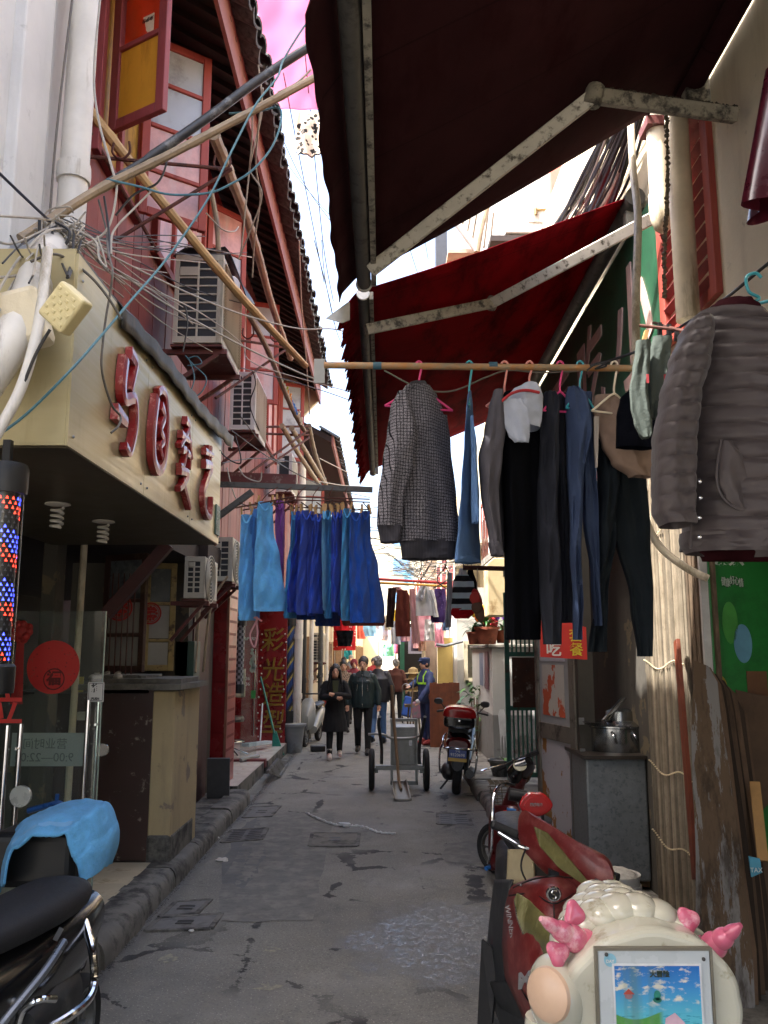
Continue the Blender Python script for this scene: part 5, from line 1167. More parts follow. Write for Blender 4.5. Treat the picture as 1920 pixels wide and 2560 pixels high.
def potted(loc,r,h,label,nl=22,L=.35,mat=LEAF,flowers=None,w=.045,potm=None):
 t=thing('potted_plant',label,'plant',loc,group='potted plants on the grey wall block');c=Vector(loc)
 obj('pot',MB().lathe([(r*.72,0),(r*.97,h*.84),(r*1.08,h*.85),(r*1.08,h),(r*.96,h),(r*.9,h*.88),(0,h*.88)],c,24),potm or TERRA,t);rr=random.Random(int(r*1000)+nl);m=MB()
 for k in range(nl):
  a=rr.uniform(0,6.28);e=rr.uniform(.5,2.0);leaf(m,c+Vector((rr.uniform(-.3,.3)*r,rr.uniform(-.3,.3)*r,h*.9)),(math.cos(a),math.sin(a),e),L*rr.uniform(.6,1.1),w,rr.uniform(.3,.9))
 obj('leaves',m,mat,t)
 if flowers:
  for fi,(fc_,off)in enumerate(flowers):
   m=MB()
   for k in range(16):p=c+Vector(off)+Vector((rr.uniform(-.13,.13),rr.uniform(-.1,.1),rr.uniform(-.1,.12)));m.ball(p,(.045,.03,.04),7,5)
   obj('blossom',m,M('blossom_'+fc_,fc_,.5,var=.25,scale=20),t)
 return t
potted((P(1025,1390,Y=13.7).x,13.7,ztb+.06),.12,.2,'small reddish pot with spiky leaves at the left end of the wall block',24,.5)
potted((P(1052,1390,Y=13.6).x,13.6,ztb+.06),.19,.27,'large terracotta pot with arching green blades on the wall block',34,.55,w=.055)
potted((P(1088,1392,Y=13.7).x,13.7,ztb+.08),.14,.2,'terracotta pot with orange and purple flowers on the wall block',12,.4,flowers=[('d8641c',(-.3,0,.42)),('d9b01c',(-.38,.05,.5)),('7a2cc0',(.02,0,.40)),('b0182c',(-.22,0,.34))])
gpz=P(1090,1665,Y=12.6);potted((P(1086,1690,Y=12.3).x,12.3,.112),.19,.22,'wide grey tub with a seedling in front of the green gate',3,.2,LEAFL,potm=CONCD)
mbx=thing('meter_box','sunlit cream metal meter box with round slipper pegs beside it','box',P(1075,1290,Y=12.5));a=P(1055,1330,Y=12.5);b=P(1112,1205,Y=12.5)
obj('case',MB().wprism([(a.x,12.5,a.z),(b.x,12.5,a.z),(b.x,12.5,b.z),(a.x+.1,12.5,b.z),(a.x,12.5,b.z-.08)],(0,.5,0)),M('cream_meter','cdbb94',.6,var=.15,scale=4,stain='9a7c52',samt=.3),mbx,bev=.01);obj('meter_window',MB().cbox(P(1094,1235,Y=12.49),(.10,.02,.14)),BLACKPL,mbx)
obj('support_wall',MB().box((2.0,13.0,2.85),(2.6,13.2,b.z+.3)),PLCREAM,mbx)
# FURTHER DOWN THE ALLEY
def facade_bits(par,x,y0,y1,side,rng,z0=0.0,dark=.55):
 """doors, shutters and small windows along a wall plane at X=x; side=+1 the wall faces +x"""
 y=y0+.4;DK=M('doorway_shade','231f1c',.8,var=.3);SHT=M('grey_shutter','6d726f',.5,.4,var=.2,streak=True,stain='4a4d4a',samt=.3);FRM=M('faded_door_frame','8a6c50',.7,var=.3,scale=9)
 while y<y1-1.4:
  w=rng.uniform(.8,1.3);k=rng.random();x1=x+side*.03
  if k<.55:
   m=MB();m.box((x,y-.07,z0),(x1+side*.03,y,z0+2.2));m.box((x,y+w,z0),(x1+side*.03,y+w+.07,z0+2.2));m.box((x,y,z0+2.13),(x1+side*.028,y+w,z0+2.2));d=obj('door_frame',m,FRM,par);obj('door',MB().box((x,y,z0),(x1,y+w,z0+2.13)),DK if rng.random()<dark else SHT,d)  # the near-black leaf stands in for the shade of a recessed doorway
  else:
   m=MB();zz=z0+1.0;m.box((x,y-.05,zz),(x1+side*.03,y+w+.05,zz+.06));m.box((x,y-.05,zz+1.1),(x1+side*.03,y+w+.05,zz+1.16));m.box((x,y-.05,zz+.06),(x1+side*.028,y,zz+1.1));m.box((x,y+w,zz+.06),(x1+side*.028,y+w+.05,zz+1.1));m.box((x,y+w/2-.02,zz+.06),(x1+side*.025,y+w/2+.02,zz+1.1));d=obj('window',m,FRM,par);obj('pane',MB().box((x,y,zz+.06),(x1,y+w,zz+1.1)),DIMGL,d)
  y+=w+rng.uniform(.5,1.4)
def upper_windows(par,x,ys,z,side,mat,w=1.0,h=1.2):
 for y in ys:
  m=MB();f=.06;m.box((x,y,z),(x+side*.05,y+w,z+f));m.box((x,y,z+h-f),(x+side*.05,y+w,z+h));
  for yy in(y,y+w/2-f/2,y+w-f):m.box((x,yy,z+f),(x+side*.048,yy+f,z+h-f))
  d=obj('window',m,mat,par);obj('pane',MB().box((x,y+f,z+f),(x+side*.02,y+w-f,z+h-f)),GLASSW,d)
rng=random.Random(21)
ll=thing('left_terrace','cream ground floor terrace beyond the red salon on the left','house',(-1.9,20,0));obj('wall',MB().box((-4,16.04,0),(-1.93,26,2.95)),PLFAR,ll);facade_bits(ll,-1.93,16.9,26,1,rng)
l3=thing('left_terrace','pale two storey houses far down on the left','house',(-1.9,35,0));obj('wall',MB().box((-4,26.05,0),(-1.85,44,4.1)),PLFAR,l3);facade_bits(l3,-1.85,26.4,43,1,rng);upper_windows(l3,-1.85,[27,29.5,33,36,39],2.7,1,REDFRAME);obj('roof',MB().wprism([(-1.3,26,4.0),(-4,26,5.2),(-4,26,5.3),(-1.3,26,4.12)],(0,18.2,0)),TILEROOF,l3)
l4=thing('end_house','pale building closing the far end of the alley','house',(-1,62,0));obj('wall',MB().box((-6,62,0),(-.4,70,6.5)),PLFAR,l4);obj('wall',MB().box((-4,44.1,0),(-1.5,61.9,3.4)),PLCREAM,l4);facade_bits(l4,-1.5,45,60,1,rng)
for k in range(3):
 a_=MB().box((-5+k*1.5,61.93,3.2),(-4+k*1.5,62.0,4.6));obj('window',a_,GLASSW,l4)
bt_=thing('blue_white_tower','distant pale tower with blue glazing above the alley end','building',(2,90,0));tx0,tx1=P(845,1250,Y=90).x,P(905,1250,Y=90).x
obj('wall',MB().box((tx0-5,90,0),(tx1-.5,95,P(870,1150,Y=90).z)),PLCREAM,bt_)
for k in range(5):obj('window_band',MB().box((tx0+.2,89.9,4+k*3),(tx1-1,89.98,5.6+k*3)),M('blue_glazing','7aa0c4',.2),bt_)
r1=thing('grey_annex','grey rendered annex with small window behind the wooden fence','house',(2,18,0));fx=P(988,1450,Y=17.2).x
obj('wall',MB().box((fx,17.2,0),(4,20.5,3.1)),PLGREY,r1);a=P(1003,1472,Y=17.15);b=P(1048,1385,Y=17.15)
m=MB();f=.07;m.box((a.x,17.1,a.z),(b.x,17.2,a.z+f));m.box((a.x,17.1,b.z-f),(b.x,17.2,b.z));m.box((a.x,17.1,a.z+f),(a.x+f,17.2,b.z-f));m.box((b.x-f,17.1,a.z+f),(b.x,17.2,b.z-f));d=obj('window',m,M('cream_frame','c2b79c',.7),r1);obj('pane',MB().box((a.x+f,17.16,a.z+f),(b.x-f,17.18,b.z-f)),M('curtained_glass','6e6658',.5,var=.4,scale=6),d)
obj('door_leaf',MB().box((P(950,1450,Y=20.4).x,20.3,0),(fx,20.4,3.0)),PLCREAM,r1);obj('pipe',MB().tube([P(1000,1385,Y=17.1),P(962,1395,Y=17.1),P(942,1392,Y=17.1)],.03,8),STEEL,r1)
r2=thing('right_terrace','sunlit cream two storey houses far down on the right','house',(1.9,30,0))
obj('wall',MB().box((1.75,20.6,0),(5,29,5.6)),PLFAR,r2);upper_windows(r2,1.75,[21.5,24,26.5],3.3,-1,MAROON);facade_bits(r2,1.75,21,28.5,-1,rng)
obj('doorway_shade',MB().box((P(842,1450,Y=27).x+.25,26.9,0),(P(883,1450,Y=27).x+.6,27.0,2.7)),M('doorway_shade_far','1d1a18',.9),r2)  # flat near-black box painted as the shade inside a doorway
obj('wall',MB().box((1.35,29.1,0),(5,45,6.0)),PLCREAM,r2);facade_bits(r2,1.35,29.5,44,-1,rng);upper_windows(r2,1.35,[30,33,36,39,42],3.4,-1,REDFRAME)
obj('wall',MB().box((.9,45.1,0),(5,75,5.2)),PLFAR,r2)
r3=thing('upper_terrace','pale upper storeys above the eatery on the right','house',(2.2,15,3));obj('wall',MB().box((2.3,11.7,2.6),(5,20.5,7.0)),PLFAR,r3);upper_windows(r3,2.3,[12.4,14.2,16.4,18.6],4.0,-1,REDFRAME);obj('balcony',MB().box((1.95,14.0,3.5),(2.3,17.0,3.62)),CONC,r3)
for k in range(13):obj('baluster',MB().tube([(1.97,14.05+k*.24,3.62),(1.97,14.05+k*.24,4.4)],.012,6),RUST,r3)
ac_unit((1.97,15.2,3.63),.3,.8,.55,'white air conditioner on the balcony above the striped dress',ACW,bracket=False)
wf=thing('wooden_fence','reddish brown wooden plank fence behind the parked scooter','fence',(1.3,17,0));WF=M('red_brown_fence','6b3a22',.7,var=.35,scale=7,bump=.3,bscale=40)
for k in range(9):
 x_=P(928+k*7,1500,Y=17.0).x;obj('plank',MB().box((x_,16.95-.02*(k%2),.0),(x_+.075,17.0-.02*(k%2),1.22+rnd(-.012,.012))),WF,wf)
obj('rail',MB().box((P(926,1500,Y=17).x,17.0,.9),(P(992,1500,Y=17).x,17.04,1.0)),WF,wf)
single('yellow_board',MB().box((P(945,1400,Y=18).x,18,0.3),(P(978,1400,Y=18).x,18.06,P(945,1378,Y=18).z)),M('yellow_board_slats','c2a860',.7,var=.12,scale=4,stain='a88c48',samt=.3,streak=True),'upright pale yellow board rising over the wooden fence','board')
sk=thing('skyline_poster','framed city skyline poster beside the dark green doorway','poster',P(903,1410,Y=26));a=P(882,1412,Y=26);b=P(926,1355,Y=26);obj('frame',MB().box((a.x,26,a.z),(b.x,26.05,b.z)),M('poster_frame','9a98a8',.5),sk)
SKY_=NT('skyline_print');x_,y_,z_=SKY_.xyz(SKY_.vec(src='Generated'));SKY_.col(SKY_.ramp(z_,[(0,C('4a4050')),(.4,C('7a6478')),(.7,C('a48aa0')),(1,C('8a86a8'))]));SKY_.rgh(.4);keep(SKY_);obj('print',MB().box((a.x+.08,25.99,a.z+.08),(b.x-.08,25.999,b.z-.08)),SKY_.m,sk)
for k in range(7):h_=[.35,.6,.3,.8,.45,.7,.25][k];xw_=a.x+.12+k*(b.x-a.x-.3)/6;obj('printed_tower',MB().box((xw_,25.984,a.z+.09),(xw_+.09,25.989,a.z+.09+h_*.6)),M('print_tower','3c3444',.5),sk)
obj('post',MB().box((a.x-.25,25.9,0),(a.x-.12,26.05,3.0)),M('green_post','1f5a44',.6),sk)
def shrub(loc,r,h,label,nl=160,mat=None,ll_=.16):
 t=thing('shrub',label,'plant',loc);m=MB();m2=MB();rr=random.Random(int(loc[1]*100));c=Vector(loc);st_=MB()
 for k in range(6):a=rr.uniform(0,6.28);st_.tube([c,c+Vector((math.cos(a)*r*.5,math.sin(a)*r*.5,h*.8))],.01,5)
 obj('stem',st_,WOODG,t)
 for k in range(nl):
  a=rr.uniform(0,6.28);q=rr.random()**.5*r;z=rr.uniform(.2,1)*h;leaf(m if k%3 else m2,c+Vector((math.cos(a)*q,math.sin(a)*q,z)),(rr.uniform(-1,1),rr.uniform(-1,1),rr.uniform(-.2,.8)),ll_*rr.uniform(.6,1.2),ll_*.45,.5,3)
 obj('foliage',m,LEAF,t);obj('new_growth',m2,LEAFL,t)
shrub((1.62,15.3,.1),.3,1.15,'leafy shrub between the scooter and the wooden fence',110);shrub((1.95,16.8,.1),.35,1.5,'dark shrub growing behind the plant wall',130)
for(xp,Y,r_,mt,lab)in((655,17.5,.06,BLACKPL,'black downpipe just beyond the white one on the left'),(672,19.5,.05,WHITEPVC,'thin pale downpipe on the far cream wall'),(692,21.5,.06,GREYPVC,'grey twisted pipe on the far cream wall'),(705,25.0,.06,WHITEPVC,'white downpipe at the far corner on the left')):
 x_=P(xp,1450,Y=Y).x;t=thing('downpipe',lab,'pipe',(x_,Y,0));obj('pipe',MB().tube([(x_,Y,.1),(x_,Y,2.9)],r_,10),mt,t);obj('collar',MB().tube([(x_,Y,1.2),(x_,Y,1.3)],r_*1.2,10),mt,t)
q=P(676,1430,Y=22.5);ac_unit((-1.9,22.5,q.z),.32,.8,.75,'small air conditioner low on the far cream wall',ACM,bracket=True,rows=9)
st2=struct('doorstep',MB().box((-2.2,18.6,0),(-1.55,20.0,.2)),CONCL);struct('doorstep',MB().box((-2.2,20.4,0),(-1.6,21.4,.45)),CONCD);struct('doorstep',MB().box((-2.2,16.9,0),(-1.75,18.4,.12)),CONC)
aw3=thing('awning','pale ribbed canopy high over the far right houses','awning',(1.3,24,3));m=MB().wprism([(1.5,18.0,3.9),(2.3,18.0,4.2),(2.3,18.0,4.26),(1.5,18.0,3.96)],(0,3,0));obj('sheet',m,M('pale_ribbed_sheet','b9b2a4',.6,var=.2),aw3)
# LAUNDRY
def cloth(rows,Y,thick=.03,amp=.015,freq=14,ph=0.0,nu=22,nv=40,ramp=.15,skew=0.0,mb=None,close=False,wob=2.5,crease=.25):
 """hollow hanging piece from outline rows (y, xl, xr) given on the photograph at depth Y (Y may be (Yleft, Yright))"""
 m=mb or MB();Yl,Yr=Y if isinstance(Y,tuple)else(Y,Y)
 ys=[r[0]for r in rows]
 def row(t):
  y=ys[0]+(ys[-1]-ys[0])*t
  for i in range(len(rows)-1):
   if y<=rows[i+1][0]or i==len(rows)-2:
    f=(y-rows[i][0])/max(1e-6,rows[i+1][0]-rows[i][0]);f=min(1,max(0,f));f=f*f*(3-2*f)
    return y,rows[i][1]*(1-f)+rows[i+1][1]*f,rows[i][2]*(1-f)+rows[i+1][2]*f
 def fn(u,v):
  y,xl,xr=row(v);a=u*2*math.pi
  s=(1-math.cos(a))/2 if u<=.5 else(1-math.cos(a))/2
  Yc=Yl+(Yr-Yl)*s;side=-1 if u<=.5 else 1
  p=P(xl+(xr-xl)*s,y,Y=Yc);p2=P(xl+(xr-xl)*s,ys[0],Y=Yc)
  edge=abs(math.sin(a))**.6
  k=min(1,v/ramp)if ramp else 1
  fo=amp*k*(math.sin(freq*s+ph+wob*v)+.5*math.sin(freq*2.3*s+ph*2-wob*1.7*v))+crease*amp*math.sin(19*v+6*s+ph)*math.sin(7*s+3*v)
  fo+=amp*.5*mnoise.noise(Vector((s*5+ph,v*6,ph)))
  return(p.x,p.y+side*thick*.5*edge+fo,p.z)
 m.grid(fn,nu*2,nv,wrap=True)
 return m
def fabric(name,col,var=.15,rough=.9,bump=.35,bscale=220,sheen=0.0,scale=5):
 return M(name,col,rough,var=var,scale=scale,bump=bump,bscale=bscale,sheen=sheen,spec=.06)
HPINK=M('pink_plastic_hanger','d23a78',.4);HTEAL=M('teal_plastic_hanger','3a9aa8',.4);HSALM=M('salmon_plastic_hanger','d88a80',.4);HCREAM=M('cream_plastic_hanger','d8cdb8',.4);WOODPEG=M('wooden_peg','b08a58',.7,var=.2);WIRE=M('wire_hanger','6b5a4a',.5,.4)
BY=3.5;bl_=P(700,789,Y=BY);br_=P(1395,796,Y=BY);bz=(bl_.z+br_.z)/2
def mat_bar():
 t=NT('worn_orange_bar');n=t.noise(18,6,.7);c=t.mix(t.ramp(n,[(.4,0.0),(.6,1.0)]),C('8a7a60'),C('a5713e'));c=t.mix(t.ramp(t.noise(5,5,.6),[(.5,0.0),(.7,.7)]),c,C('6b6a5c'));t.col(c);t.rgh(.6);t.bump(n,.2,.003);return keep(t)
lb_=thing('laundry_bar','worn horizontal metal laundry bar crossing the lane under the awnings','bar',(0,BY,bl_.z));obj('tube',MB().tube([bl_,br_],.0145,14),mat_bar(),lb_)
for xx in(815,1065):q=P(xx,790,Y=BY);obj('tape',MB().tube([q+Vector((-.018,0,0)),q+Vector((.018,0,0))],.0165,12),M('blue_tape','2c5060',.5),lb_)
a=P(678,828,Y=BY);b=P(702,776,Y=BY);obj('end_plate',MB().box((a.x,BY-.006,a.z),(b.x,BY+.006,b.z)),M('grey_end_plate','8a8984',.5,.5,var=.15),lb_)
obj('wire',MB().curve([P(830,800,Y=BY),P(905,838,Y=BY),P(975,845,Y=BY),P(1050,815,Y=BY),P(1100,800,Y=BY),P(1180,805,Y=BY),P(1330,795,Y=BY)],.0035,6),CABLEG,lb_)
def hanger(x,ybar,ytop,Y,mat,label,w=.36,drop=.09,rz=0.0,wire=.0045):
 t=thing('hanger',label,'hanger',P(x,ybar,Y=Y),group='plastic hangers on the laundry bar');top=P(x,ybar,Y=Y);nk=P(x,ytop,Y=Y);r_=.016
 pts=[top+Vector((-r_*.9,0,-.012)),top+Vector((-r_*.8,0,.006)),top+Vector((0,0,r_*1.0)),top+Vector((r_*.8,0,.006)),top+Vector((r_*.7,0,-.012)),nk+Vector((0,0,.03)),nk]
 obj('hook',MB().curve(pts,wire,7,5),mat,t);d=Vector((math.cos(rz),math.sin(rz),0))*w/2
 sh=MB().curve([nk,nk+d*.3+Vector((0,0,-drop*.25)),nk+d+Vector((0,0,-drop))],wire*1.1,7,4).curve([nk,nk-d*.3+Vector((0,0,-drop*.25)),nk-d+Vector((0,0,-drop))],wire*1.1,7,4).tube([nk+d+Vector((0,0,-drop)),nk-d+Vector((0,0,-drop))],wire,6)
 obj('shoulders',sh,mat,t);return t
hanger(905,788,838,BY,HPINK,'pink hanger carrying the grey checked sweater',.30,rz=.25)
hanger(1014,788,850,BY,HTEAL,'teal hanger seen edge-on carrying the thin blue shirt',.3,rz=1.45)
hanger(1090,788,850,BY,HSALM,'salmon hanger carrying the grey long sleeved top',.3,rz=.9)
hanger(1144,788,830,BY,HSALM,'cream-orange hanger carrying the white cap',.1,rz=.3)
hanger(1210,788,845,BY,HPINK,'pink hanger with the dark grey trousers',.16,rz=.2)
hanger(1253,788,840,BY,HTEAL,'teal hanger with the steel blue trousers',.14,rz=.3)
hanger(1327,788,850,BY,HCREAM,'cream hanger near the right end of the laundry bar',.24,rz=.4)
def mat_knit():
 t=NT('checked_knit');x,y,z=t.xyz();s=74.0
 fx=t.math('FRACT',t.math('ADD',t.math('MULTIPLY',x,s),t.math('MULTIPLY',y,30.0)));fz=t.math('FRACT',t.math('MULTIPLY',z,s))
 gx=t.ramp(fx,[(.0,1.0),(.14,1.0),(.20,0.0),(1,0.0)]);gz=t.ramp(fz,[(.0,1.0),(.14,1.0),(.20,0.0),(1,0.0)]);g_=t.math('MAXIMUM',gx,gz)
 sp=t.noise(420,2,.6);c=t.mix(t.ramp(sp,[(.42,0.0),(.6,1.0)]),C('3c3a41'),C('98959c'));c=t.mix(g_,c,C('1a191e'));t.col(c);t.rgh(.95);t.b.inputs['Specular IOR Level'].default_value=.05;t.bump(t.math('SUBTRACT',sp,g_),.5,.003);return keep(t)
KNIT=mat_knit();RIB=NT('dark_rib');x,y,z=RIB.xyz();f=RIB.math('FRACT',RIB.math('MULTIPLY',x,160.0));RIB.col(RIB.ramp(f,[(.0,C('232228')),(.5,C('3c3a42')),(1,C('232228'))]));RIB.rgh(.95);RIB.bump(f,.4,.003);keep(RIB)
sw=thing('sweater','grey checked knit sweater with dark ribbed hem on pink hanger','sweater',P(905,1200,Y=BY))
obj('body',cloth([(838,874,930),(855,862,944),(885,856,956),(930,860,966),(1000,862,975),(1080,866,982),(1172,862,988)],(BY-.07,BY+.06),.13,.012,7,.4,28,44,.3),KNIT,sw)
obj('hem',cloth([(1168,862,988),(1185,866,984),(1208,868,982)],(BY-.07,BY+.06),.125,.012,7,2.9,28,6,0),RIB.m,sw)
obj('collar',cloth([(829,885,920),(838,882,926),(848,878,930)],(BY-.07,BY+.05),.10,.004,5,0,20,6,0),RIB.m,sw)
obj('sleeve',cloth([(850,858,880),(880,843,892),(930,836,902),(1000,826,893),(1080,816,872),(1138,814,870)],BY-.15,.09,.013,5,1.2,18,40,.2),KNIT,sw);obj('cuff',cloth([(1135,815,868),(1172,821,862)],BY-.15,.085,.006,5,4,18,6,0),RIB.m,sw)
obj('sleeve',cloth([(900,950,966),(960,958,974),(1080,968,986),(1150,965,993)],BY+.10,.07,.01,5,2,14,30,.2),KNIT,sw);obj('cuff',cloth([(1148,966,992),(1193,970,986)],BY+.10,.065,.006,5,2,14,6,0),RIB.m,sw)
sb=thing('blue_shirt','thin faded blue shirt hanging edge-on beside the sweater','shirt',P(1012,1200,Y=BY));BLUF=fabric('faded_blue_cotton','5f7fae',.22)
obj('body',cloth([(850,1011,1017),(880,1008,1021),(950,1004,1026),(1050,997,1031),(1130,990,1035),(1212,982,1038)],(BY-.15,BY+.15),.09,.016,6,.5,16,40,.2),BLUF,sb);obj('sleeve',cloth([(900,1016,1022),(980,1018,1030),(1080,1018,1036),(1130,1020,1036)],BY-.16,.05,.01,5,0,12,24,.2),BLUF,sb);obj('hem',cloth([(1200,983,1037),(1216,982,1038)],(BY-.15,BY+.15),.095,.016,6,1.9,16,3,0),fabric('faded_blue_hem','6a8ab8',.15),sb)
gt_=thing('long_sleeved_top','grey long sleeved top hanging sideways with rolled cuff','top',P(1065,1190,Y=BY));GRYT=fabric('grey_marl','55535a',.15)
obj('body',cloth([(845,1068,1088),(870,1060,1094),(905,1056,1100),(950,1046,1102),(1040,1050,1104),(1130,1062,1104),(1190,1068,1102)],(BY-.12,BY+.1),.09,.014,6,1,18,40,.2),fabric('charcoal_marl','26262c',.2),gt_);obj('sleeve',cloth([(845,1066,1086),(880,1056,1088),(930,1046,1092),(990,1033,1085),(1060,1038,1078),(1175,1056,1084)],BY-.14,.07,.014,4,2,16,34,.2),GRYT,gt_);obj('cuff',cloth([(1172,1055,1085),(1200,1060,1088)],BY-.14,.075,.006,5,2,14,6,0),GRYT,gt_)
bt=thing('black_trousers','wide black trousers hanging below the white cap','trousers',P(1130,1380,Y=BY));BLK=fabric('black_jersey','0b0c11',.3)
obj('legs',cloth([(850,1088,1165),(900,1082,1175),(1000,1086,1180),(1150,1090,1172),(1280,1090,1168),(1382,1090,1166)],(BY-.05,BY+.1),.11,.016,8,2,24,44,.2),BLK,bt)
cp=thing('cap','white cap with red trim clipped on the laundry bar','cap',P(1130,950,Y=BY));CAPW=fabric('white_cap_cotton','a9b0c0',.12)
m=MB();cc=P(1118,885,Y=BY-.1)
obj('crown',cloth([(833,1128,1158),(845,1105,1168),(862,1088,1172),(880,1080,1172),(905,1084,1170),(925,1092,1166)],BY-.09,.12,.01,6,0,24,20,.2),CAPW,cp)
obj('brim',cloth([(862,1085,1128),(885,1080,1140),(910,1086,1144),(940,1098,1145),(955,1112,1143)],BY-.165,.016,.006,5,0,20,16,.2),CAPW,cp)
obj('red_trim',MB().curve([P(1080,870,Y=BY-.17),P(1105,850,Y=BY-.18),P(1135,843,Y=BY-.17),P(1165,848,Y=BY-.15)],.006,6),M('red_trim','a82830',.7),cp)
def trousers(name,label,col,rows1,rows2,Y,waist=None,th=.07,var=.2,ph=0):
 t=thing(name,label,'trousers',P(rows1[-1][1],rows1[-1][0],Y=Y));f_=fabric(name+'_cloth',col,var);obj('leg',cloth(rows1,Y,th,.02,4.5,ph,18,46,.1,wob=4,crease=.6),f_,t)
 if rows2:obj('leg',cloth(rows2,Y+.09,th,.013,6,ph+2,18,46,.1),f_,t)
 if waist:obj('waistband',cloth(waist,Y,th*1.1,.01,9,ph,18,10,0),f_,t)
 return t
trousers('grey_trousers','charcoal trousers with ribbed cuffs hanging beside the black ones','2e3038',[(848,1175,1198),(865,1168,1208),(950,1166,1205),(1100,1160,1206),(1280,1166,1214),(1392,1172,1214)],[(852,1196,1222),(950,1200,1224),(1150,1205,1232),(1345,1208,1236)],BY)
trousers('steel_blue_trousers','thin steel blue trousers with sunlit waist','3d4a66',[(838,1226,1250),(855,1222,1270),(920,1226,1276),(1020,1228,1262),(1180,1230,1258),(1300,1236,1260),(1382,1238,1256)],[(850,1250,1278),(950,1256,1282),(1120,1258,1290),(1250,1276,1292),(1352,1284,1298)],BY-.01,ph=1)
trousers('dark_track_trousers','dark slate track trousers hanging behind the beige shorts','20262c',[(950,1288,1330),(1030,1292,1340),(1150,1290,1330),(1300,1282,1312),(1408,1270,1308)],[(955,1320,1375),(1030,1318,1395),(1150,1326,1402),(1300,1360,1408),(1418,1378,1406)],BY+.12,th=.08,ph=2)
bs=thing('beige_shorts','beige garment with white seam hanging under the cream hanger','shorts',P(1350,1010,Y=BY));obj('cloth',cloth([(855,1285,1335),(880,1280,1352),(920,1286,1385),(960,1300,1410),(1000,1322,1415),(1030,1360,1415)],BY+.03,.06,.012,7,0,22,30,.2),fabric('beige_cotton','8a766a',.18),bs);obj('lining',cloth([(900,1282,1294),(960,1283,1292),(1010,1286,1290)],BY+.0,.02,.004,4,0,10,14,.2),fabric('white_lining','c9bfb4',.1),bs)
nb=thing('navy_shorts','black navy shorts beside the beige garment','shorts',P(1370,970,Y=BY));obj('cloth',cloth([(830,1372,1400),(860,1342,1420),(900,1333,1420),(968,1330,1418)],BY-.06,.07,.01,6,1,20,20,.2),fabric('navy_cloth','080a12',.25),nb)
wr=thing('clothes_wire','dark twisted wire running from the laundry bar towards the right edge','wire',P(1480,690,Y=3.0));obj('wire',MB().curve([P(1275,790,Y=3.48),P(1330,775,Y=3.4),P(1395,750,Y=3.2),P(1480,700,Y=2.9),P(1560,650,Y=2.6),P(1640,585,Y=2.4),P(1720,520,Y=2.2)],.0055,7),CABLEK,wr);obj('twist',MB().curve([P(1268,800,Y=3.47),P(1290,785,Y=3.47),P(1310,790,Y=3.47),P(1285,797,Y=3.48),P(1320,780,Y=3.46)],.004,6),CABLEK,wr)
rk=thing('sock_rack','rusty peg rack holding socks beside the quilted jacket','rack',P(1430,710,Y=2.75))
obj('rod',MB().tube([P(1382,703,Y=2.8),P(1500,716,Y=2.7)],.006,7).tube([P(1412,697,Y=2.9),P(1500,722,Y=2.6)],.005,7),RUST,rk)
for xx,yy in((1393,728),(1425,712),(1445,715),(1462,722)):q=P(xx,yy,Y=2.78);obj('peg',MB().cbox(q,(.012,.02,.045),Euler((0,rnd(-.3,.3),0))),WOODPEG if xx<1400 else BLACKPL,rk)
SOCK=fabric('grey_green_sock','565e5a',.12,bump=.6,bscale=120)
def sock(rows,Y,label):
 t=thing('sock',label,'sock',P(rows[-1][1],rows[-1][0],Y=Y),group='socks pegged beside the jacket');obj('knit',cloth(rows,Y,.035,.004,6,rows[0][1],16,34,.2),SOCK,t)
 obj('stitched_mark',MB().cbox(P(rows[2][2]-3,rows[2][0]+18,Y=Y-.02),(.008,.004,.03)),M('red_stitch','a83a40',.8),t)
sock([(737,1374,1405),(760,1372,1404),(800,1366,1402),(840,1360,1398),(880,1362,1402),(915,1370,1408),(938,1380,1408),(946,1388,1402)],2.72,'left one of the two grey-green socks, hanging toe down')
sock([(728,1410,1452),(760,1404,1448),(800,1400,1440),(840,1398,1438),(880,1396,1428),(905,1400,1420)],2.76,'right one of the two grey-green socks, half behind the jacket')
jk=thing('quilted_jacket','dark taupe quilted jacket with snap buttons at right edge','jacket',P(1560,1200,Y=2.4));JY=2.4
JM=M('taupe_nylon','453d3f',.48,var=.12,scale=8,bump=.5,bscale=30,sheen=.2,spec=.4)
def quilted(rows,Y,thick,seams,slope=0.0,nu=30,nv=120,puff=.012,ph=0.0):
 m=MB();base=cloth(rows,Y,thick,.006,5,ph,nu,nv,.1);n=nu*2;ys0,ys1=rows[0][0],rows[-1][0]
 out=[]
 for k,v in enumerate(base.v):
  j=k//n;i=k%n;yv=ys0+(ys1-ys0)*j/nv+slope*(i/n if i<n/2 else 1-i/n);f=min(abs(yv-s)for s in seams);g_=min(1,f/9.0)**.55;wr_=.004*mnoise.noise(Vector((i*.45,j*.28,ph)));side=-1 if i<n/2 else 1
  out.append((v[0],v[1]+side*(puff*g_+wr_),v[2]))
 base.v=out;return base
SE=[700,727,755,785,818,853,888,925,962,1000,1040,1080,1120,1158,1200]
obj('body',quilted([(685,1500,1640),(715,1492,1672),(760,1490,1690),(900,1483,1700),(1050,1480,1700),(1150,1484,1700),(1188,1478,1700)],(JY-.02,JY-.12),.16,SE,-18,34,120),JM,jk)
obj('hem',cloth([(1150,1476,1700),(1175,1474,1700),(1196,1484,1700)],(JY-.025,JY-.125),.17,.008,5,1,24,8,0),JM,jk);obj('lining',cloth([(1170,1490,1696),(1212,1520,1696)],(JY+.03,JY+.0),.06,.006,5,0,20,6,0),fabric('maroon_lining','2e1116',.2),jk)
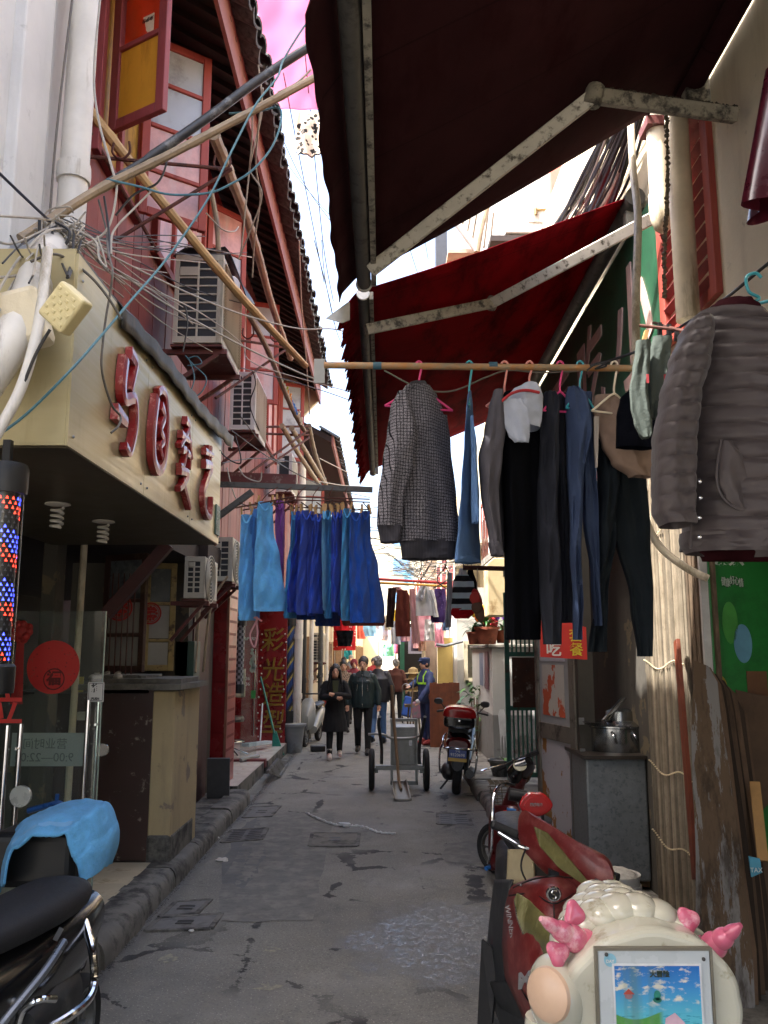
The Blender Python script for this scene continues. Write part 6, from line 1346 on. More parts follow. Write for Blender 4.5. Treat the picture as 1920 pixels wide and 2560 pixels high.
obj('sleeve',quilted([(695,1488,1530),(720,1472,1536),(780,1450,1530),(860,1430,1510),(950,1415,1500),(1050,1412,1496),(1110,1414,1494),(1135,1430,1496)],JY-.12,.12,[s*.98+20 for s in SE],30,22,110,.010,2),JM,jk)
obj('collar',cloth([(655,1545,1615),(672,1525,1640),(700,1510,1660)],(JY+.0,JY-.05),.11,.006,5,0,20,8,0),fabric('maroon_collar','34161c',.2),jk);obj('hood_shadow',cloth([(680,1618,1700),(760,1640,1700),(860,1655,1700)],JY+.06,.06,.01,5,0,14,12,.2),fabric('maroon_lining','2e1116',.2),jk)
m=MB()
for x_,y_ in((1513,1075),(1511,1118),(1511,1160),(1512,1040)):obj('snap',MB().ball(P(x_,y_,Y=JY-.135),(.0065,.004,.0065),10,6),CHROME,jk)
obj('placket',MB().curve([P(1495,900,Y=JY-.118),P(1494,1050,Y=JY-.125),P(1492,1185,Y=JY-.13)],.003,5),JM,jk);obj('pocket_seam',MB().curve([P(1558,950,Y=JY-.145),P(1548,1030,Y=JY-.15),P(1562,1075,Y=JY-.15),P(1600,1100,Y=JY-.155),P(1635,1080,Y=JY-.16)],.004,6),JM,jk)
obj('pocket',cloth([(955,1558,1580),(990,1552,1620),(1040,1550,1645),(1080,1566,1642),(1100,1590,1625)],JY-.145,.03,.006,6,2,16,20,.2),JM,jk)
hg=thing('hanger','teal wire hanger holding the quilted jacket at the right edge','hanger',P(1640,630,Y=2.35));obj('hook',MB().curve([P(1645,600,Y=2.38),P(1632,590,Y=2.38),P(1612,600,Y=2.38),P(1618,630,Y=2.38),P(1640,645,Y=2.38),P(1600,662,Y=2.38)],.005,7),HTEAL,hg);obj('bar',MB().tube([P(1575,672,Y=2.38),P(1660,650,Y=2.33)],.005,7),HTEAL,hg)
TW=[('66aee0','light blue'),('4a86c8','mid blue'),('1c3fb0','deep blue'),('2c4cb4','indigo blue'),('4494cc','sea blue'),('2250a8','royal blue'),('8a3f9a','purple'),('14306e','navy blue')]
def tmat(i):
 c,n=TW[i];nm='terry_'+n.replace(' ','_')
 if nm in MATS:return MATS[nm]
 t=NT(nm);nn=t.noise(14,6,.7);c_=t.mix(t.ramp(nn,[(.35,0.0),(.68,1.0)]),mul(C(c),.9),mul(C(c),1.2));t.col(c_);t.rgh(.95);t.b.inputs['Sheen Weight'].default_value=.15;t.b.inputs['Specular IOR Level'].default_value=.05
 t.bump(t.math('ADD',t.noise(260,2,.6),t.math('MULTIPLY',t.noise(26,6,.75),1.6)),.8,.008);return keep(t)
TY=6.95
trk=thing('towel_rack','wire drying rack with wooden pegs holding the blue towels','rack',P(680,1090,Y=TY));m=MB()
for dz,dy in((0,-.25),(.02,0),(0,.25)):m.tube([P(520,1108,Y=TY)+Vector((0,dy,dz)),P(640,1085,Y=TY)+Vector((0,dy,dz)),P(800,1090,Y=TY)+Vector((0,dy,dz))],.006,6)
for k in range(9):xx=530+k*32;m.tube([P(xx,1098,Y=TY)+Vector((0,-.28,0)),P(xx+10,1092,Y=TY)+Vector((0,.28,.01))],.005,6)
for k in range(6):m.curve([P(560+k*38,1092,Y=TY),P(575+k*34,1070,Y=TY),P(600+k*30,1052,Y=TY)],.004,5)
obj('wires',m,RUST,trk)
tw_def=[(520,545,514,552,1112,1340,0,-.10,'light blue towel at the left end of the rack'),(540,562,534,560,1100,1338,1,.02,'light blue towel hanging second from the left end, deeper in the rack'),(556,590,548,616,1085,1320,0,-.16,'widest light blue towel of the left bunch'),(596,614,598,612,1082,1270,6,.16,'single purple towel between the two towel bunches'),(628,642,612,640,1105,1335,4,.05,'pale blue towel at the left of the right bunch'),(638,652,620,652,1105,1322,2,-.05,'deep blue towel at the left of the right bunch'),(650,674,640,668,1104,1328,3,-.16,'indigo towel with a sagging fold, left of the right bunch'),(668,684,662,682,1106,1330,3,-.08,'indigo towel wedged between the sagging one and a third indigo'),(680,696,666,698,1110,1325,3,-.14,'third indigo towel from the left of the right bunch'),(696,705,697,706,1104,1318,0,-.18,'narrow light blue towel in the middle of the right bunch'),(700,716,700,718,1104,1335,4,-.10,'sea blue towel in the middle of the right bunch'),(716,732,715,735,1106,1322,3,-.16,'narrow indigo towel right of the sea blue one'),(728,740,730,742,1102,1330,2,.02,'deep blue towel half hidden near the right end'),(740,760,736,764,1100,1340,4,-.16,'pale sea blue towel with sagging top near the right end'),(756,782,755,800,1108,1345,5,-.18,'broad royal blue towel near the right end'),(780,800,782,830,1104,1345,5,.0,'royal blue towel with navy shade, rightmost of the rack'),(690,730,680,735,1150,1352,7,.24,'navy towel hanging lowest behind the right bunch'),(640,690,640,690,1130,1338,7,.30,'dark navy towel behind the indigo ones')]
for i,(tl,tr,bl0,br0,y0,y1,ci,dy,lab)in enumerate(tw_def):
 t=thing('towel',lab,'towel',P((bl0+br0)/2,y1,Y=TY+dy),group='blue salon towels on the drying rack');Yc=TY+dy;sg_=(i%3)*4
 m=cloth([(y0,tl+2,tr-2),(y0+12,tl,tr),(y0+60,tl-1,tr+1),((y0+y1)/2,(tl+bl0)/2-1,(tr+br0)/2+2),(y1-25,bl0,br0+1),(y1,bl0+2,br0-1)],(Yc-.11+.03*(i%3),Yc+.10),.07,.021,4.5+(i%3),i*1.7,18,54,.08,wob=1.6,crease=.9);obj('terry',m,tmat(ci),t);obj('hem',cloth([(y1-9,bl0-.5,br0+.5),(y1+.5,bl0+1.5,br0-.5)],(Yc-.11+.03*(i%3),Yc+.10),.082,.021,4.5+(i%3),i*1.7+1.6,18,2,0,wob=0,crease=0),tmat(ci),t)
 m2=MB().curve([P(tl+2,y0+1,Y=Yc-.12),P((tl+tr)/2,y0+18,Y=Yc-.13),P(tr-2,y0+1,Y=Yc-.08)],.007,6);obj('folded_edge',m2,tmat(ci),t)
 for xx in(tl+2,tr-2):q=P(xx,y0-4,Y=Yc-.05);obj('peg',MB().cbox(q,(.016,.03,.085),Euler((rnd(-.2,.2),rnd(-.25,.25),rnd(-.4,.4)))),WOODPEG,t)
single('brown_garment_edge',cloth([(1318,742,830),(1345,738,832),(1352,742,828)],TY+.35,.05,.01,5,0,20,8,0),fabric('brown_velour','6e3a34',.2),'brown garment peeking out below the right towels','garment')
rp=MB().curve([P(548,1335,Y=TY-.1),P(556,1337,Y=TY-.1),P(540,1372,Y=TY-.1),P(549,1398,Y=TY-.1),P(556,1370,Y=TY-.1),P(554,1338,Y=TY-.1),P(566,1342,Y=TY-.1)],.008,6);single('pink_ribbon',rp,M('pink_ribbon','c98a8e',.7),'pink ribbon loop dangling below the left towels','ribbon')
sbm=thing('steel_beam','grey angle iron beam sticking out over the lane above the towels','beam',P(480,1050,Y=7.2));obj('bar',MB().beam(P(440,1045,Y=7.3),P(805,1058,Y=7.3),.04,.045),GREYIRON,sbm);obj('brace',MB().beam(P(452,1130,Y=7.3),P(545,1062,Y=7.28),.04,.05),GREYIRON,sbm)
sbm2=thing('steel_beam','red oxide steel channel on the timber wall above the towels','beam',P(500,1030,Y=9.5));obj('bar',MB().beam(P(470,1035,Y=9.5),P(640,1042,Y=9.5),.1,.16),REDIRON,sbm2)
pk=cloth([(-60,545,720),(60,560,725),(150,575,722),(205,578,720),(238,582,718)],9.5,.03,.03,5,0,30,30,.3);t=NT('pink_sheet');c=C('e890b4');t.col(c);t.rgh(.9);tl=t.N('ShaderNodeBsdfTranslucent');tl.inputs[0].default_value=c;ms_=t.N('ShaderNodeMixShader');ms_.inputs[0].default_value=.6;t.L(t.b.outputs[0],ms_.inputs[1]);t.L(tl.outputs[0],ms_.inputs[2]);t.L(ms_.outputs[0],t.o.inputs[0]);keep(t)
single('pink_sheet',pk,t.m,'bright pink bed sheet hanging high between the roof and awning','sheet')
LEO=NT('leopard_cloth');v_=LEO.vor(17,v=LEO.vec(scale=(1,.3,1.0)));c_=LEO.mix(LEO.ramp(v_,[(.40,1.0),(.46,0.0)]),C('d8c3ae'),C('1f1a18'));LEO.col(c_);LEO.rgh(.9);keep(LEO)
single('leopard_cloth',cloth([(243,644,690),(270,640,700),(310,638,702),(335,640,702)],9.3,.04,.03,10,0,24,16,.3),LEO.m,'cream cloth with black spots hanging below the pink sheet','cloth')
FY=14.2
def flat_garment(name,label,cat,parts,Y,group=None):
 t=thing(name,label,cat,P(parts[0][1][-1][1],parts[0][1][-1][0],Y=Y),group=group)
 for nm,rows,mt,dy in parts:obj(nm,cloth(rows,Y+dy,.09,.02,6,len(nm),14,20,.2),mt,t)
 return t
pr_=thing('laundry_pole','red bamboo-like laundry pole across the lane in the distance','pole',P(890,1256,Y=FY));obj('tube',MB().tube([P(800,1250,Y=FY),P(975,1260,Y=FY)],.025,10),M('red_plastic_pole','b8302c',.4),pr_);py_=thing('laundry_pole','yellow laundry pole just below the red one in the distance','pole',P(890,1264,Y=FY));obj('tube',MB().tube([P(800,1258,Y=FY+.3),P(975,1267,Y=FY+.3)],.022,10),M('yellow_plastic_pole','c99a2c',.4),py_)
BRW=fabric('brown_knit','5a2f28',.2);BRD_=fabric('dark_brown_knit','2e1f1e',.2);PNK=fabric('pale_pink_cloth','d0a09e',.15);WHT=fabric('white_cloth','c9cdd2',.08);PUR=M('purple_print','3a2560',.9,var=.2,scale=5,stain='8a78a8',samt=.15,sscale=30)
flat_garment('brown_sweater','brown sweater with draped neck on the far laundry pole','sweater',[('body',[(1275,858,880),(1290,856,885),(1340,853,886),(1375,855,886)],BRW,-.1),('sleeve',[(1270,838,856),(1300,836,854),(1355,834,850)],BRD_,0),('neck',[(1268,848,866),(1280,852,876)],PNK,.03)],FY)
flat_garment('pink_lace_top','long pale pink lace strip hanging behind the brown sweater','garment',[('body',[(1272,884,898),(1320,886,902),(1390,890,908)],PNK,.15)],FY);flat_garment('white_hoodie','white hooded top on the far laundry pole','hoodie',[('body',[(1268,905,928),(1290,898,934),(1330,898,936)],WHT,-.05),('sleeve',[(1275,925,938),(1310,934,944),(1333,936,948)],WHT,-.1),('hood',[(1266,908,922),(1285,904,918),(1298,908,914)],fabric('grey_white_cloth','a9adb5',.1),-.15)],FY)
flat_garment('purple_top','purple patterned top right of the white hoodie','top',[('body',[(1272,938,962),(1300,934,964),(1335,930,962),(1345,932,960)],PUR,0)],FY);flat_garment('pink_striped_dress','pink and white striped dress lower down beyond the white hoodie','dress',[('body',[(1325,896,940),(1360,893,952),(1385,890,955)],M('pink_stripe','d8667c',.9,var=.3,scale=3,col2='e8c0c4'),0)],FY+4)
STR=NT('striped_jersey');x,y,z=STR.xyz();STR.col(STR.ramp(STR.math('FRACT',STR.math('MULTIPLY',z,7.2)),[(0,C('b9ccd6')),(.5,C('16161c'))],'CONSTANT'));STR.rgh(.9);keep(STR)
SY=10.5
flat_garment('striped_dress','black and white striped dress with red skirt hem','dress',[('body',[(1242,984,1012),(1260,978,1024),(1290,976,1026),(1318,974,1024)],STR.m,-.05),('skirt',[(1314,975,1022),(1325,974,1024),(1336,982,1014)],fabric('red_skirt','b01c24',.2),-.05),('shirt_behind',[(1228,992,1008),(1250,988,1010),(1270,986,1008)],WHT,.1)],SY)
flat_garment('black_lace_garment','black lacy tops hanging behind the striped dress','top',[('body',[(1232,1010,1022),(1262,1012,1030),(1285,1014,1034)],fabric('black_lace','15141a',.3),.12)],SY);flat_garment('grey_trousers_far','grey and white trousers left of the striped dress','trousers',[('leg',[(1238,966,976),(1290,964,978),(1355,962,974)],fabric('grey_white_cloth','a9adb5',.1),.2)],SY)
bri=thing('laundry_bar','rust brown bar end with pegs above the striped dress','bar',P(1070,1228,Y=SY));obj('tube',MB().tube([P(1000,1226,Y=SY),P(1110,1229,Y=SY)],.03,10),RUST,bri)
def slipper(x,y,col,lab,Y=9.6):
 t=thing('slipper',lab,'slipper',P(x,y,Y=Y),group='slippers hung on a string');c=P(x,y,Y=Y);obj('sole',MB().ball(c,(.06,.035,.14),16,10).xf(Matrix.Translation(c)@Euler((0,R(-12),0)).to_matrix().to_4x4()@Matrix.Translation(-c)),M(col[0],col[1],.8),t);obj('strap',MB().ball(c+Vector((-.02,-.03,.03)),(.065,.03,.07),14,8),M(col[0]+'_strap',col[2],.7),t)
slipper(1030,1298,('red_slipper','a82c28','b83a34'),'red slipper hanging beside the striped dress');slipper(1034,1318,('brown_slipper','7a5c48','6a4c3a'),'brown soled slipper hanging lowest beside the striped dress')
single('string',MB().tube([P(1031,1228,Y=9.6),P(1031,1310,Y=9.6)],.005,5),CABLEW,'string holding the two slippers','string')
single('white_tshirt',cloth([(1430,1058,1080),(1440,1052,1082),(1455,1056,1082),(1485,1058,1082)],16.6,.06,.02,6,0,14,14,.2),WHT,'small white shirt hanging behind the plant wall notice','shirt')
REDDOT=NT('red_dotted');v_=REDDOT.vor(9);REDDOT.col(REDDOT.mix(REDDOT.ramp(v_,[(.2,1.0),(.25,0.0)]),C('b01820'),C('d8c8c4')));REDDOT.rgh(.9);keep(REDDOT)
far_items=[('red_dotted_sheet','red sheet with white dots hanging far down the lane','sheet',[(1335,722,768),(1370,720,769),(1405,720,768)],REDDOT.m,30.5),('red_jacket','red and black jacket hanging in front of the dotted sheet','jacket',[(1335,724,752),(1355,720,750),(1372,724,748)],fabric('red_felt','a01c24',.2),30),('black_trousers_far','black trousers hanging in front of the dotted sheet','trousers',[(1362,726,764),(1380,728,762),(1396,730,758)],fabric('black_jersey','07080c',.3),29.8),('light_blue_shirt','pale light blue shirts hanging far down the lane','shirt',[(1340,786,812),(1358,784,814),(1375,788,812)],fabric('pale_blue_cloth','8ab4cc',.15),32),('rainbow_towel','pastel striped towel hanging far down the lane','towel',[(1338,812,836),(1360,812,840),(1384,814,838)],M('pastel_stripe','8ab4cc',.9,var=.3,scale=3,col2='d8a89a'),31),('checked_towel','small blue checked towel at the end of the far line','towel',[(1340,838,846),(1372,838,848)],M('blue_check','6a8ac8',.9,var=.4,scale=8,col2='c8ccd8'),30.8),('orange_jacket','orange and yellow jacket hanging far left','jacket',[(1312,716,728),(1350,712,730)],fabric('orange_cloth','d88a1c',.2),36),('pink_blanket','rose blanket hanging far down at the right side','blanket',[(1335,896,915),(1400,892,918)],PNK,24),('blue_jeans','blue jeans hanging far down the lane','trousers',[(1402,730,742),(1422,730,742)],fabric('denim_far','2c4a7a',.2),40)]
for k,(nm,hx,cat,x,y,w,h,Y)in enumerate([('green_shirt','3a7a4a','shirt',880,1300,16,42,20),('yellow_tshirt','d0b040','shirt',846,1318,14,34,26),('coral_blouse','d86a58','blouse',772,1340,16,40,34),('white_sheet','c8ccd0','sheet',800,1300,26,40,36),('teal_towel','3a98a0','towel',744,1402,16,22,38),('cream_blouse','d0c4a8','blouse',912,1392,18,44,22),('violet_scarf','6a3a98','scarf',866,1330,8,56,24),('mint_towel','7ac0a0','towel',828,1392,22,26,33),('rose_shirt','c86a8a','shirt',852,1378,18,34,28),('navy_trousers','22304a','trousers',926,1312,12,60,19),('sky_blue_sheet','78b0d0','sheet',872,1225,22,40,30),('red_blanket','b02a2a','blanket',705,1300,14,40,27),('pale_pink_shirt','d8a8ac','shirt',868,1345,16,40,17.5),('white_blouse','d0d0cc','blouse',918,1338,20,46,17),('pink_nightdress','d890a0','dress',940,1350,18,48,18),('pale_grey_sheet','b8bcc0','sheet',846,1342,18,50,19),('striped_blue_shirt','8aa4c4','shirt',956,1318,12,44,16.5),('peach_towel','d8b49a','towel',905,1372,14,34,18.5),('cream_vest','d4ccb4','vest',832,1330,14,32,23)]):
 single(nm,cloth([(y,x,x+w),(y+h*.4,x-1,x+w+1),(y+h,x-1,x+w+2)],Y,.14,.05,6,k,12,12,.2),fabric(nm+'_cloth',hx,.2),nm.replace('_',' ')+' hanging far down the lane among the laundry',cat,'laundry far down the lane')
for nm,lab,cat,rows,mt,Y in far_items:single(nm,cloth(rows,Y,.15,.05,7,Y,14,14,.2),mt,lab,cat)
fl=thing('clothes_line','thin line across the lane carrying the far laundry','line',P(780,1333,Y=31));obj('rope',MB().tube([P(700,1330,Y=31),P(860,1334,Y=31)],.02,6),CABLEG,fl)
# POLES, BRACKETS, CABLES
pole('bamboo_pole',[P(172,212,Y=4.95),P(330,412,Y=5.4),P(520,640,Y=6.25),P(660,790,Y=7.6)],[.036,.03],BAMBOO,'long pale bamboo pole slanting from the maroon window to the eave')
pole('bamboo_pole',[P(461,288,Y=5.3),P(543,500,Y=7.0),P(585,650,Y=8.4),P(628,775,Y=9.8)],[.042,.034],BAMBOOG,'grey bamboo pole resting on the rusty hooks in front of the red casement')
pole('bamboo_pole',[P(45,517,Y=3.9),P(210,412,Y=4.1),P(385,325,Y=4.2),P(690,163,Y=4.35),P(860,70,Y=4.45)],[.026,.020],BAMBOOG,'blotchy bamboo pole crossing the lane beneath the dark grey pipe')
single('pvc_pipe',MB().curve([P(205,410,Y=4.18),P(330,335,Y=4.25),P(450,253,Y=4.3),P(560,172,Y=4.35),P(690,88,Y=4.4),P(860,-10,Y=4.5)],[.018]*8+[.026]*33,12),GREYPVC,'dark grey plastic pipe lashed to the bamboo crossing the lane','pipe')
pole('bamboo_pole',[P(539,682,Y=8.0),P(579,758,Y=8.8),P(629,878,Y=10.2),P(657,930,Y=11.0)],.03,BAMBOOD,'dark crooked stick with coloured pegs below the eave')
pole('bamboo_pole',[P(609,920,Y=11.0),P(645,980,Y=12.2),P(686,1042,Y=13.8)],.035,BAMBOOG,'left one of three bamboo poles fanned under the second house')
pole('bamboo_pole',[P(630,925,Y=11.2),P(660,975,Y=12.5),P(700,1042,Y=14.5)],.035,BAMBOOG,'middle one of three bamboo poles fanned under the second house')
pole('bamboo_pole',[P(667,920,Y=12.5),P(680,980,Y=13.5),P(706,1052,Y=15.5)],.04,BAMBOOD,'right one of three bamboo poles fanned under the second house')
pole('bamboo_pole',[P(455,410,Y=6.6),P(468,480,Y=6.7),P(472,545,Y=6.7)],.022,BAMBOOG,'short pale stick upright beside the red casement')
PEGC=[('9aa83c','yellow-green'),('d88a2c','orange'),('3a78c8','blue'),('d8c8a8','cream')]
for k in range(12):
 c_,n_=PEGC[k//3];q=P(612+k*3.6,838+k*7.2,Y=9.7+k*.09);single('clothes_peg',MB().cbox(q+Vector((0,-.03,.04)),(.018,.03,.10),Euler((.3,rnd(-.4,.6),0))),M('peg_'+n_.replace('-','_'),c_,.5),['topmost','middle','lowest'][k%3]+' '+n_+' clothes peg on the dark crooked stick under the eave','peg','pegs on the crooked stick')
def rods(name,label,segs,r,mat):
 t=thing(name,label,'bracket',segs[0][0]);
 for a,b in segs:obj('rod',MB().tube([a,b],r,8),mat,t)
 return t
rods('iron_bracket','rusty rod bracket with hooks under the upper red casement',[(P(168,336,Y=5.0),P(500,366,Y=5.5)),(P(500,366,Y=5.5),P(245,522,Y=5.3)),(P(168,236,Y=4.95),P(340,545,Y=5.6))],.013,RUST)
for x,y,Y in((262,318,5.1),(480,345,5.45),(536,715,8.4),(596,722,8.8)):q=P(x,y,Y=Y);single('iron_hook',MB().curve([q+Vector((-.05,0,.03)),q+Vector((-.055,0,-.04)),q+Vector((0,0,-.085)),q+Vector((.055,0,-.04)),q+Vector((.05,0,.04))],.008,6),RUST,{262:'rusty hook under the long bamboo pole near the maroon window',480:'rusty hook cradling the grey bamboo pole',536:'rusty hook on the lower bracket, the left one',596:'rusty hook on the lower bracket, the right one'}[x],'hook')
rods('iron_bracket','rusty rod bracket above the second air conditioner',[(P(466,860,Y=8.0),P(622,752,Y=9.4)),(P(520,735,Y=8.6),P(622,752,Y=9.4))],.015,RUST)
rods('iron_bracket','rusty rod bracket holding the fanned bamboo poles',[(P(575,922,Y=11),P(665,921,Y=11.8)),(P(575,937,Y=11),P(668,940,Y=11.8)),(P(500,1050,Y=10),P(665,930,Y=11.8)),(P(575,1010,Y=10.5),P(668,945,Y=11.9))],.016,RUST)
def cab(pts,Y,r=.006,mb=None,seg=7):
 Ys=Y if isinstance(Y,(list,tuple))else[Y]*len(pts)
 if len(Ys)==2 and len(pts)!=2:Ys=[Ys[0]+(Ys[1]-Ys[0])*i/(len(pts)-1)for i in range(len(pts))]
 return(mb or MB()).curve([P(x,y,Y=q)for(x,y),q in zip(pts,Ys)],r,6,seg)
single('cable',cab([(-15,948),(60,892),(160,792),(230,712),(283,649),(360,559),(448,432),(500,327),(552,227),(599,167),(612,130),(655,60),(690,20)],[3.2,3.26,3.34,3.55,3.75,4,4.1,4.15,4.2,4.25,4.3,4.3,4.3],.0062),CABLEB,'long blue cable slanting across the gold sign up to the pink sheet','cable')
single('cable',cab([(230,387),(300,403),(367,420),(450,417),(500,397),(546,367),(586,320),(606,267),(602,233),(560,240),(495,245)],(4.1,4.4),.006),CABLEB,'blue cable looping in front of the red casement and eave','cable')
single('cable',cab([(217,-10),(203,157),(213,260),(243,367),(252,410),(233,493),(180,530),(143,520),(113,483)],(4.3,3.95),.0065),CABLEW,'white cable hanging down past the maroon window to the tangle','cable')
single('cable',cab([(157,-10),(133,187),(118,330),(107,477)],4.15,.0065),CABLEG,'grey cable running down the thick white downpipe','cable')
single('cable',cab([(-10,366),(60,433),(110,480)],(3.4,3.9),.007),M('navy_cable','23263a',.5),'short navy cable entering the tangle from the left edge','cable')
single('cable',cab([(113,479),(180,529),(273,599),(373,665),(519,745),(662,812),(695,820)],(3.9,6.2),.006),CABLEW,'pale cable from the tangle past the air conditioner to the bar plate','cable')
single('cable',cab([(143,492),(227,545),(333,599),(446,650),(532,682),(646,710),(729,712),(800,740)],(3.9,7.5),.006),CABLEW,'pale cable crossing the largest air conditioner, the upper one','cable')
single('cable',cab([(213,432),(230,499),(233,542),(243,585),(238,632),(230,679),(223,732),(220,799),(240,872),(260,899),(256,920),(240,935)],[4.2,4.1,3.75,3.6,3.6,3.6,3.6,3.6,3.7,3.8,3.75,3.7],.0055),CABLEG,'brown loose cable dangling over the first red character','cable')
single('cable',cab([(67,565),(113,549),(150,562),(197,599),(233,642),(262,689)],(3.3,3.6),.006),CABLEG,'brown cable with bare end above the sign box','cable')
tg=MB();tk=MB();rr=random.Random(9)
for pts,Y,r_,kk in[([(113,475),(60,470),(-10,466)],(3.9,3.5),.006,0),([(118,485),(33,525),(-10,520)],(3.9,3.5),.006,0),([(113,480),(95,545),(50,590),(-10,600)],(3.9,3.2),.006,0),([(-10,690),(33,605),(83,570),(120,500)],(3.1,3.9),.006,0),([(110,490),(127,550),(146,596)],(3.9,3.2),.006,1),([(-10,640),(40,560),(100,500),(150,495)],(3.1,3.95),.006,0),([(85,475),(88,520),(110,548),(140,530),(150,500),(120,480)],3.85,.007,1),([(160,500),(155,560),(145,600)],(3.9,3.2),.006,1),([(175,520),(160,570),(148,600)],(3.9,3.2),.005,1),([(-10,930),(30,880),(75,770),(108,712)],(3.1,3.1),.006,1),([(113,480),(200,515),(215,560),(232,580)],(3.95,3.7),.006,0),([(150,505),(205,540),(240,575),(300,610)],(3.9,4.5),.005,0),([(210,510),(222,545),(232,585)],3.8,.005,0),([(225,425),(235,500),(234,560)],(4.2,3.8),.006,1),([(250,465),(290,420),(340,395),(360,350),(355,320)],(4.2,4.3),.006,1),([(240,550),(245,500),(290,450),(330,410)],(4.0,4.3),.006,0),([(445,460),(480,495),(505,500),(515,490)],(6.0,6.4),.006,0),([(558,140),(566,235),(546,330),(541,370),(566,420),(542,495),(515,560)],(5.0,6.0),.006,0),([(545,250),(542,330),(520,553)],(5.2,6.0),.006,0),([(568,190),(556,300),(553,360),(562,430),(550,520),(545,600)],(5.0,6.4),.006,0),([(646,519),(652,668),(662,785),(669,895)],(8.0,10),.007,0),([(575,215),(600,235),(606,250)],4.4,.006,1),([(600,200),(640,180),(672,150)],4.4,.006,0),([(612,157),(639,300),(662,417),(689,553),(700,610)],(9,12),.006,1),([(659,117),(676,300),(699,533),(720,650)],(9,12),.006,1),([(606,290),(659,400),(726,493)],(10,12),.005,1),([(612,340),(640,380),(690,440),(728,480)],(10,12),.004,1),([(679,519),(709,635),(726,712),(742,752)],(10,14),.006,1),([(695,519),(702,600),(722,700)],(10,14),.006,1),([(846,400),(880,520),(905,600)],(8,12),.005,1),([(905,450),(925,560)],(9,12),.005,1),([(346,632),(440,680),(520,740),(560,790),(770,850)],(5,9),.005,0),([(520,795),(600,815),(700,845),(770,870)],(8,11),.006,1),([(500,930),(600,1000),(700,1050),(800,1075)],(8,13),.006,1),([(520,900),(610,1005),(720,1060)],(8,12),.006,1),([(690,990),(770,1030)],(14,16),.008,0),([(690,1040),(760,1050),(830,1045)],(14,18),.008,0),([(545,800),(552,830),(540,875),(560,930)],(8.6,9),.006,1),([(516,1010),(530,1030),(560,1040),(565,1020)],8.0,.007,0),([(470,935),(480,980),(520,1000),(508,940)],8.0,.007,1),([(480,1000),(560,990),(650,1000)],(8,11),.006,1),([(490,1010),(520,1090),(600,1080)],7.6,.006,0),([(400,660),(405,700),(395,760)],5.0,.005,1)]:
 cab(pts,Y,r_,tk if kk else tg)
for k in range(22):
 a=(rr.uniform(100,160),rr.uniform(470,505));b=(rr.uniform(230,560),rr.uniform(480,800));Yb=4.6+(b[0]-230)*.008;cab([a,((a[0]*2+b[0])/3,(a[1]*2+b[1])/3+rr.uniform(5,30)),((a[0]+2*b[0])/3,(a[1]+2*b[1])/3+rr.uniform(-5,25)),b],(3.92,Yb),rr.choice([.0035,.0045]),tg if k%3 else tk)
for k in range(8):x_=rr.uniform(-5,100);cab([(x_,rr.uniform(500,640)),(x_*.5+50,rr.uniform(520,580)),(110+rr.uniform(-8,20),485)],(3.1,3.92),.004,tg if k%2 else tk)
for k in range(26):
 a0=P(113+rr.uniform(-8,45),482+rr.uniform(-6,40),Y=3.92);tg.curve([a0+Vector((rr.uniform(-.08,.08),rr.uniform(-.05,.05),rr.uniform(-.06,.06)))for _ in range(4)],.0045,5,5)
tag(obj('cable_tangle',tg,CABLEW,kind='stuff'),'tangle of pale cables strung along the left houses','cables');tag(obj('cable_tangle',tk,CABLEK,kind='stuff'),'dark cables strung among the pale tangle on the left','cables')
bl3=MB();cab([(400,768),(420,790),(445,815),(440,840),(425,855),(412,850),(420,815),(410,780)],6.3,.005,bl3);cab([(405,775),(425,770),(435,785),(405,790)],6.3,.005,bl3);single('blue_string',bl3,CABLEB,'knot of blue string on the black tarpaulin edge','string')
fm=MB();fk=MB()
for k in range(60):
 a=(rr.uniform(830,900),rr.uniform(1195,1245));b=(rr.uniform(900,1010),rr.uniform(1200,1255));cab([a,((a[0]+b[0])/2,max(a[1],b[1])+rr.uniform(-12,12)),b],rr.uniform(13,20),rr.choice([.004,.005,.007]),fm if k%2 else fk,5)
for k in range(16):a=(rr.uniform(900,1020),rr.uniform(1150,1230));cab([a,(a[0]+rr.uniform(-20,20),a[1]+30),(a[0]+rr.uniform(-40,40),a[1]+rr.uniform(30,70))],rr.uniform(12,18),.01,fk,5)
for k in range(10):a=(rr.uniform(680,740),rr.uniform(1090,1200));cab([a,(a[0]+60,a[1]+rr.uniform(-5,25)),(a[0]+140,a[1]+rr.uniform(-20,30))],rr.uniform(18,26),.012,fk,5)
tag(obj('cable_tangle',fm,CABLEW,kind='stuff'),'pale far wire mess above the distant laundry','cables');tag(obj('cable_tangle',fk,CABLEK,kind='stuff'),'dark far wire mess above the distant laundry','cables')
ut_=thing('utility_post','brown wooden utility post behind the far wire mess','post',P(935,1240,Y=19));obj('post',MB().tube([(P(930,1240,Y=19).x,19,.1),(P(930,1240,Y=19).x,19,P(930,1190,Y=19).z+1)],.13,12),WOODP,ut_)
def tissue(x,y,s,label,seed):
 c=P(x,y,Z=.015);rr_=random.Random(seed);m=MB();m.ball(c,(s,s*.8,s*.35),10,7,fn=lambda d:1+.45*mnoise.noise(d*3+Vector((seed,0,0))));single('tissue',m,M('white_tissue','c8c6c0',.9,var=.15),label,'litter','litter along the left kerb')
tissue(480,1858,.055,'crumpled white tissue on the road, the nearer one by the kerb',1);tissue(465,1810,.045,'crumpled white tissue on the road beside the drain grate',2);tissue(1025,1702,.05,'crumpled white paper behind the dark scooter wheel',5);tissue(413,2010,.02,'tiny white scrap on the left cover',7)
m=MB();pts=smooth_path([Vector((*G(662,1758),.012)),Vector((*G(700,1778),.02)),Vector((*G(740,1787),.012)),Vector((*G(780,1790),.02)),Vector((*G(815,1800),.012)),Vector((*G(855,1805),.012))],12)
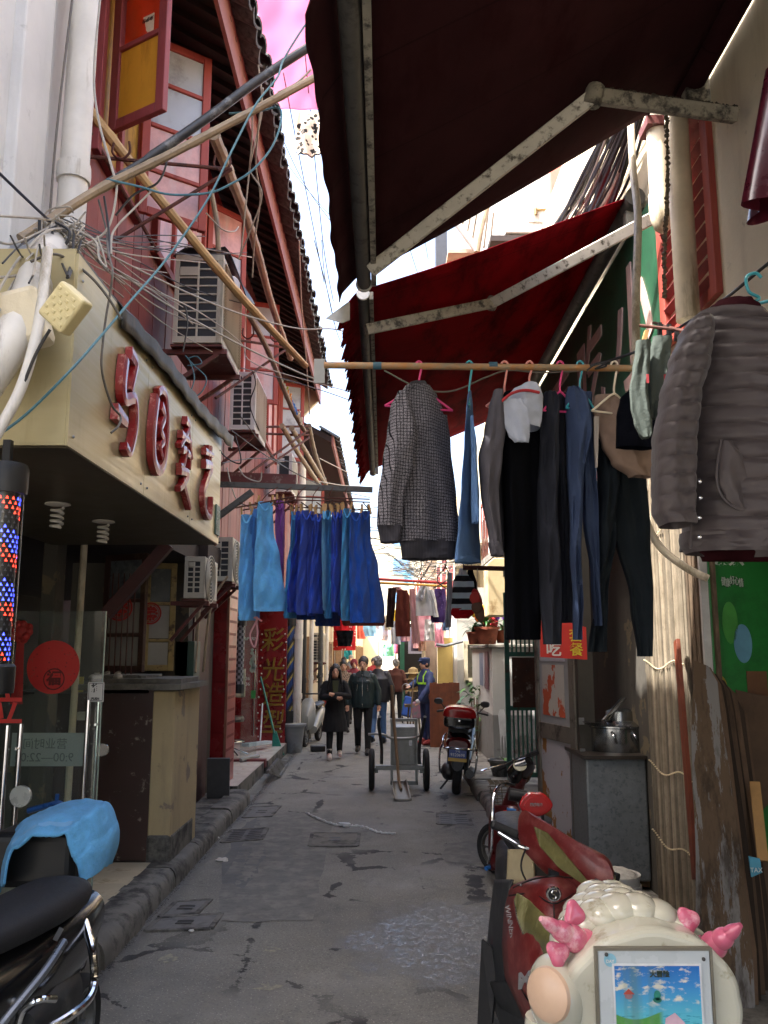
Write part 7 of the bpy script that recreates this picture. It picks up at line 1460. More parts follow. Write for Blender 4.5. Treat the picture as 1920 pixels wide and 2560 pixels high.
m.tube([p+Vector((rnd(-.008,.008),rnd(-.01,.01),rnd(0,.01)))for p in pts],[.006+.006*abs(math.sin(i*.9))for i in range(len(pts))],5);m.cbox(Vector((*G(744,1784),.02)),(.12,.05,.02),Euler((0,.1,.4)));single('plastic_strip',m,M('clear_white_plastic','c4c8ca',.3,var=.2),'torn white plastic strip stretched across the lane','litter')
for k,(x,y)in enumerate([(600,1960),(585,2050),(575,2130),(365,2070)]):
 patch(rough_poly([(q[0]+.06*math.cos(a)*(1+.5*math.sin(3*a+k)),q[1]+.05*math.sin(a)*(1+.5*math.cos(2*a+k)))for q in[G(x,y)]for a in[i*.785 for i in range(8)]],.015,2,k),M('pale_road_stain','93907f',.9,var=.35,scale=60,stain='74746f',samt=.7,sscale=25),'road_stain',.003)
# VEHICLES
def wheel(par,c,rad,w,axis=(1,0,0),rim=STEEL,spokes=5,local=True,name='wheel'):
 c=Vector(c);ax=Vector(axis).normalized();prof=[(rad*.74,-w*.35),(rad*.86,-w*.5),(rad*.96,-w*.38),(rad,-w*.12),(rad,w*.12),(rad*.96,w*.38),(rad*.86,w*.5),(rad*.74,w*.35)]
 o=obj(name,MB().lathe(prof+[prof[0]],c,28,ax,cap=False),RUBBER,par,local=local);m=MB().lathe([(rad*.68,-w*.3),(rad*.76,-w*.36),(rad*.76,w*.36),(rad*.68,w*.3),(rad*.68,-w*.3)],c,28,ax,cap=False);m.lathe([(0,-w*.45),(rad*.16,-w*.45),(rad*.16,w*.45),(0,w*.45)],c,14,ax)
 s=ax.cross(Vector((0,0,1)));u=s.cross(ax)
 for k in range(spokes):a=2*math.pi*k/spokes;d=s*math.cos(a)+u*math.sin(a);m.beam(c+d*rad*.1,c+d*rad*.7,w*.25 if spokes<9 else .006,w*.3 if spokes<9 else .006,up=ax)
 obj('rim',m,rim,o,local=True);return o
def hull(secs,n=16,mb=None,p=2.4):
 """loft along y: sections (y, zc, half width, half height up, half height down, x offset)"""
 m=mb or MB();vs=[]
 for(y,zc,hw,hu,hd,xo)in secs:
  for j in range(n):
   a=2*math.pi*j/n;ca,sa=math.cos(a),math.sin(a);x=hw*math.copysign(abs(ca)**(2/p),ca);z=math.copysign(abs(sa)**(2/p),sa);vs.append((xo+x,y,zc+z*(hu if sa>0 else hd)))
 k=len(secs);m.add(vs,[(i*n+j,i*n+(j+1)%n,(i+1)*n+(j+1)%n,(i+1)*n+j)for i in range(k-1)for j in range(n)],True);o=len(m.v)-k*n
 m.f+=[tuple(o+j for j in reversed(range(n))),tuple(o+(k-1)*n+j for j in range(n))];m.sm+=[False,False];m.mi+=[0,0];return m
PBLK=M('black_scooter_paint','101114',.22,var=.15,scale=5,coat=.6);PGRY=M('grey_scooter_plastic','3a3c40',.5,var=.15);REDGL=M('red_gloss_plastic','b01a1c',.2,var=.1,scale=4,coat=.6);TAILR=M('dark_red_lens','5a0e12',.15,var=.2,coat=.6);SEATB=M('black_vinyl_seat','16171b',.55,var=.2,scale=30,bump=.25,bscale=160);METB=M('grimy_engine','4a4a4a',.45,.7,var=.3,scale=20)
s1_=thing('scooter','dark scooter with glossy red top box and blue number plate','scooter',(.93,11.42,0),R(-7),rot=(0,R(4),R(-7)))
wheel(s1_,(0,0,.225),.225,.11);wheel(s1_,(-.02,1.22,.225),.225,.10)
obj('tail_body',hull([(-.22,.68,.09,.05,.06,0),(-.15,.70,.15,.09,.10,0),(.1,.66,.17,.11,.16,0),(.45,.60,.16,.10,.2,0),(.62,.5,.13,.08,.2,0)]),PBLK,s1_,local=True);obj('seat',hull([(-.1,.80,.12,.03,.03,0),(.0,.81,.15,.05,.04,0),(.35,.79,.15,.05,.04,0),(.62,.76,.10,.04,.03,0)]),SEATB,s1_,local=True)
obj('tail_light',hull([(-.25,.645,.12,.055,.06,0),(-.22,.65,.16,.085,.08,0),(-.14,.66,.165,.09,.08,0)]),TAILR,s1_,local=True)
obj('mudguard',hull([(-.27,.42,.06,.03,.10,0),(-.22,.45,.085,.05,.12,0),(-.1,.50,.09,.05,.10,0)]),PGRY,s1_,local=True)
npl=obj('number_plate',MB().cbox((0,-.275,.535),(.22,.008,.10),Euler((R(-12),0,0))),M('blue_plate','24408a',.35,var=.1),s1_,local=True,bev=.003);obj('yellow_strip',MB().cbox((0,-.268,.462),(.235,.008,.045),Euler((R(-12),0,0))),M('yellow_plate','c8a024',.4,var=.15),s1_,local=True,bev=.003)
def ltext(body,size,loc,mat,par,rot=(R(90),0,0),**kw):o=text(body,size,(0,0,0),mat,None,rot=Euler((0,0,0)),**kw);o.parent=par;m=Matrix.Translation(loc)@Euler(rot).to_matrix().to_4x4();o.data.transform(m);return o
PWT=M('plate_white','c9cfd8',.4);ltext('9320698',.052,(0,-.282,.522),PWT,npl,(R(78),0,0),depth=.001);ltext('沪电',.03,(0,-.274,.565),PWT,npl,(R(78),0,0),depth=.001)
obj('grab_rail',MB().curve([(.19,.35,.72),(.205,0,.70),(.19,-.2,.60),(.10,-.27,.60),(-.10,-.27,.60),(-.19,-.2,.60),(-.205,0,.70),(-.19,.35,.72)],.012,8,5),CHROME,s1_,local=True)
for sx in(-1,1):obj('crash_bar',MB().curve([(sx*.20,.1,.66),(sx*.235,-.05,.55),(sx*.235,-.05,.35),(sx*.21,.05,.24),(sx*.16,.2,.25)],.013,8,5),CHROME,s1_,local=True);obj('shock',MB().tube([(sx*.11,.0,.25),(sx*.12,.1,.56)],.028,10),BLACKPL,s1_,local=True);obj('mirror',hull([(.98,1.10,.05,.035,.035,sx*.33-.02),(1.0,1.10,.065,.045,.045,sx*.33-.02),(1.03,1.10,.04,.03,.03,sx*.33-.02)],14),BLACKPL,s1_,local=True);obj('mirror_stem',MB().tube([(sx*.2,1.0,.95),(sx*.31,1.0,1.07)],.008,6),BLACKPL,s1_,local=True)
obj('exhaust',MB().tube([(.16,-.12,.28),(.17,.35,.26)],.055,14),METB,s1_,local=True);obj('engine',MB().ball((-.11,.12,.27),(.11,.2,.12),14,10),METB,s1_,local=True);obj('stand',MB().tube([(-.08,.3,.2),(-.22,.25,.01)],.014,8),BLACKPL,s1_,local=True)
obj('floor_and_shield',hull([(.5,.36,.16,.06,.12,0),(.85,.34,.16,.05,.12,0),(.98,.55,.2,.30,.25,0),(1.08,.66,.2,.32,.28,0),(1.2,.7,.12,.22,.2,0)]),PBLK,s1_,local=True);obj('handlebar',MB().curve([(-.36,.93,.96),(-.2,1.0,.98),(0,1.02,.97),(.2,1.0,.98),(.36,.93,.96)],.016,8,5),BLACKPL,s1_,local=True);obj('dashboard',hull([(.92,.93,.1,.03,.04,0),(1.0,.96,.15,.05,.06,0),(1.12,.93,.14,.05,.08,0)]),PGRY,s1_,local=True)
tb=obj('top_box',hull([(-.32,.93,.165,.06,.055,0),(-.30,.93,.195,.07,.075,0),(-.1,.93,.21,.08,.085,0),(.08,.93,.19,.08,.085,0),(.12,.93,.15,.06,.06,0)],24,p=5),PBLK,s1_,local=True);obj('lid',hull([(-.325,1.0,.17,.09,.015,0),(-.30,1.0,.21,.12,.018,0),(-.1,1.0,.222,.135,.018,0),(.08,1.0,.205,.12,.018,0),(.125,1.0,.16,.08,.015,0)],24,p=3.2),REDGL,tb,local=True);obj('lock',MB().lathe([(0,-.004),(.012,-.004),(.012,.004),(0,.004)],(0,-.325,.95),12,(0,1,0)),CHROME,tb,local=True)
ct=thing('hand_cart','galvanised two-wheeled hand cart with steel box and raised handles','cart',(.2,11.75,0));X0,X1=P(803,1700,Y=11.75).x,P(921,1700,Y=11.75).x
GALV=M('cart_steel','8a8c8a',.45,.7,var=.2,scale=8,stain='6a6660',samt=.3)
for x in(X0,X1):wheel(ct,(x-.2,0,.27),.27,.075,rim=GALV,spokes=8)
c0,c1=P(848,1660,Y=11.8).x,P(898,1660,Y=11.8).x;zt=P(870,1570,Y=11.8).z;zm=P(870,1655,Y=11.8).z
obj('box',MB().box((c0,11.75,zm+.02),(c1,12.25,zt)),GALV,ct,bev=.008);obj('box_lid_panel',MB().box((c0+.05,11.742,zm+.06),(c1-.02,11.749,zt-.05)),GALV,ct,bev=.003);obj('latch',MB().box((c1-.09,11.73,zt-.24),(c1-.05,11.741,zt-.17)),CHROME,ct)
m=MB();ax_=P(870,1658,Y=11.75).z;m.beam((X0+.05,11.75,ax_),(X1-.05,11.75,ax_),.05,.06);m.beam((X0+.06,11.75,ax_),(X0+.06,11.75,.22),.04,.05);m.beam((X1-.06,11.75,ax_),(X1-.06,11.75,.22),.04,.05);m.beam((X0-.02,11.75,.27),(X0+.08,11.75,.27),.04,.04);m.beam((X1+.02,11.75,.27),(X1-.08,11.75,.27),.04,.04)
for x in(c0-.01,c1+.01):m.beam((x,11.78,.08),(x,11.78,P(860,1553,Y=11.8).z),.035,.035);
m.beam((c0-.03,11.78,.09),(c1+.03,11.78,.09),.035,.05);m.beam((c0-.03,11.8,P(860,1555,Y=11.8).z),(c1+.03,11.8,P(860,1555,Y=11.8).z),.04,.04);m.beam((c0+.1,11.76,ax_),(c0+.1,11.76,.3),.12,.03,up=(0,1,0));obj('frame',m,GALV,ct,bev=.003)
for xa,xb in((818,824),(915,906)):obj('handle',MB().curve([P(xb,1650,Y=11.75),P(xb,1610,Y=11.7),P(xa,1565,Y=11.5),P(xa+(2 if xa<850 else 3),1548,Y=11.4)],.022,10,6),M('dark_pipe_handle','4a4a4a',.5,.5,var=.2),ct)
obj('tie_bar',MB().curve([P(796,1586,Y=11.7),P(826,1586,Y=11.65),P(845,1594,Y=11.7),P(890,1594,Y=11.7),P(910,1588,Y=11.65)],.016,8,5),M('pale_pipe','b0b0ac',.4,.4),ct)
sv_=thing('shovel','flat steel shovel with long wooden handle leaning on the cart','shovel',P(870,1730,Z=.01));SHV=M('shovel_steel','5e5c56',.4,.7,var=.3,scale=10,stain='4a4036',samt=.35)
obj('handle',MB().tube([P(846,1480,Y=11.6),P(852,1570,Y=11.5),P(862,1690,Y=11.1),P(867,1705,Y=11.0)],[.021,.022,.019,.016],10),M('shovel_wood','7a6248',.6,var=.25,scale=12),sv_);a,b,c,d=P(845,1690,Y=11.15),P(878,1690,Y=11.15),P(890,1731,Z=.01),P(852,1731,Z=.01)
m=MB();m.grid(lambda u,v:a.lerp(b,u).lerp(d.lerp(c,u),v)+Vector((0,0,.03*(2*u-1)**4*(1-v)+.012*(2*u-1)**4)),12,8);obj('blade',m,SHV,sv_,solid=.006)
PRED=M('worn_red_scooter_paint','681a1a',.42,var=.25,scale=4,stain='7a3a36',samt=.6,sscale=11,coat=.12,bump=.08);LENS=M('yellowed_lens','6f6a42',.1,var=.35,scale=7,coat=1.0,stain='a8a376',samt=.4,sscale=5,streak=True);DKP=M('faded_black_plastic','242629',.55,var=.3,scale=12,stain='4a4a48',samt=.3)  # pale streaks in the lens colour paint a glint inside it
s2_=thing('scooter','worn red scooter facing the viewer with yellowed headlamps','scooter',(.86,4.35,0))
def shell(name,rows,mat,thick=.012,bulge=.06,par=s2_,nu=16,nv=20,lab=None):
 """curved plate from outline rows (y, xl, xr, Yl, Ym, Yr) on the photograph; Ym = depth at mid width"""
 m=MB()
 def at(t):
  k=t*(len(rows)-1);i=min(len(rows)-2,int(k));f=k-i;f=f*f*(3-2*f)*.35+f*.65;return[rows[i][q]*(1-f)+rows[i+1][q]*f for q in range(6)]
 def fn(u,v):y,xl,xr,Yl,Ym,Yr=at(v);Yd=(1-u)**2*Yl+2*u*(1-u)*(2*Ym-.5*Yl-.5*Yr)+u*u*Yr;return P(xl+(xr-xl)*u,y,Y=Yd)
 m.grid(fn,nu,nv);return obj(name,m,mat,par,solid=thick)
shell('front_shield',[(1895,1160,1245,4.15,4.02,4.25),(1915,1105,1295,4.28,3.95,4.3),(1960,1092,1310,4.3,3.88,4.3),(2040,1086,1300,4.3,3.82,4.3),(2110,1092,1280,4.25,3.80,4.3),(2170,1120,1260,4.15,3.82,4.2),(2215,1140,1240,4.1,3.85,4.1)],PRED)
shell('side_edge',[(1900,1070,1108,4.75,4.5,4.28),(1960,1062,1094,4.8,4.5,4.3),(2060,1052,1092,4.75,4.5,4.3),(2150,1058,1120,4.6,4.4,4.18),(2230,1090,1150,4.4,4.25,4.1)],DKP)
shell('skirt',[(2120,1060,1105,4.5,4.35,4.2),(2165,1075,1150,4.45,4.2,4.0),(2195,1100,1200,4.4,4.05,3.95),(2240,1130,1230,4.3,4.05,4.0)],M('skirt_rubber','1f2124',.55,var=.25,scale=14))
shell('headlamp',[(1930,1118,1120,4.10,4.1,4.1),(1945,1112,1145,4.12,4.06,4.0),(1985,1118,1185,4.06,3.93,3.84),(2030,1136,1192,3.98,3.86,3.77),(2062,1170,1196,3.85,3.80,3.76)],LENS,.012);shell('headlamp',[(1940,1262,1300,3.98,4.1,4.2),(1985,1225,1296,3.88,4.0,4.2),(2050,1218,1260,3.84,3.92,4.05)],LENS,.012)
em=P(1196,1931,Y=3.86);obj('emblem',MB().lathe([(0,-.006),(.030,-.006),(.033,0),(.030,.006),(0,.006)],em,28,(.1,1,.15)),CHROME,s2_);obj('emblem_inset',MB().lathe([(0,-.002),(.024,-.002),(.024,.002),(0,.002)],em+Vector((0,-.008,0)),24,(.1,1,.15)),M('emblem_dark','3a3a3c',.4,.5),s2_);obj('emblem_curl',MB().curve([em+Vector((.012,-.012,.014)),em+Vector((-.004,-.012,.016)),em+Vector((-.009,-.012,.006)),em+Vector((.008,-.012,-.006)),em+Vector((.002,-.012,-.016)),em+Vector((-.012,-.012,-.013))],.004,6,5),CHROME,s2_)
DEC=M('decal_silver','9a9a9c',.3,.5);text('SPEED',.028,P(1172,2092,Y=3.74),DEC,s2_,rot=Euler((R(80),R(-8),R(6))),depth=.001,bold=.001);text('MOX',.075,P(1160,2113,Y=3.735),DEC,s2_,rot=Euler((R(80),R(-8),R(8))),depth=.001,bold=.004,shear=.25);text('WINNER',.035,P(1101,1990,Y=4.14),DEC,s2_,rot=Euler((R(90),R(80),R(-30))),depth=.001)
hl,hr=P(1068,1782,Y=4.42),P(1335,1897,Y=3.98);ha=(hr-hl).normalized();hf=Vector((ha.y,-ha.x,0)).normalized();hf=Vector((.45,-.89,-.05)).normalized();hc=P(1210,1848,Y=4.14)
def hq(a,f,u):return hc+ha*a+hf*f+Vector((0,0,1))*u
def hshell(secs,name,mat,n=18,p=2.2):
 m=MB();vs=[]
 for(a,f0,fw,z0,zh)in secs:
  for j in range(n):t=2*math.pi*j/n;ca,sa=math.cos(t),math.sin(t);vs.append(hq(a,f0+fw*math.copysign(abs(ca)**(2/p),ca),z0+zh*math.copysign(abs(sa)**(2/p),sa)))
 k=len(secs);m.add(vs,[(i*n+j,i*n+(j+1)%n,(i+1)*n+(j+1)%n,(i+1)*n+j)for i in range(k-1)for j in range(n)],True);o=len(m.v)-k*n;m.f+=[tuple(o+j for j in reversed(range(n))),tuple(o+(k-1)*n+j for j in range(n))];m.sm+=[False]*2;m.mi+=[0]*2;return obj(name,m,mat,s2_)
hshell([(-.215,.02,.04,.045,.06),(-.195,.02,.075,.04,.10),(-.11,.06,.14,.005,.115),(0,.09,.18,-.025,.12),(.11,.07,.145,-.02,.11),(.195,.03,.08,.0,.085),(.22,.02,.04,.0,.05)],'headset',PRED)
obj('indicator',MB().wprism([hq(-.205,.085,.08),hq(-.17,.135,.075),hq(-.06,.262,-.06),hq(-.08,.268,-.085),hq(-.15,.19,-.06),hq(-.195,.115,.0)],hf*.012),LENS,s2_,bev=.004);obj('indicator',MB().wprism([hq(.19,.11,.02),hq(.13,.2,-.04),hq(.08,.245,-.08),(hq(.14,.19,-.085)),hq(.19,.11,-.03)],hf*.008),LENS,s2_,bev=.003)
for k in range(2):obj('vent',MB().beam(hq(-.03,.278-k*.012,-.04-.028*k),hq(.04,.272-k*.012,-.045-.028*k),.012,.008),BLACKPL,s2_)
obj('grip',MB().tube([hl,hl.lerp(hr,.22)],[.021,.021],14),RUBBER,s2_);obj('grip',MB().tube([hr.lerp(hl,.0),hr.lerp(hl,.22)],.021,14),RUBBER,s2_);obj('bar',MB().tube([hl.lerp(hr,.2),hr.lerp(hl,.2)],.012,8),STEEL,s2_);obj('brake_lever',MB().curve([hl.lerp(hr,.3)+Vector((0,-.05,-.03)),hl.lerp(hr,.2)+Vector((0,-.075,-.035)),hl.lerp(hr,.02)+Vector((0,-.07,-.02))],.008,7,5),CHROME,s2_);obj('grip_end',MB().ball(hl,.024,12,8),BLACKPL,s2_)
obj('steering_column',MB().tube([hc+Vector((0,0,-.05)),hc+Vector((.02,.05,-.35))],.06,12),DKP,s2_);obj('inner_shield',shell('inner_pad',[(1840,1085,1150,4.6,4.5,4.4),(1885,1078,1155,4.6,4.5,4.4),(1930,1075,1150,4.6,4.5,4.4)],M('beige_pad','a89a78',.6,var=.2,stain='6e6048',samt=.4)).data,MATS['beige_pad'],s2_)if False else shell('inner_pad',[(1835,1098,1150,4.55,4.5,4.45),(1885,1096,1155,4.5,4.45,4.4),(1935,1092,1150,4.45,4.4,4.35)],M('beige_pad','a89a78',.6,var=.2,stain='6e6048',samt=.4))
s2w=wheel(s2_,(.10,-.30,.21),.21,.10,axis=(1,.15,0));wheel(s2_,(-.05,1.0,.21),.21,.10,axis=(1,.1,0));obj('front_mudguard',hull([(-.52,.36,.05,.03,.05,.12),(-.4,.43,.08,.05,.06,.12),(-.2,.42,.08,.05,.06,.1)]),PRED,s2_,local=True)
obj('floor',hull([(.1,.25,.15,.05,.07,.02),(.45,.25,.17,.05,.07,0),(.6,.35,.16,.12,.1,-.02),(1.0,.5,.16,.12,.18,-.04),(1.25,.58,.1,.08,.1,-.06)]),DKP,s2_,local=True);obj('seat',hull([(.55,.70,.1,.03,.04,-.02),(.7,.74,.14,.05,.05,-.03),(1.1,.76,.14,.05,.05,-.05),(1.3,.78,.1,.03,.03,-.06)]),SEATB,s2_,local=True)
obj('torn_flap',MB().wprism([P(1040,2030,Y=4.6),P(1075,2060,Y=4.55),P(1062,2212,Y=4.45),P(1030,2230,Y=4.5)],(.01,.01,0)),RUBBER,s2_);obj('red_remnant',MB().wprism([P(1068,1960,Y=4.65),P(1084,1930,Y=4.6),P(1078,1985,Y=4.6),P(1062,2040,Y=4.6)],(.006,.01,0)),PRED,s2_)
for q in([(1108,1918,4.20),(1150,1900,4.05),(1200,1893,3.97),(1250,1900,4.05)],[(1100,1935,4.2),(1150,1930,4.02),(1196,1952,3.86),(1240,1930,3.98)],[(1098,2040,4.2),(1112,2100,4.1),(1140,2160,3.92),(1180,2190,3.82)],[(1196,1955,3.85),(1200,2050,3.78),(1195,2150,3.77)]):obj('panel_gap',MB().curve([P(x,y,Y=Yq)for x,y,Yq in q],.0035,5,6),BLACKPL,s2_)
for x,y,Yq in((1125,1912,4.1),(1108,2080,4.12),(1230,1915,4.0)):obj('bolt',MB().ball(P(x,y,Y=Yq),.006,8,6),STEEL,s2_)
obj('brake_cable',MB().curve([hl.lerp(hr,.28)+Vector((0,-.03,-.02)),hl.lerp(hr,.3)+Vector((-.05,-.08,-.12)),hl.lerp(hr,.45)+Vector((-.03,-.02,-.25))],.005,6,7),BLACKPL,s2_)
eb=thing('electric_bike','small red electric bike with red backrest and wire basket','bike',(1.08,6.95,0));RIMD=M('dark_rim','5e5c58',.5,.5)
wheel(eb,Vector((.93,7.42,.2))-Vector((1.08,6.95,0)),.205,.055,axis=(.75,.66,0),rim=RIMD,spokes=6);wheel(eb,Vector((1.10,6.3,.2))-Vector((1.08,6.95,0)),.205,.055,axis=(1,0,0),rim=RIMD,spokes=6)
hq0=P(1125,1660,Y=7.25);MRED=M('dark_red_bike_paint','4a1014',.3,var=.2,scale=5,coat=.4)
obj('head_console',hull([(-.12,.0,.04,.04,.04,0),(-.06,0,.11,.06,.06,0),(.05,-.02,.12,.07,.09,0),(.12,-.05,.07,.04,.06,0)]).xf(Matrix.Translation(hq0)@Euler((R(-35),0,R(35))).to_matrix().to_4x4()),PBLK,eb);obj('speedometer',MB().lathe([(0,0),(.055,0),(.055,.01),(0,.012)],hq0+Vector((-.02,-.09,.035)),20,(-.1,-.75,.65)),M('meter_face','8a865e',.3),eb)
ga,gb_=P(1068,1664,Y=7.0),P(1160,1625,Y=7.45);obj('handlebar',MB().tube([ga,ga.lerp(gb_,.5)+Vector((0,0,.01)),gb_],.013,8),BLACKPL,eb);obj('grip',MB().tube([ga,ga.lerp(gb_,.22)],.021,10),RUBBER,eb);obj('grip',MB().tube([gb_,gb_.lerp(ga,.2)],.02,10),RUBBER,eb);obj('brake_lever',MB().curve([ga.lerp(gb_,.3)+Vector((0,.05,0)),ga+Vector((-.02,.06,.01)),ga+Vector((-.10,.05,-.01))],.007,6,4),CHROME,eb)
obj('steering_tube',MB().tube([hq0+Vector((0,0,-.06)),P(1095,1745,Y=7.3)],[.06,.05],12),MRED,eb);obj('leg_shield',shell('leg_shield_shell',[(1740,1068,1118,7.2,7.1,7.1),(1770,1058,1128,7.2,7.05,7.0),(1830,1056,1125,7.1,7.0,6.95),(1880,1062,1118,7.0,6.95,6.9)],MRED,.02,par=eb).data,MRED,None)if False else shell('leg_shield',[(1740,1068,1118,7.2,7.1,7.1),(1770,1058,1128,7.2,7.05,7.0),(1830,1056,1125,7.1,7.0,6.95),(1880,1062,1118,7.0,6.95,6.9)],MRED,.02,par=eb)
obj('red_cover',hull([(-.06,0,.05,.06,.1,0),(0,0,.075,.09,.12,0),(.06,0,.05,.05,.1,0)]).xf(Matrix.Translation(P(1097,1775,Y=7.0))),REDGL,eb);obj('floorboard',MB().cbox(Vector((1.08,6.8,.24)),(.22,.5,.05)),BLACKPL,eb,bev=.02);obj('seat',hull([(-.18,0,.07,.03,.04,0),(0,0,.12,.04,.05,0),(.18,0,.08,.03,.04,0)]).xf(Matrix.Translation(Vector((1.10,6.45,.60)))),PGRY,eb);obj('battery_case',MB().cbox(Vector((1.10,6.5,.42)),(.17,.36,.26)),MRED,eb,bev=.03)
bq=P(1157,1737,Y=6.28);m=MB();sil=[(math.cos(a)*.115*(1+.04*math.cos(2*a)),math.sin(a)*.082+(.010*-math.cos(2*a)if math.sin(a)>0 else 0)-(.012*math.exp(-((math.cos(a))/.25)**2)if math.sin(a)>0 else 0))for a in[2*math.pi*k/36 for k in range(36)]]
m.prism([(x,z)for x,z in sil],bq+Vector((0,-.02,0)),(1,0,0),(0,0,1),(0,.045,0));obj('backrest',m,REDGL,eb,bev=.014,bseg=3);obj('backrest_panel',MB().prism([(x*.72,z*.68-.004)for x,z in sil],bq+Vector((0,-.025,0)),(1,0,0),(0,0,1),(0,.008,0)),REDGL,eb,bev=.003);text('国威电动',.022,bq+Vector((0,-.028,0)),DEC,eb,depth=.001,bold=.001)
for s in(-.045,.05):obj('backrest_rod',MB().tube([bq+Vector((s,.01,-.06)),bq+Vector((s,.03,-.32))],.011,8),BLACKPL,eb)
obj('seat_post_pad',MB().tube([bq+Vector((-.17,.12,.05)),bq+Vector((-.05,.12,.03))],.045,12),BLACKPL,eb);gp=[P(1112,1695,Y=7.15),P(1085,1695,Y=7.1),P(1068,1715,Y=7.0),P(1064,1760,Y=6.95),P(1062,1830,Y=6.95),P(1055,1865,Y=7.0)];obj('guard_bar',MB().curve(gp,.013,8,6),CHROME,eb)
bk0=P(1092,1690,Y=7.75);m=MB()
for k in range(7):m.tube([bk0+Vector((-.15+.05*k,-.1,0)),bk0+Vector((-.15+.05*k,.12,0))],.004,5);m.tube([bk0+Vector((-.15+.05*k,-.1,0)),bk0+Vector((-.11+.037*k,-.07,-.22))],.004,5)
for k in range(5):z=-.05*k;s=1-.05*k;m.tube([bk0+Vector((-.15*s,-.1*s,z)),bk0+Vector((.15*s,-.1*s,z)),bk0+Vector((.15*s,.12*s,z)),bk0+Vector((-.15*s,.12*s,z)),bk0+Vector((-.15*s,-.1*s,z))],.0045,5);m.tube([bk0+Vector((-.15,-.1+.05*k,0)),bk0+Vector((.15,-.1+.05*k,0))],.004,5)
obj('basket',m,M('rusty_wire','6b6050',.6,.3,var=.3),eb)
BLK_=M('blue_lock','2a6ab0',.35,coat=.4);lk=thing('bike_lock','blue U-lock around the front wheel of the electric bike','lock',P(1050,1880,Y=7.4));q=Vector((.93,7.42,.1));obj('shackle',MB().curve([q+Vector((-.06,-.08,.04)),q+Vector((.0,-.06,.12)),q+Vector((.05,.02,.14)),q+Vector((.06,.08,.06))],.014,8,5).tube([q+Vector((-.08,-.1,.0)),q+Vector((-.02,-.03,.1))],.014,8),BLK_,lk);obj('cross_bar',MB().tube([q+Vector((-.10,-.12,-.03)),q+Vector((.06,.06,-.03))],.018,8),BLK_,lk);pm=thing('bike_pump','short blue hand pump standing on the electric bike','pump',P(1104,1790,Y=6.9));pq=P(1104,1780,Y=6.9);obj('barrel',MB().tube([pq+Vector((0,0,-.03)),pq+Vector((0,0,.1))],.018,10).tube([pq+Vector((-.03,0,.11)),pq+Vector((.04,0,.1))],.012,8),BLK_,pm);obj('rod',MB().tube([pq+Vector((0,0,-.03)),pq+Vector((0,0,-.3))],.006,6),CHROME,pm)
s3=thing('scooter','black scooter with chrome bars at lower left corner','scooter',(-1.62,3.9,0));bx=P(100,1880,Y=4.35)
obj('seat',hull([(-.62,.02,.12,.05,.06,-.06),(-.4,.03,.165,.07,.08,-.03),(0,.02,.18,.08,.08,0),(.2,.04,.16,.08,.08,.02),(.3,.03,.1,.05,.05,.03)],20).xf(Matrix.Translation(P(70,1975,Y=3.85))@Euler((0,0,R(-6))).to_matrix().to_4x4()),M('black_mesh_seat','15161b',.7,var=.25,scale=60,bump=.5,bscale=220),s3,sub=1)
hb_=P(70,1975,Y=3.85);obj('body',hull([(-.9,-.28,.1,.1,.2,-.1),(-.6,-.2,.17,.14,.25,-.06),(-.2,-.17,.19,.14,.25,-.02),(.2,-.14,.18,.14,.2,.0),(.42,-.1,.12,.1,.12,.02)],20).xf(Matrix.Translation(hb_)@Euler((0,0,R(-6))).to_matrix().to_4x4()),PBLK,s3);obj('side_trim',MB().curve([P(138,2035,Y=3.7),P(95,2100,Y=3.5),P(30,2180,Y=3.35),P(-10,2230,Y=3.3)],.016,8,6),M('satin_grey_trim','6a6e74',.3,.5),s3)
obj('tail_rack',MB().curve([P(176,1895,Y=4.35),P(165,1905,Y=4.2),P(155,1965,Y=3.95),P(118,1990,Y=3.8)],.016,10,7).curve([P(165,1905,Y=4.35),P(130,1960,Y=4.2),P(90,2010,Y=3.9)],.012,8,5).beam(P(128,1903,Y=4.3),P(185,1903,Y=4.3),.05,.02),CHROME,s3)
obj('crash_bar',MB().curve([P(168,1955,Y=4.1),P(185,2000,Y=4.0),P(200,2060,Y=3.9),P(203,2120,Y=3.85),P(190,2160,Y=3.75),P(150,2195,Y=3.6),P(90,2230,Y=3.5)],.018,10,6).curve([P(40,2212,Y=3.5),P(52,2180,Y=3.5),P(85,2160,Y=3.5),P(120,2158,Y=3.55)],.014,10,5),CHROME,s3)
obj('engine_cover',hull([(-.2,0,.06,.1,.1,0),(0,0,.1,.14,.14,0),(.25,0,.08,.12,.1,0)]).xf(Matrix.Translation(P(90,2200,Y=3.75))),DKP,s3);wheel(s3,P(165,2190,Y=4.1)-Vector((-1.62,3.9,.06)),.22,.1,axis=(1,0,0));wheel(s3,(-.12,-1.15,.22),.22,.1);
for k in range(2):q=P(200-36*k,2060,Y=4.35-k*.0);obj('rack_hoop',MB().curve([P(205,2090,Y=4.45),P(202,2020,Y=4.45),P(192,1992,Y=4.45),P(178,2000,Y=4.45),P(168,2040,Y=4.45),P(166,2110,Y=4.45)],.018,10,6),STEEL,s3)if k==0 else None
bxc=P(105,1880,Y=4.5);obj('top_box',MB().box((bxc.x-.26,4.38,bxc.z-.06),(bxc.x+.16,4.75,bxc.z+.20)),M('black_box_interior','0e0f11',.5,var=.3),s3,bev=.04,bseg=3);obj('badge',MB().cbox(P(126,2018,Y=3.74),(.02,.004,.05),Euler((R(-20),R(30),R(20)))),PGRY,s3);obj('handlebar',MB().tube([(-2.05,3.05,.98),(-1.45,3.0,.96)],.015,8),BLACKPL,s3)
tw3=thing('towel','bright light blue towel draped over the black scooter box','towel',bxc)
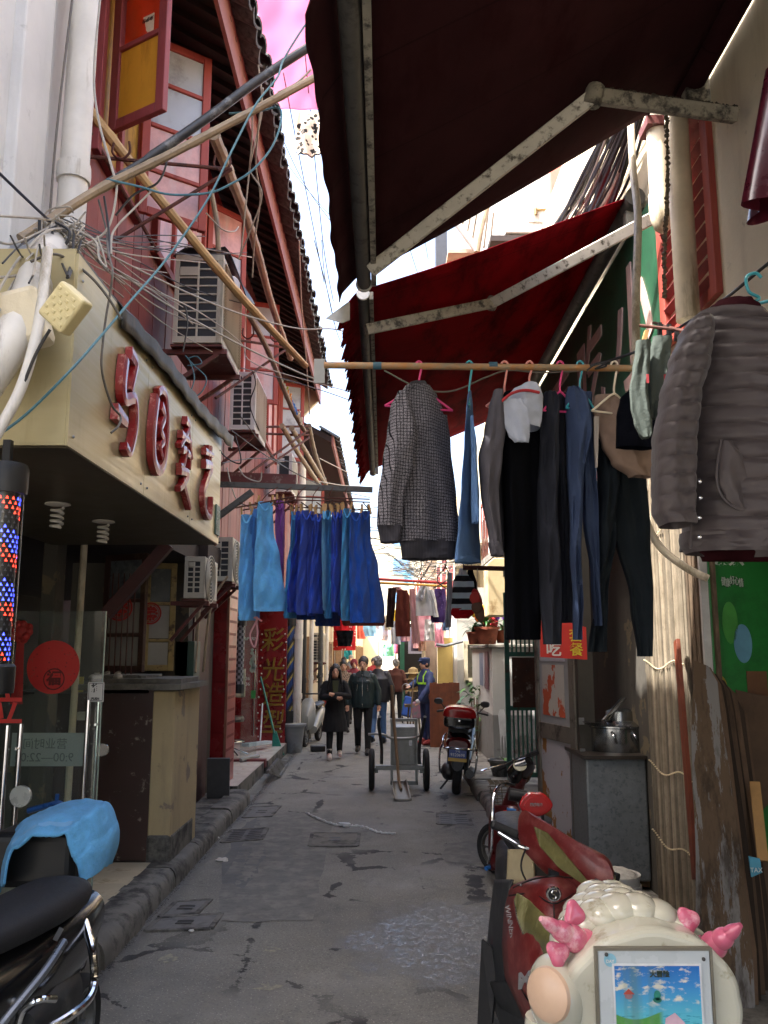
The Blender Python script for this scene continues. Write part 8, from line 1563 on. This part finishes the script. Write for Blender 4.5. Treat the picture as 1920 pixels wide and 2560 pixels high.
TOPL=[(0,1912),(6,1858),(30,1805),(75,1762),(140,1742),(200,1738),(232,1748),(247,1785),(250,1820),(238,1864)]
TINN=[(8,1916),(16,1868),(30,1835),(68,1813),(105,1810),(140,1808),(148,1830),(158,1855),(168,1880),(178,1908)]
TOPL=[(p.x,p.y)for p in smooth_path([Vector((x,y,0))for x,y in TOPL],6)];TINN=[(p.x,p.y)for p in smooth_path([Vector((x,y,0))for x,y in TINN],6)]
def tw_(u,v):
 k=u*54;i=min(53,int(k));f=k-i;q=[]
 for T_,Yq,dy in((TINN,4.22,0),(TOPL,4.5,0),(TOPL,4.75,14)):q.append(P(T_[i][0]*(1-f)+T_[i+1][0]*f-(dy if u>.6 else 0),T_[i][1]*(1-f)+T_[i+1][1]*f+dy,Y=Yq))
 a,b,c=q;t=v;p=a*(1-t)**2+(b*2-a*.5-c*.5)*2*t*(1-t)+c*t*t
 return p+Vector((0,0,.010*math.sin(21*u+5*v)*min(1,v*3)+.020*mnoise.noise(Vector((u*10,v*3,2)))+.012*(1-abs(mnoise.noise(Vector((u*9+v*4,v*5,7)))*2))**3))
m=MB();m.grid(tw_,80,30);obj('terry',m,tmat(0),tw3,solid=.012)
obj('woven_band',MB().grid(lambda u,v:tw_(.05+.5*u,.10+.04*v)+Vector((0,-.009,.004)),30,2),M('towel_band','7ab0dc',.8),tw3)
bc=thing('bicycle','blue bicycle half hidden behind the black scooter','bicycle',(-2.0,5.0,.13));wheel(bc,Vector((P(178,1920,Y=5.0).x,5.0,.34))-Vector((-2.0,5.0,.13)),.25,.045,axis=(.9,.45,0),rim=M('blue_rim','1f4f8a',.35,.4),spokes=10);obj('frame',MB().tube([(-2.0,5.0,.5),(-2.35,5.2,.75)],.02,8).tube([(-2.0,5.0,.38),(-2.3,5.1,.45)],.02,8),M('blue_bike_paint','1e4a86',.3,coat=.5),bc);obj('handlebar',MB().curve([P(60,1752,Y=5.1),P(95,1742,Y=5.1),P(128,1735,Y=5.1),P(140,1748,Y=5.1)],.016,8,5).tube([P(122,1735,Y=5.1),P(124,1715,Y=5.1)],.012,8),M('blue_bike_paint','1e4a86',.3),bc)
# COIN-OPERATED RIDE (plain stand-in shape)
IV=M('ivory_gloss_fibreglass','c2c0b0',.2,var=.07,scale=3,coat=.5,stain='9a947c',samt=.2,sscale=9);PKG=M('pink_gloss','c8627e',.18,var=.1,scale=5,coat=.6,stain='e0b0b8',samt=.2,sscale=6)
rd=thing('kiddie_ride','ivory fleecy coin-operated ride with pink spiral horns and framed screen','ride',P(1400,2300,Y=2.95));RY=2.80
ol=[]
cx,cy=1410,2190
for k in range(121):
 a=math.pi*1.12-k/120*math.pi*1.24;r_=1+.018*abs(math.sin(k/120*math.pi*7));ol.append((cx+198*r_*math.cos(a),cy-182*r_*math.sin(a)))
ol=[(1222,2420)]+ol+[(1600,2420)]
obj('front_plate',MB().wprism([P(x,y,Y=RY)for x,y in ol],(0,.16,0)),IV,rd,bev=.03,bseg=4)
m=MB();rr=random.Random(6)
fc_=P(cx,cy,Y=RY)+Vector((0,.14,0))
for row in range(4):
 n=(8,7,6,4)[row]
 for k in range(n):
  a=math.pi*(.16+.68*(k+.5)/n);w=1-.17*row;m.ball(fc_+Vector((.235*w*math.cos(a)-.01,.06+.10*row,.245*(1-.04*row)*math.sin(a))),(.072,.085,.05),18,12)
m.ball(fc_+Vector((0,.15,-.08)),(.21,.26,.28),24,16)
me_=m
obj('fleece',m,IV,rd)
obj('side_lobe',MB().ball(P(1200,2150,Y=RY+.1),(.085,.15,.118),24,16).xf(Matrix.Identity(4)),IV,rd);obj('lobe_face',MB().lathe([(0,.012),(.06,.010),(.074,.0),(.078,-.012)],P(1186,2145,Y=RY-.02)+Vector((-.01,-.015,.0)),28,(-.72,-.68,.1)).xf(Matrix.Identity(4)),M('peach_panel','c2a48c',.35,var=.1),rd);obj('neck',MB().tube([P(1203,2195,Y=RY+.14),P(1215,2420,Y=RY+.12)],[.10,.14],18),IV,rd)
def horn(a,b,nm):
 pts=[];rs=[];n=48
 for i in range(n+1):t=i/n;seg=(t*4.2)%1.0;pts.append(a.lerp(b,t));rs.append((.046*(1-t)**.75+.009)*(1-.16*(1-seg)**3 if seg<.5 else 1-.16*seg**5))
 return obj(nm,MB().tube(pts,rs,20),PKG,rd)
horn(P(1272,2048,Y=RY+.12),P(1168,1984,Y=RY+.02),'horn');horn(P(1515,2062,Y=RY+.12),P(1600,1998,Y=RY+.0),'horn')
def bow(c,s,rz,nm='bow_wing'):return obj(nm,MB().ball((0,0,0),(.036*s,.012,.04*s),18,12,fn=lambda d:1+.16*math.cos(3*math.atan2(d.z,d.x))).xf(Matrix.Translation(c)@Euler((R(-15),rz,R(10))).to_matrix().to_4x4()),PKG,rd)
bow(P(1240,1975,Y=RY+.14),1.0,R(20));bow(P(1205,2060,Y=RY+.05),.95,R(-20));bow(P(1487,1988,Y=RY+.14),1.0,R(-10));bow(P(1545,2085,Y=RY+.12),.6,R(20))
FRM_=M('pale_frame_print','b9c0c4',.3,var=.06,scale=3,coat=.4);a=P(1299,2300,Y=RY-.012);b=P(1531,2052,Y=RY-.012);fb_=obj('screen_surround',MB().box((a.x,RY-.018,a.z),(b.x,RY-.002,b.z)),FRM_,rd,bev=.004)
obj('surround_edge',(lambda m:m.box((a.x-.008,RY-.02,b.z),(b.x+.008,RY,b.z+.008)).box((a.x-.008,RY-.02,a.z),(a.x,RY,b.z)).box((b.x,RY-.02,a.z),(b.x+.008,RY,b.z)))(MB()),M('surround_edge','6e695c',.5),rd)
for x,y in((1310,2062),(1520,2072)):obj('screw',MB().ball(P(x,y,Y=RY-.02),.006,10,6),METB,fb_)
a=P(1335,2300,Y=RY-.02);b=P(1510,2086,Y=RY-.02);SCR=NT('screen_print');x,y,z=SCR.xyz(SCR.vec(src='Generated'));c=SCR.ramp(z,[(.0,C('2f9aa8')),(.45,C('5ab8cc')),(.8,C('3a86c8')),(1,C('2a6ab8'))])
cl=SCR.noise(5,6,.6,v=SCR.vec(scale=(1,1,2.2),src='Generated'));c=SCR.mix(SCR.math('MULTIPLY',SCR.ramp(cl,[(.52,0.0),(.62,1.0)]),SCR.ramp(z,[(.52,0.0),(.66,1.0)])),c,C('d8d4c4'))
wv=SCR.noise(9,3,.5,v=SCR.vec(scale=(1,1,7),src='Generated'));c=SCR.mix(SCR.math('MULTIPLY',SCR.ramp(wv,[(.55,0.0),(.6,.7)]),SCR.ramp(z,[(.5,1.0),(.52,0.0)])),c,C('1f7a96'))
hl_=SCR.math('ADD',z,SCR.math('MULTIPLY',SCR.math('SINE',SCR.math('MULTIPLY',x,7.0)),.05));f=SCR.math('MULTIPLY',SCR.ramp(hl_,[(.50,1.0),(.51,0.0)]),SCR.ramp(x,[(.50,1.0),(.56,0.0)]));c=SCR.mix(f,c,SCR.mix(SCR.noise(14,5,.6,v=SCR.vec(src='Generated')),C('2a7a3c'),C('6aa84c')))
st_=SCR.noise(7,2,.5,v=SCR.vec(scale=(1,1,.02),src='Generated'));c=SCR.mix(SCR.math('MULTIPLY',SCR.ramp(st_,[(.4,0.0),(.65,.55)]),SCR.ramp(x,[(.4,1.0),(.62,0.0)])),c,C('5a7a6e'))  # soft vertical stripes paint a reflection over the left half of the print
SCR.col(c);SCR.rgh(.2);SCR.b.inputs['Coat Weight'].default_value=.7;keep(SCR)
sc_=obj('screen',MB().box((a.x,RY-.0215,a.z),(b.x,RY-.018,b.z)),SCR.m,rd);w_=b.x-a.x
obj('printed_border',(lambda m:m.box((a.x-.006,RY-.0225,b.z),(b.x+.006,RY-.019,b.z+.006)).box((a.x-.006,RY-.0225,a.z),(a.x,RY-.019,b.z)).box((b.x,RY-.0225,a.z),(b.x+.006,RY-.019,b.z)))(MB()),M('white_border','c8ccd0',.4),rd)
def blob(x,y,rx,rz,hx,d=.0235,nm='printed_shape'):return obj(nm,MB().lathe([(0,-.0008),(1,-.0008),(1,.0008),(0,.0008)],(0,0,0),26,(0,1,0)).xf(Matrix.Translation(P(x,y,Y=RY-d))@Matrix.Diagonal((rx,1,rz,1))),M('screen_'+hx,hx,.35),sc_)
obj('printed_path',MB().wprism([P(1432,2300,Y=RY-.0245),P(1438,2200,Y=RY-.0245),P(1458,2188,Y=RY-.0245),P(1480,2210,Y=RY-.0245),P(1495,2300,Y=RY-.0245)],(0,.0008,0)),M('screen_path','c8a8b8',.35),sc_)
for q in((1420,2150,.010,.014,'2a7a6a'),(1420,2160,.013,.008,'1f6a5c'),(1358,2152,.012,.008,'8a6a70')):blob(*q)
obj('printed_roof',MB().wprism([P(1346,2148,Y=RY-.0245),P(1358,2136,Y=RY-.0245),P(1371,2148,Y=RY-.0245)],(0,.0006,0)),M('screen_a85a4a','a8483c',.35),sc_)
text('大冒险',.020,P(1425,2105,Y=RY-.0245),M('title_dark','2a3a34',.4),sc_,depth=.0006,bold=.0008)
o_=obj('printed_badge',MB().lathe([(0,-.0008),(.019,-.0008),(.019,.0008),(0,.0008)],P(1318,2074,Y=RY-.0195),20,(0,1,0)),M('badge_blue','86b8cc',.4),fb_);text('DAY',.012,P(1318,2077,Y=RY-.0215),M('badge_white','d8dcdc',.4),o_,depth=.0005,bold=.0004)
# PEOPLE
def remesh(mb,vox,smooth=3,wr=0.0,ws=14.0,seed=0.0):
 me=bpy.data.meshes.new('tmp');me.from_pydata(mb.v,[],mb.f);o=bpy.data.objects.new('tmp',me)
 r=o.modifiers.new('r','REMESH');r.mode='VOXEL';r.voxel_size=vox;r.use_smooth_shade=True
 if smooth:s=o.modifiers.new('s','SMOOTH');s.factor=.5;s.iterations=smooth
 out=evalmesh(o);bpy.data.meshes.remove(me)
 if wr:
  N=len(out.vertices);co=[0.0]*3*N;no=[0.0]*3*N;out.vertices.foreach_get('co',co);out.vertices.foreach_get('normal',no)
  for i in range(0,3*N,3):
   n=wr*mnoise.noise(Vector((co[i]*ws,co[i+1]*ws,co[i+2]*ws*.45+seed)))
   for j in(i,i+1,i+2):co[j]+=no[j]*n
  out.vertices.foreach_set('co',co);out.update()
 return out
def pm(name,par,mb,mat,vox,smooth=3,wr=0.0,seed=0.0,ws=14.0):
 me=remesh(mb,vox,smooth,wr,ws,seed);me.name=name;me.materials.append(mat)
 o=bpy.data.objects.new(name,me);COL.objects.link(o);o.parent=par;return o
def ring(m,secs,n=20):
 vs=[]
 for(z,cx,cy,rx,ry)in secs:
  for j in range(n):a=2*math.pi*j/n;vs.append((cx+rx*math.cos(a),cy+ry*math.sin(a),z))
 k=len(secs);m.add(vs,[(i*n+j,i*n+(j+1)%n,(i+1)*n+(j+1)%n,(i+1)*n+j)for i in range(k-1)for j in range(n)],True);o=len(m.v)-k*n;m.f+=[tuple(o+j for j in reversed(range(n))),tuple(o+(k-1)*n+j for j in range(n))];m.sm+=[True]*2;m.mi+=[0]*2;return m
SKIN=M('skin','c99b80',.5,var=.12,scale=9);HAIRB=M('black_hair','0a090a',.5,var=.3,scale=40,bump=.5,bscale=120);HAIRG=M('grey_hair','8a8884',.7,var=.3,scale=40,bump=.6,bscale=90)
def person(label,loc,h,rz,top,trou,hair,arms,legs,shoe,coat=None,extra=None,vox=.010,hairstyle='short',wr=.008,headtilt=0.0,lean=0.0,puff=1.0):
 """local: faces -y, x to its left in the picture when rz=0 is mirrored; joints in metres for a 1.70 m figure"""
 t=thing('person',label,'person',loc,rz);t.scale=(h/1.70,)*3
 L=lambda y,z:y-lean*(z-.9)if z>.9 else y
 (ls,le,lw),(rs,re,rw)=arms;(lk,la),(rk,ra)=legs;V=Vector
 hipl,hipr=V((-.09,0,.88)),V((.09,0,.88));shl,shr=V((-.165,L(0,1.37),1.365)),V((.165,L(0,1.37),1.365));hc=V((0,L(0,1.58)-.02-headtilt,1.575))
 m=MB();m.ball(hc+V((0,.012,.025)),(.076,.094,.105),20,14);m.ball(hc+V((0,-.022,-.045)),(.056,.066,.066),16,12);m.caps(hc+V((0,.02,-.06)),V((0,L(.01,1.40),1.40)),.052,.06);m.caps(hc+V((0,-.088,.012)),hc+V((0,-.105,-.016)),.010,.016,8);m.ball(hc+V((0,-.082,-.052)),(.025,.012,.012),8,6)
 for s in(-1,1):m.ball(hc+V((s*.078,.012,.0)),(.012,.022,.032),8,6)
 ring(m,[(.84,0,0,.13,.09),(1.0,0,L(0,1.0),.115,.08),(1.2,0,L(0,1.2),.13,.09),(1.36,0,L(0,1.36),.16,.085),(1.42,0,L(0,1.42),.1,.06)])
 for(s,e,w,sg)in((shl,V(le),V(lw),-1),(shr,V(re),V(rw),1)):
  m.caps(s,e,.045,.036);m.caps(e,w,.036,.026);d=(w-e).normalized();sd=d.cross(V((0,1,0))if abs(d.y)<.8 else V((0,0,1))).normalized();pc=w+d*.05;m.caps(w,pc+d*.02,.028,.030)
  for k in range(4):b=pc+d*.035+sd*(-.026+.0175*k);m.caps(b,b+d*(.045-.008*abs(k-1.3))+V((0,-.012,0)),.0092,.0075,8)
  m.caps(w+d*.02+sd*.02*sg,w+d*.065+sd*.045*sg,.011,.009,8)
 for(hp,k_,a_)in((hipl,V(lk),V(la)),(hipr,V(rk),V(ra))):m.caps(hp,k_,.075,.05);m.caps(k_,a_,.05,.034);m.caps(a_,a_+V((0,-.13,-.045)),.035,.03)
 body=pm('body',t,m,SKIN,vox,2)
 EYE=M('eye_dark','1c1614',.3)
 for s in(-1,1):
  obj('eye',MB().ball(hc+V((s*.031,-.083,.016)),(.012,.005,.0055),10,6),EYE,t,local=True);obj('eyebrow',MB().tube([hc+V((s*.016,-.091,.034)),hc+V((s*.034,-.089,.038)),hc+V((s*.048,-.08,.034))],.0035,5),HAIRB,t,local=True)
 obj('mouth',MB().ball(hc+V((0,-.093,-.053)),(.021,.004,.005),10,6),M('lips','8a4a44',.5),t,local=True)
 m=MB();ring(m,[(.80,0,0,.15,.11),(.9,0,0,.165,.12),(1.0,0,L(0,1.0),.15,.11)])
 for(hp,k_,a_)in((hipl,V(lk),V(la)),(hipr,V(rk),V(ra))):m.caps(hp,k_,.098,.068);m.caps(k_,a_+V((0,0,.02)),.068,.054)
 pm('trousers',t,m,trou,vox,2,.007,3)
 m=MB();p_=puff
 if coat:
  ring(m,[(coat,0,.0,.25,.20),(coat+.15,0,0,.225,.175),(.85,0,0,.185,.135),(1.05,0,L(0,1.05),.165,.12),(1.25,0,L(0,1.25),.185,.13),(1.36,0,L(0,1.36),.18,.115),(1.42,0,L(0,1.42),.12,.09),(1.47,0,L(0,1.47),.075,.07)])
 else:ring(m,[(.82,0,0,.19*p_,.135*p_),(.9,0,0,.20*p_,.145*p_),(1.1,0,L(0,1.1),.195*p_,.14*p_),(1.28,0,L(0,1.28),.205*p_,.14*p_),(1.37,0,L(0,1.37),.185,.115),(1.43,0,L(0,1.43),.12,.095),(1.48,0,L(0,1.48),.08,.075)])
 for(s,e,w)in((shl,V(le),V(lw)),(shr,V(re),V(rw))):m.caps(s,e,.068*p_,.062*p_);m.caps(e,e.lerp(w,.93),.064*p_,.05*p_)
 pm('coat' if coat else 'jacket',t,m,top,vox,2,wr,7)
 for a_ in(V(la),V(ra)):obj('shoe',hull([(a_.y-.20,a_.z-.055,.03,.03,.025,a_.x),(a_.y-.15,a_.z-.045,.045,.045,.035,a_.x),(a_.y-.02,a_.z-.03,.046,.075,.05,a_.x),(a_.y+.06,a_.z-.03,.04,.07,.05,a_.x)],14),shoe,t,local=True)
 if hairstyle:
  m=MB()
  if hairstyle=='cap':m.ball(hc+V((0,.015,.04)),(.086,.104,.10),18,12);ring(m,[(hc.z+.055,0,hc.y+.01,.092,.11),(hc.z+.10,0,hc.y+.01,.10,.118),(hc.z+.13,0,hc.y+.01,.085,.10)]);m.ball(hc+V((0,-.10,.062)),(.062,.055,.010),14,8);pm('cap',t,m,hair,.01,1);m=MB();m.ball(hc+V((0,.03,.0)),(.082,.086,.09),16,10);pm('hair',t,m,HAIRB,.012,1)
  else:
   m.ball(hc+V((0,.028,.050)),(.092,.102,.106),20,14)
   rr=random.Random(5)
   for k in range(46):
    a=rr.uniform(0,6.28);el=rr.uniform(.15,1.4);d=V((math.cos(a)*math.cos(el),math.sin(a)*math.cos(el)+.25,math.sin(el)));q=hc+V((0,.025,.045))+V((d.x*.085,d.y*.09,d.z*.105))
    if q.y<hc.y-.06 and q.z<hc.z+.07:continue
    m.ball(q,rr.uniform(.016,.03)*(1.0 if hairstyle!='curly' else 1.25),8,6)
   if hairstyle=='long':
    for k in range(15):a=math.pi*(-.12+1.24*k/14);q=hc+V((math.cos(a)*.088,math.sin(a)*.085+.02,.05));m.caps(q,q+V((math.cos(a)*.05,-.03+.02*math.sin(a),-.36-.06*math.sin(k*2))),.026,.018,8)
   pm('hair',t,m,hair,.009,1,.004,2,60)
 if extra:extra(t,hc,L)
 return t
AD=lambda:(((-.19,0,1.4),(-.26,.02,1.13),(-.27,-.07,.88)),((.19,0,1.4),(.26,.03,1.13),(.28,-.02,.88)))
W1=(((-.095,-.05,.50),(-.10,-.10,.09)),((.095,-.02,.48),(.10,.16,.12)));W2=(((-.095,-.02,.48),(-.10,.14,.12)),((.095,-.06,.50),(.10,-.12,.09)));ST=(((-.10,-.01,.48),(-.11,.02,.09)),((.10,-.01,.48),(.11,.03,.09)))
CROSS=(((-.19,0,1.4),(-.25,-.06,1.13),(.02,-.24,1.12)),((.19,0,1.4),(.25,-.06,1.14),(-.02,-.22,1.18)))
BLKC=M('black_wool','0e0e11',.9,var=.25,scale=12,bump=.3,bscale=90);TEAL=M('dark_teal_nylon','14292b',.55,var=.25,scale=8,bump=.3,bscale=40);BTR=M('black_trousers_cloth','101114',.85,var=.25,scale=10);DEN=M('blue_denim','4a6a94',.85,var=.25,scale=12,bump=.2,bscale=120);WSH=M('white_red_shoe','c8bcb4',.5,var=.2,scale=8,stain='a8382c',samt=.35,sscale=9);BSH=M('black_shoe','18181a',.5,var=.2,scale=10);NAVY=M('navy_uniform','2c3c66',.7,var=.2,scale=8,bump=.25,bscale=50);NAVT=M('navy_trousers','22305a',.75,var=.2,scale=8);HIVIS=M('hi_vis_tape','9ad83a',.5);BRNK=M('brown_wool_coat','4a261c',.9,var=.2,scale=20,bump=.4,bscale=90);PUFF=M('dark_puffer','1b1c22',.45,var=.2,scale=8,bump=.4,bscale=22)
def wx(t,hc,L):
 ring_=MB();m=MB().wprism([(-.06,-.118,1.43),(.06,-.118,1.43),(.045,-.15,1.2),(0,-.155,1.14),(-.045,-.15,1.2)],(0,.03,0));obj('olive_jumper',m,M('olive_knit','3c4026',.9,var=.2),t,local=True,bev=.01)
 for x in(-.10,.10):
  y_=-.10 if x<0 else .16;obj('sock',MB().tube([(x,y_,.10),(x,y_,.20)],.05,12),M('white_sock','c9c4be',.9),t,local=True)
person('woman in long black coat with arms crossed walking in the lane',(-.85,15.1,0),1.575,R(6),BLKC,BTR,HAIRB,CROSS,W1,WSH,coat=.50,extra=wx,hairstyle='long',headtilt=.02,vox=.009)
def mx(t,hc,L):
 obj('zip',MB().tube([(.0,-.12,1.42),(.0,-.148,1.28),(0,-.15,1.1),(0,-.15,.84)],.005,6),CHROME,t,local=True);obj('collar',MB().wprism([(-.085,-.075,1.47),(-.01,-.125,1.40),(-.09,-.125,1.36),(-.13,-.085,1.43)],(0,.02,0)).wprism([(.085,-.075,1.47),(.01,-.125,1.40),(.09,-.125,1.36),(.13,-.085,1.43)],(0,.02,0)),TEAL,t,local=True)
 for s in(-1,1):obj('pocket_zip',MB().tube([(s*.09,-.143,1.24),(s*.10,-.143,1.12)],.0045,5),CHROME,t,local=True);obj('pocket_flap',MB().cbox((s*.095,-.142,1.26),(.10,.01,.025)),TEAL,t,local=True)
 obj('chest_mark',MB().cbox((.10,-.146,1.31),(.05,.004,.012)),M('white_mark','c8d0d0',.5),t,local=True)
person('young man in dark teal zipped jacket walking towards the viewer',(-.38,15.8,0),1.70,R(-4),TEAL,BTR,HAIRB,AD(),W2,BSH,extra=mx,vox=.009,puff=1.08)
person('grey haired man in dark puffer jacket and jeans walking away',(-.12,17.6,0),1.70,R(172),PUFF,DEN,HAIRG,AD(),W1,BSH,puff=1.2,vox=.012)
LEOP=NT('leopard_jacket');v_=LEOP.vor(38);LEOP.col(LEOP.mix(LEOP.ramp(v_,[(.36,1.0),(.46,0.0)]),C('8a7664'),C('1c1816')));LEOP.rgh(.9);keep(LEOP)
person('woman in leopard print jacket behind the couple',(-.95,20.2,0),1.60,R(8),LEOP.m,BTR,HAIRB,(((-.19,0,1.4),(-.27,-.02,1.15),(-.24,-.2,1.32)),AD()[1]),W2,BSH,vox=.013)
def hx(t,hc,L):m=MB();m.ball(hc+Vector((0,.03,.035)),(.105,.11,.125),18,12);pm('hood',t,m,M('maroon_hood','7a2a34',.85,var=.2),.015,1)
person('woman with maroon hood further back in the lane',(-.78,22.5,0),1.62,R(4),M('maroon_hood','7a2a34',.85,var=.2),BTR,HAIRB,AD(),W1,BSH,extra=hx,hairstyle=None,vox=.014)
person('old woman in brown coat with curly grey hair seen from behind',(.32,23.2,0),1.60,R(168),BRNK,BTR,HAIRG,(AD()[0],((.19,0,1.4),(.25,-.05,1.15),(.2,-.22,1.0))),ST,BSH,hairstyle='curly',vox=.012,puff=1.15,lean=.06)
def kx(t,hc,L):
 obj('reflective_band',MB().lathe([(.232,-.022),(.232,.022)],(0,0,0),28,cap=False).xf(Matrix.Translation((0,L(0,1.2),1.2))@Matrix.Diagonal((1,.71,1,1))),HIVIS,t,local=True)
 for s in(-1,1):obj('reflective_strip',MB().tube([(s*.10,-.07,1.44),(s*.11,-.145,1.34),(s*.12,-.155,1.2)],.014,6).tube([(s*.10,.03,1.44),(s*.11,.085,1.34),(s*.12,.115,1.2)],.014,6),HIVIS,t,local=True);obj('leg_stripe',MB().tube([(s*.185,.0,.70),(s*.172,0,.42),(s*.165,.02,.14)],.018,6),HIVIS,t,local=True)
 for w in((-.14,-.34,1.14),(.22,-.34,.86)):obj('glove',MB().ball(w,(.04,.055,.045),12,8),M('white_glove','b0b0b4',.9),t,local=True)
person('street worker in navy uniform with lime reflective bands holding a tool',(.86,17.4,0),1.70,R(-62),NAVY,NAVT,NAVY,(((-.19,0,1.4),(-.24,-.12,1.2),(-.14,-.31,1.14)),((.19,0,1.4),(.26,-.1,1.14),(.22,-.30,.88))),ST,M('red_shoe','8a2a24',.6,var=.2),hairstyle='cap',extra=kx,vox=.010,puff=1.1,lean=.05)
for(x,Y,h_,lab,c1,c2,hr)in((-1.45,31,1.62,'person in brown coat beside the far parked bikes','5a3a2c','2c3a5a',HAIRB),(-1.35,35,1.68,'distant man in grey jacket walking this way','6a6e7a','3a4a6a',HAIRG),(-.35,29,1.6,'distant figure in red among the far laundry','9a2c2c','22242a',HAIRB)):person(lab,(x,Y,0),h_,R(rnd(-20,20)),M('coat_'+c1,c1,.85,var=.2),M('trou_'+c2,c2,.85,var=.2),hr,AD(),W1,BSH,vox=.02)
tl=thing('shopping_trolley','blue cloth shopping trolley beside the old woman','trolley',(.62,22.6,0));c=Vector((.62,22.6,0));obj('bag',MB().cbox(c+Vector((0,0,.42)),(.26,.2,.5),Euler((R(-14),R(12),0))),M('blue_cloth_bag','1c4a9a',.7,var=.2,bump=.3),tl,bev=.03)
for s in(-1,1):wheel(tl,(s*.14,.06,.09),.09,.03)
obj('handle',MB().curve([c+Vector((-.1,.02,.6)),c+Vector((-.14,.0,.95)),c+Vector((.04,0,.97)),c+Vector((.06,.02,.6))],.012,8,5),STEEL,tl)
bm_=thing('besom','bundle broom held by the street worker near the cart','broom',(.46,16.9,0));obj('handle',MB().tube([(.58,17.15,1.25),(.50,16.95,.3)],.015,8),BAMBOOD,bm_);m=MB();rr=random.Random(3)
for k in range(120):a=rr.uniform(0,6.28);r_=rr.random()**.5*.20;m.tube([(.50,16.95,.36),(.48+r_*math.cos(a),16.9+r_*math.sin(a)*.6,.01)],.005,4)
obj('bristles',m,M('twig_bristles','4a3f2c',.9,var=.4),bm_);ht=thing('straw_hats','stack of straw hats beside the street worker','hats',(.62,19.6,1.0));c=Vector((.66,19.6,.0))
for k in range(4):obj('hat',MB().lathe([(.2,0),(.12,.02),(.10,.10),(.03,.14),(0,.142)],c+Vector((0,0,.95+.13*k)),20),M('straw','b09a6c',.9,var=.2,scale=30),ht)
obj('stand',MB().tube([c,c+Vector((0,0,1.0))],.02,8).box(tuple(c+Vector((-.2,-.15,.6))),tuple(c+Vector((.2,.15,.66)))).tube([c+Vector((-.15,0,0)),c+Vector((-.1,0,.62))],.02,8).tube([c+Vector((.15,0,0)),c+Vector((.1,0,.62))],.02,8),WOODG,ht)
bgp_=thing('carrier_bag','patterned carrier bag hanging beside the street worker','bag',(.66,18.1,.4));obj('bag',MB().cbox((.68,18.15,.62),(.2,.12,.34)),M('teal_pink_bag','5aa8a0',.6,var=.3,scale=9,col2='c86a8a'),bgp_,bev=.03);obj('strap',MB().curve([(.60,18.15,.78),(.68,18.15,.92),(.76,18.15,.78)],.008,6,5),BLACKPL,bgp_)
for k,(x,Y,lab)in enumerate(((-1.45,17.6,'pale electric scooter parked at the left behind the woman'),(-1.55,24.5,'second parked scooter further down on the left'),(-1.5,28.0,'third parked scooter far down on the left'))):
 t=thing('parked_scooter',lab,'scooter',(x,Y,0),R(-8+6*k));wheel(t,(0,-.6,.22),.22,.09);wheel(t,(0,.6,.22),.22,.09);col_=M(['pale_scooter','red_scooter_far','white_scooter'][k],['8a8c88','8a2420','b8b8b4'][k],.35,var=.15,coat=.4)
 obj('body',hull([(-.1,.3,.13,.06,.1,0),(.3,.5,.15,.15,.2,0),(.7,.6,.13,.1,.15,0),(.85,.62,.07,.05,.06,0)]),col_,t,local=True);obj('seat',hull([(.1,.72,.1,.04,.05,0),(.4,.74,.13,.05,.05,0),(.75,.76,.1,.04,.04,0)]),SEATB,t,local=True);obj('leg_shield',hull([(-.6,.5,.06,.1,.2,0),(-.45,.6,.17,.26,.3,0),(-.35,.7,.15,.22,.3,0)]),col_,t,local=True);obj('handlebar',MB().curve([(-.33,-.35,1.0),(-.1,-.42,1.0),(.1,-.42,1.0),(.33,-.35,1.0)],.015,8,4),BLACKPL,t,local=True)
 for s in(-1,1):obj('mirror',MB().ball((s*.3,-.4,1.14),(.06,.02,.045),12,8),BLACKPL,t,local=True)
 obj('guard',MB().curve([(-.2,-.55,.75),(-.22,-.65,.5),(-.2,-.55,.3)],.014,8,4),CHROME,t,local=True)
bpy.data.scenes.remove(TMPS)
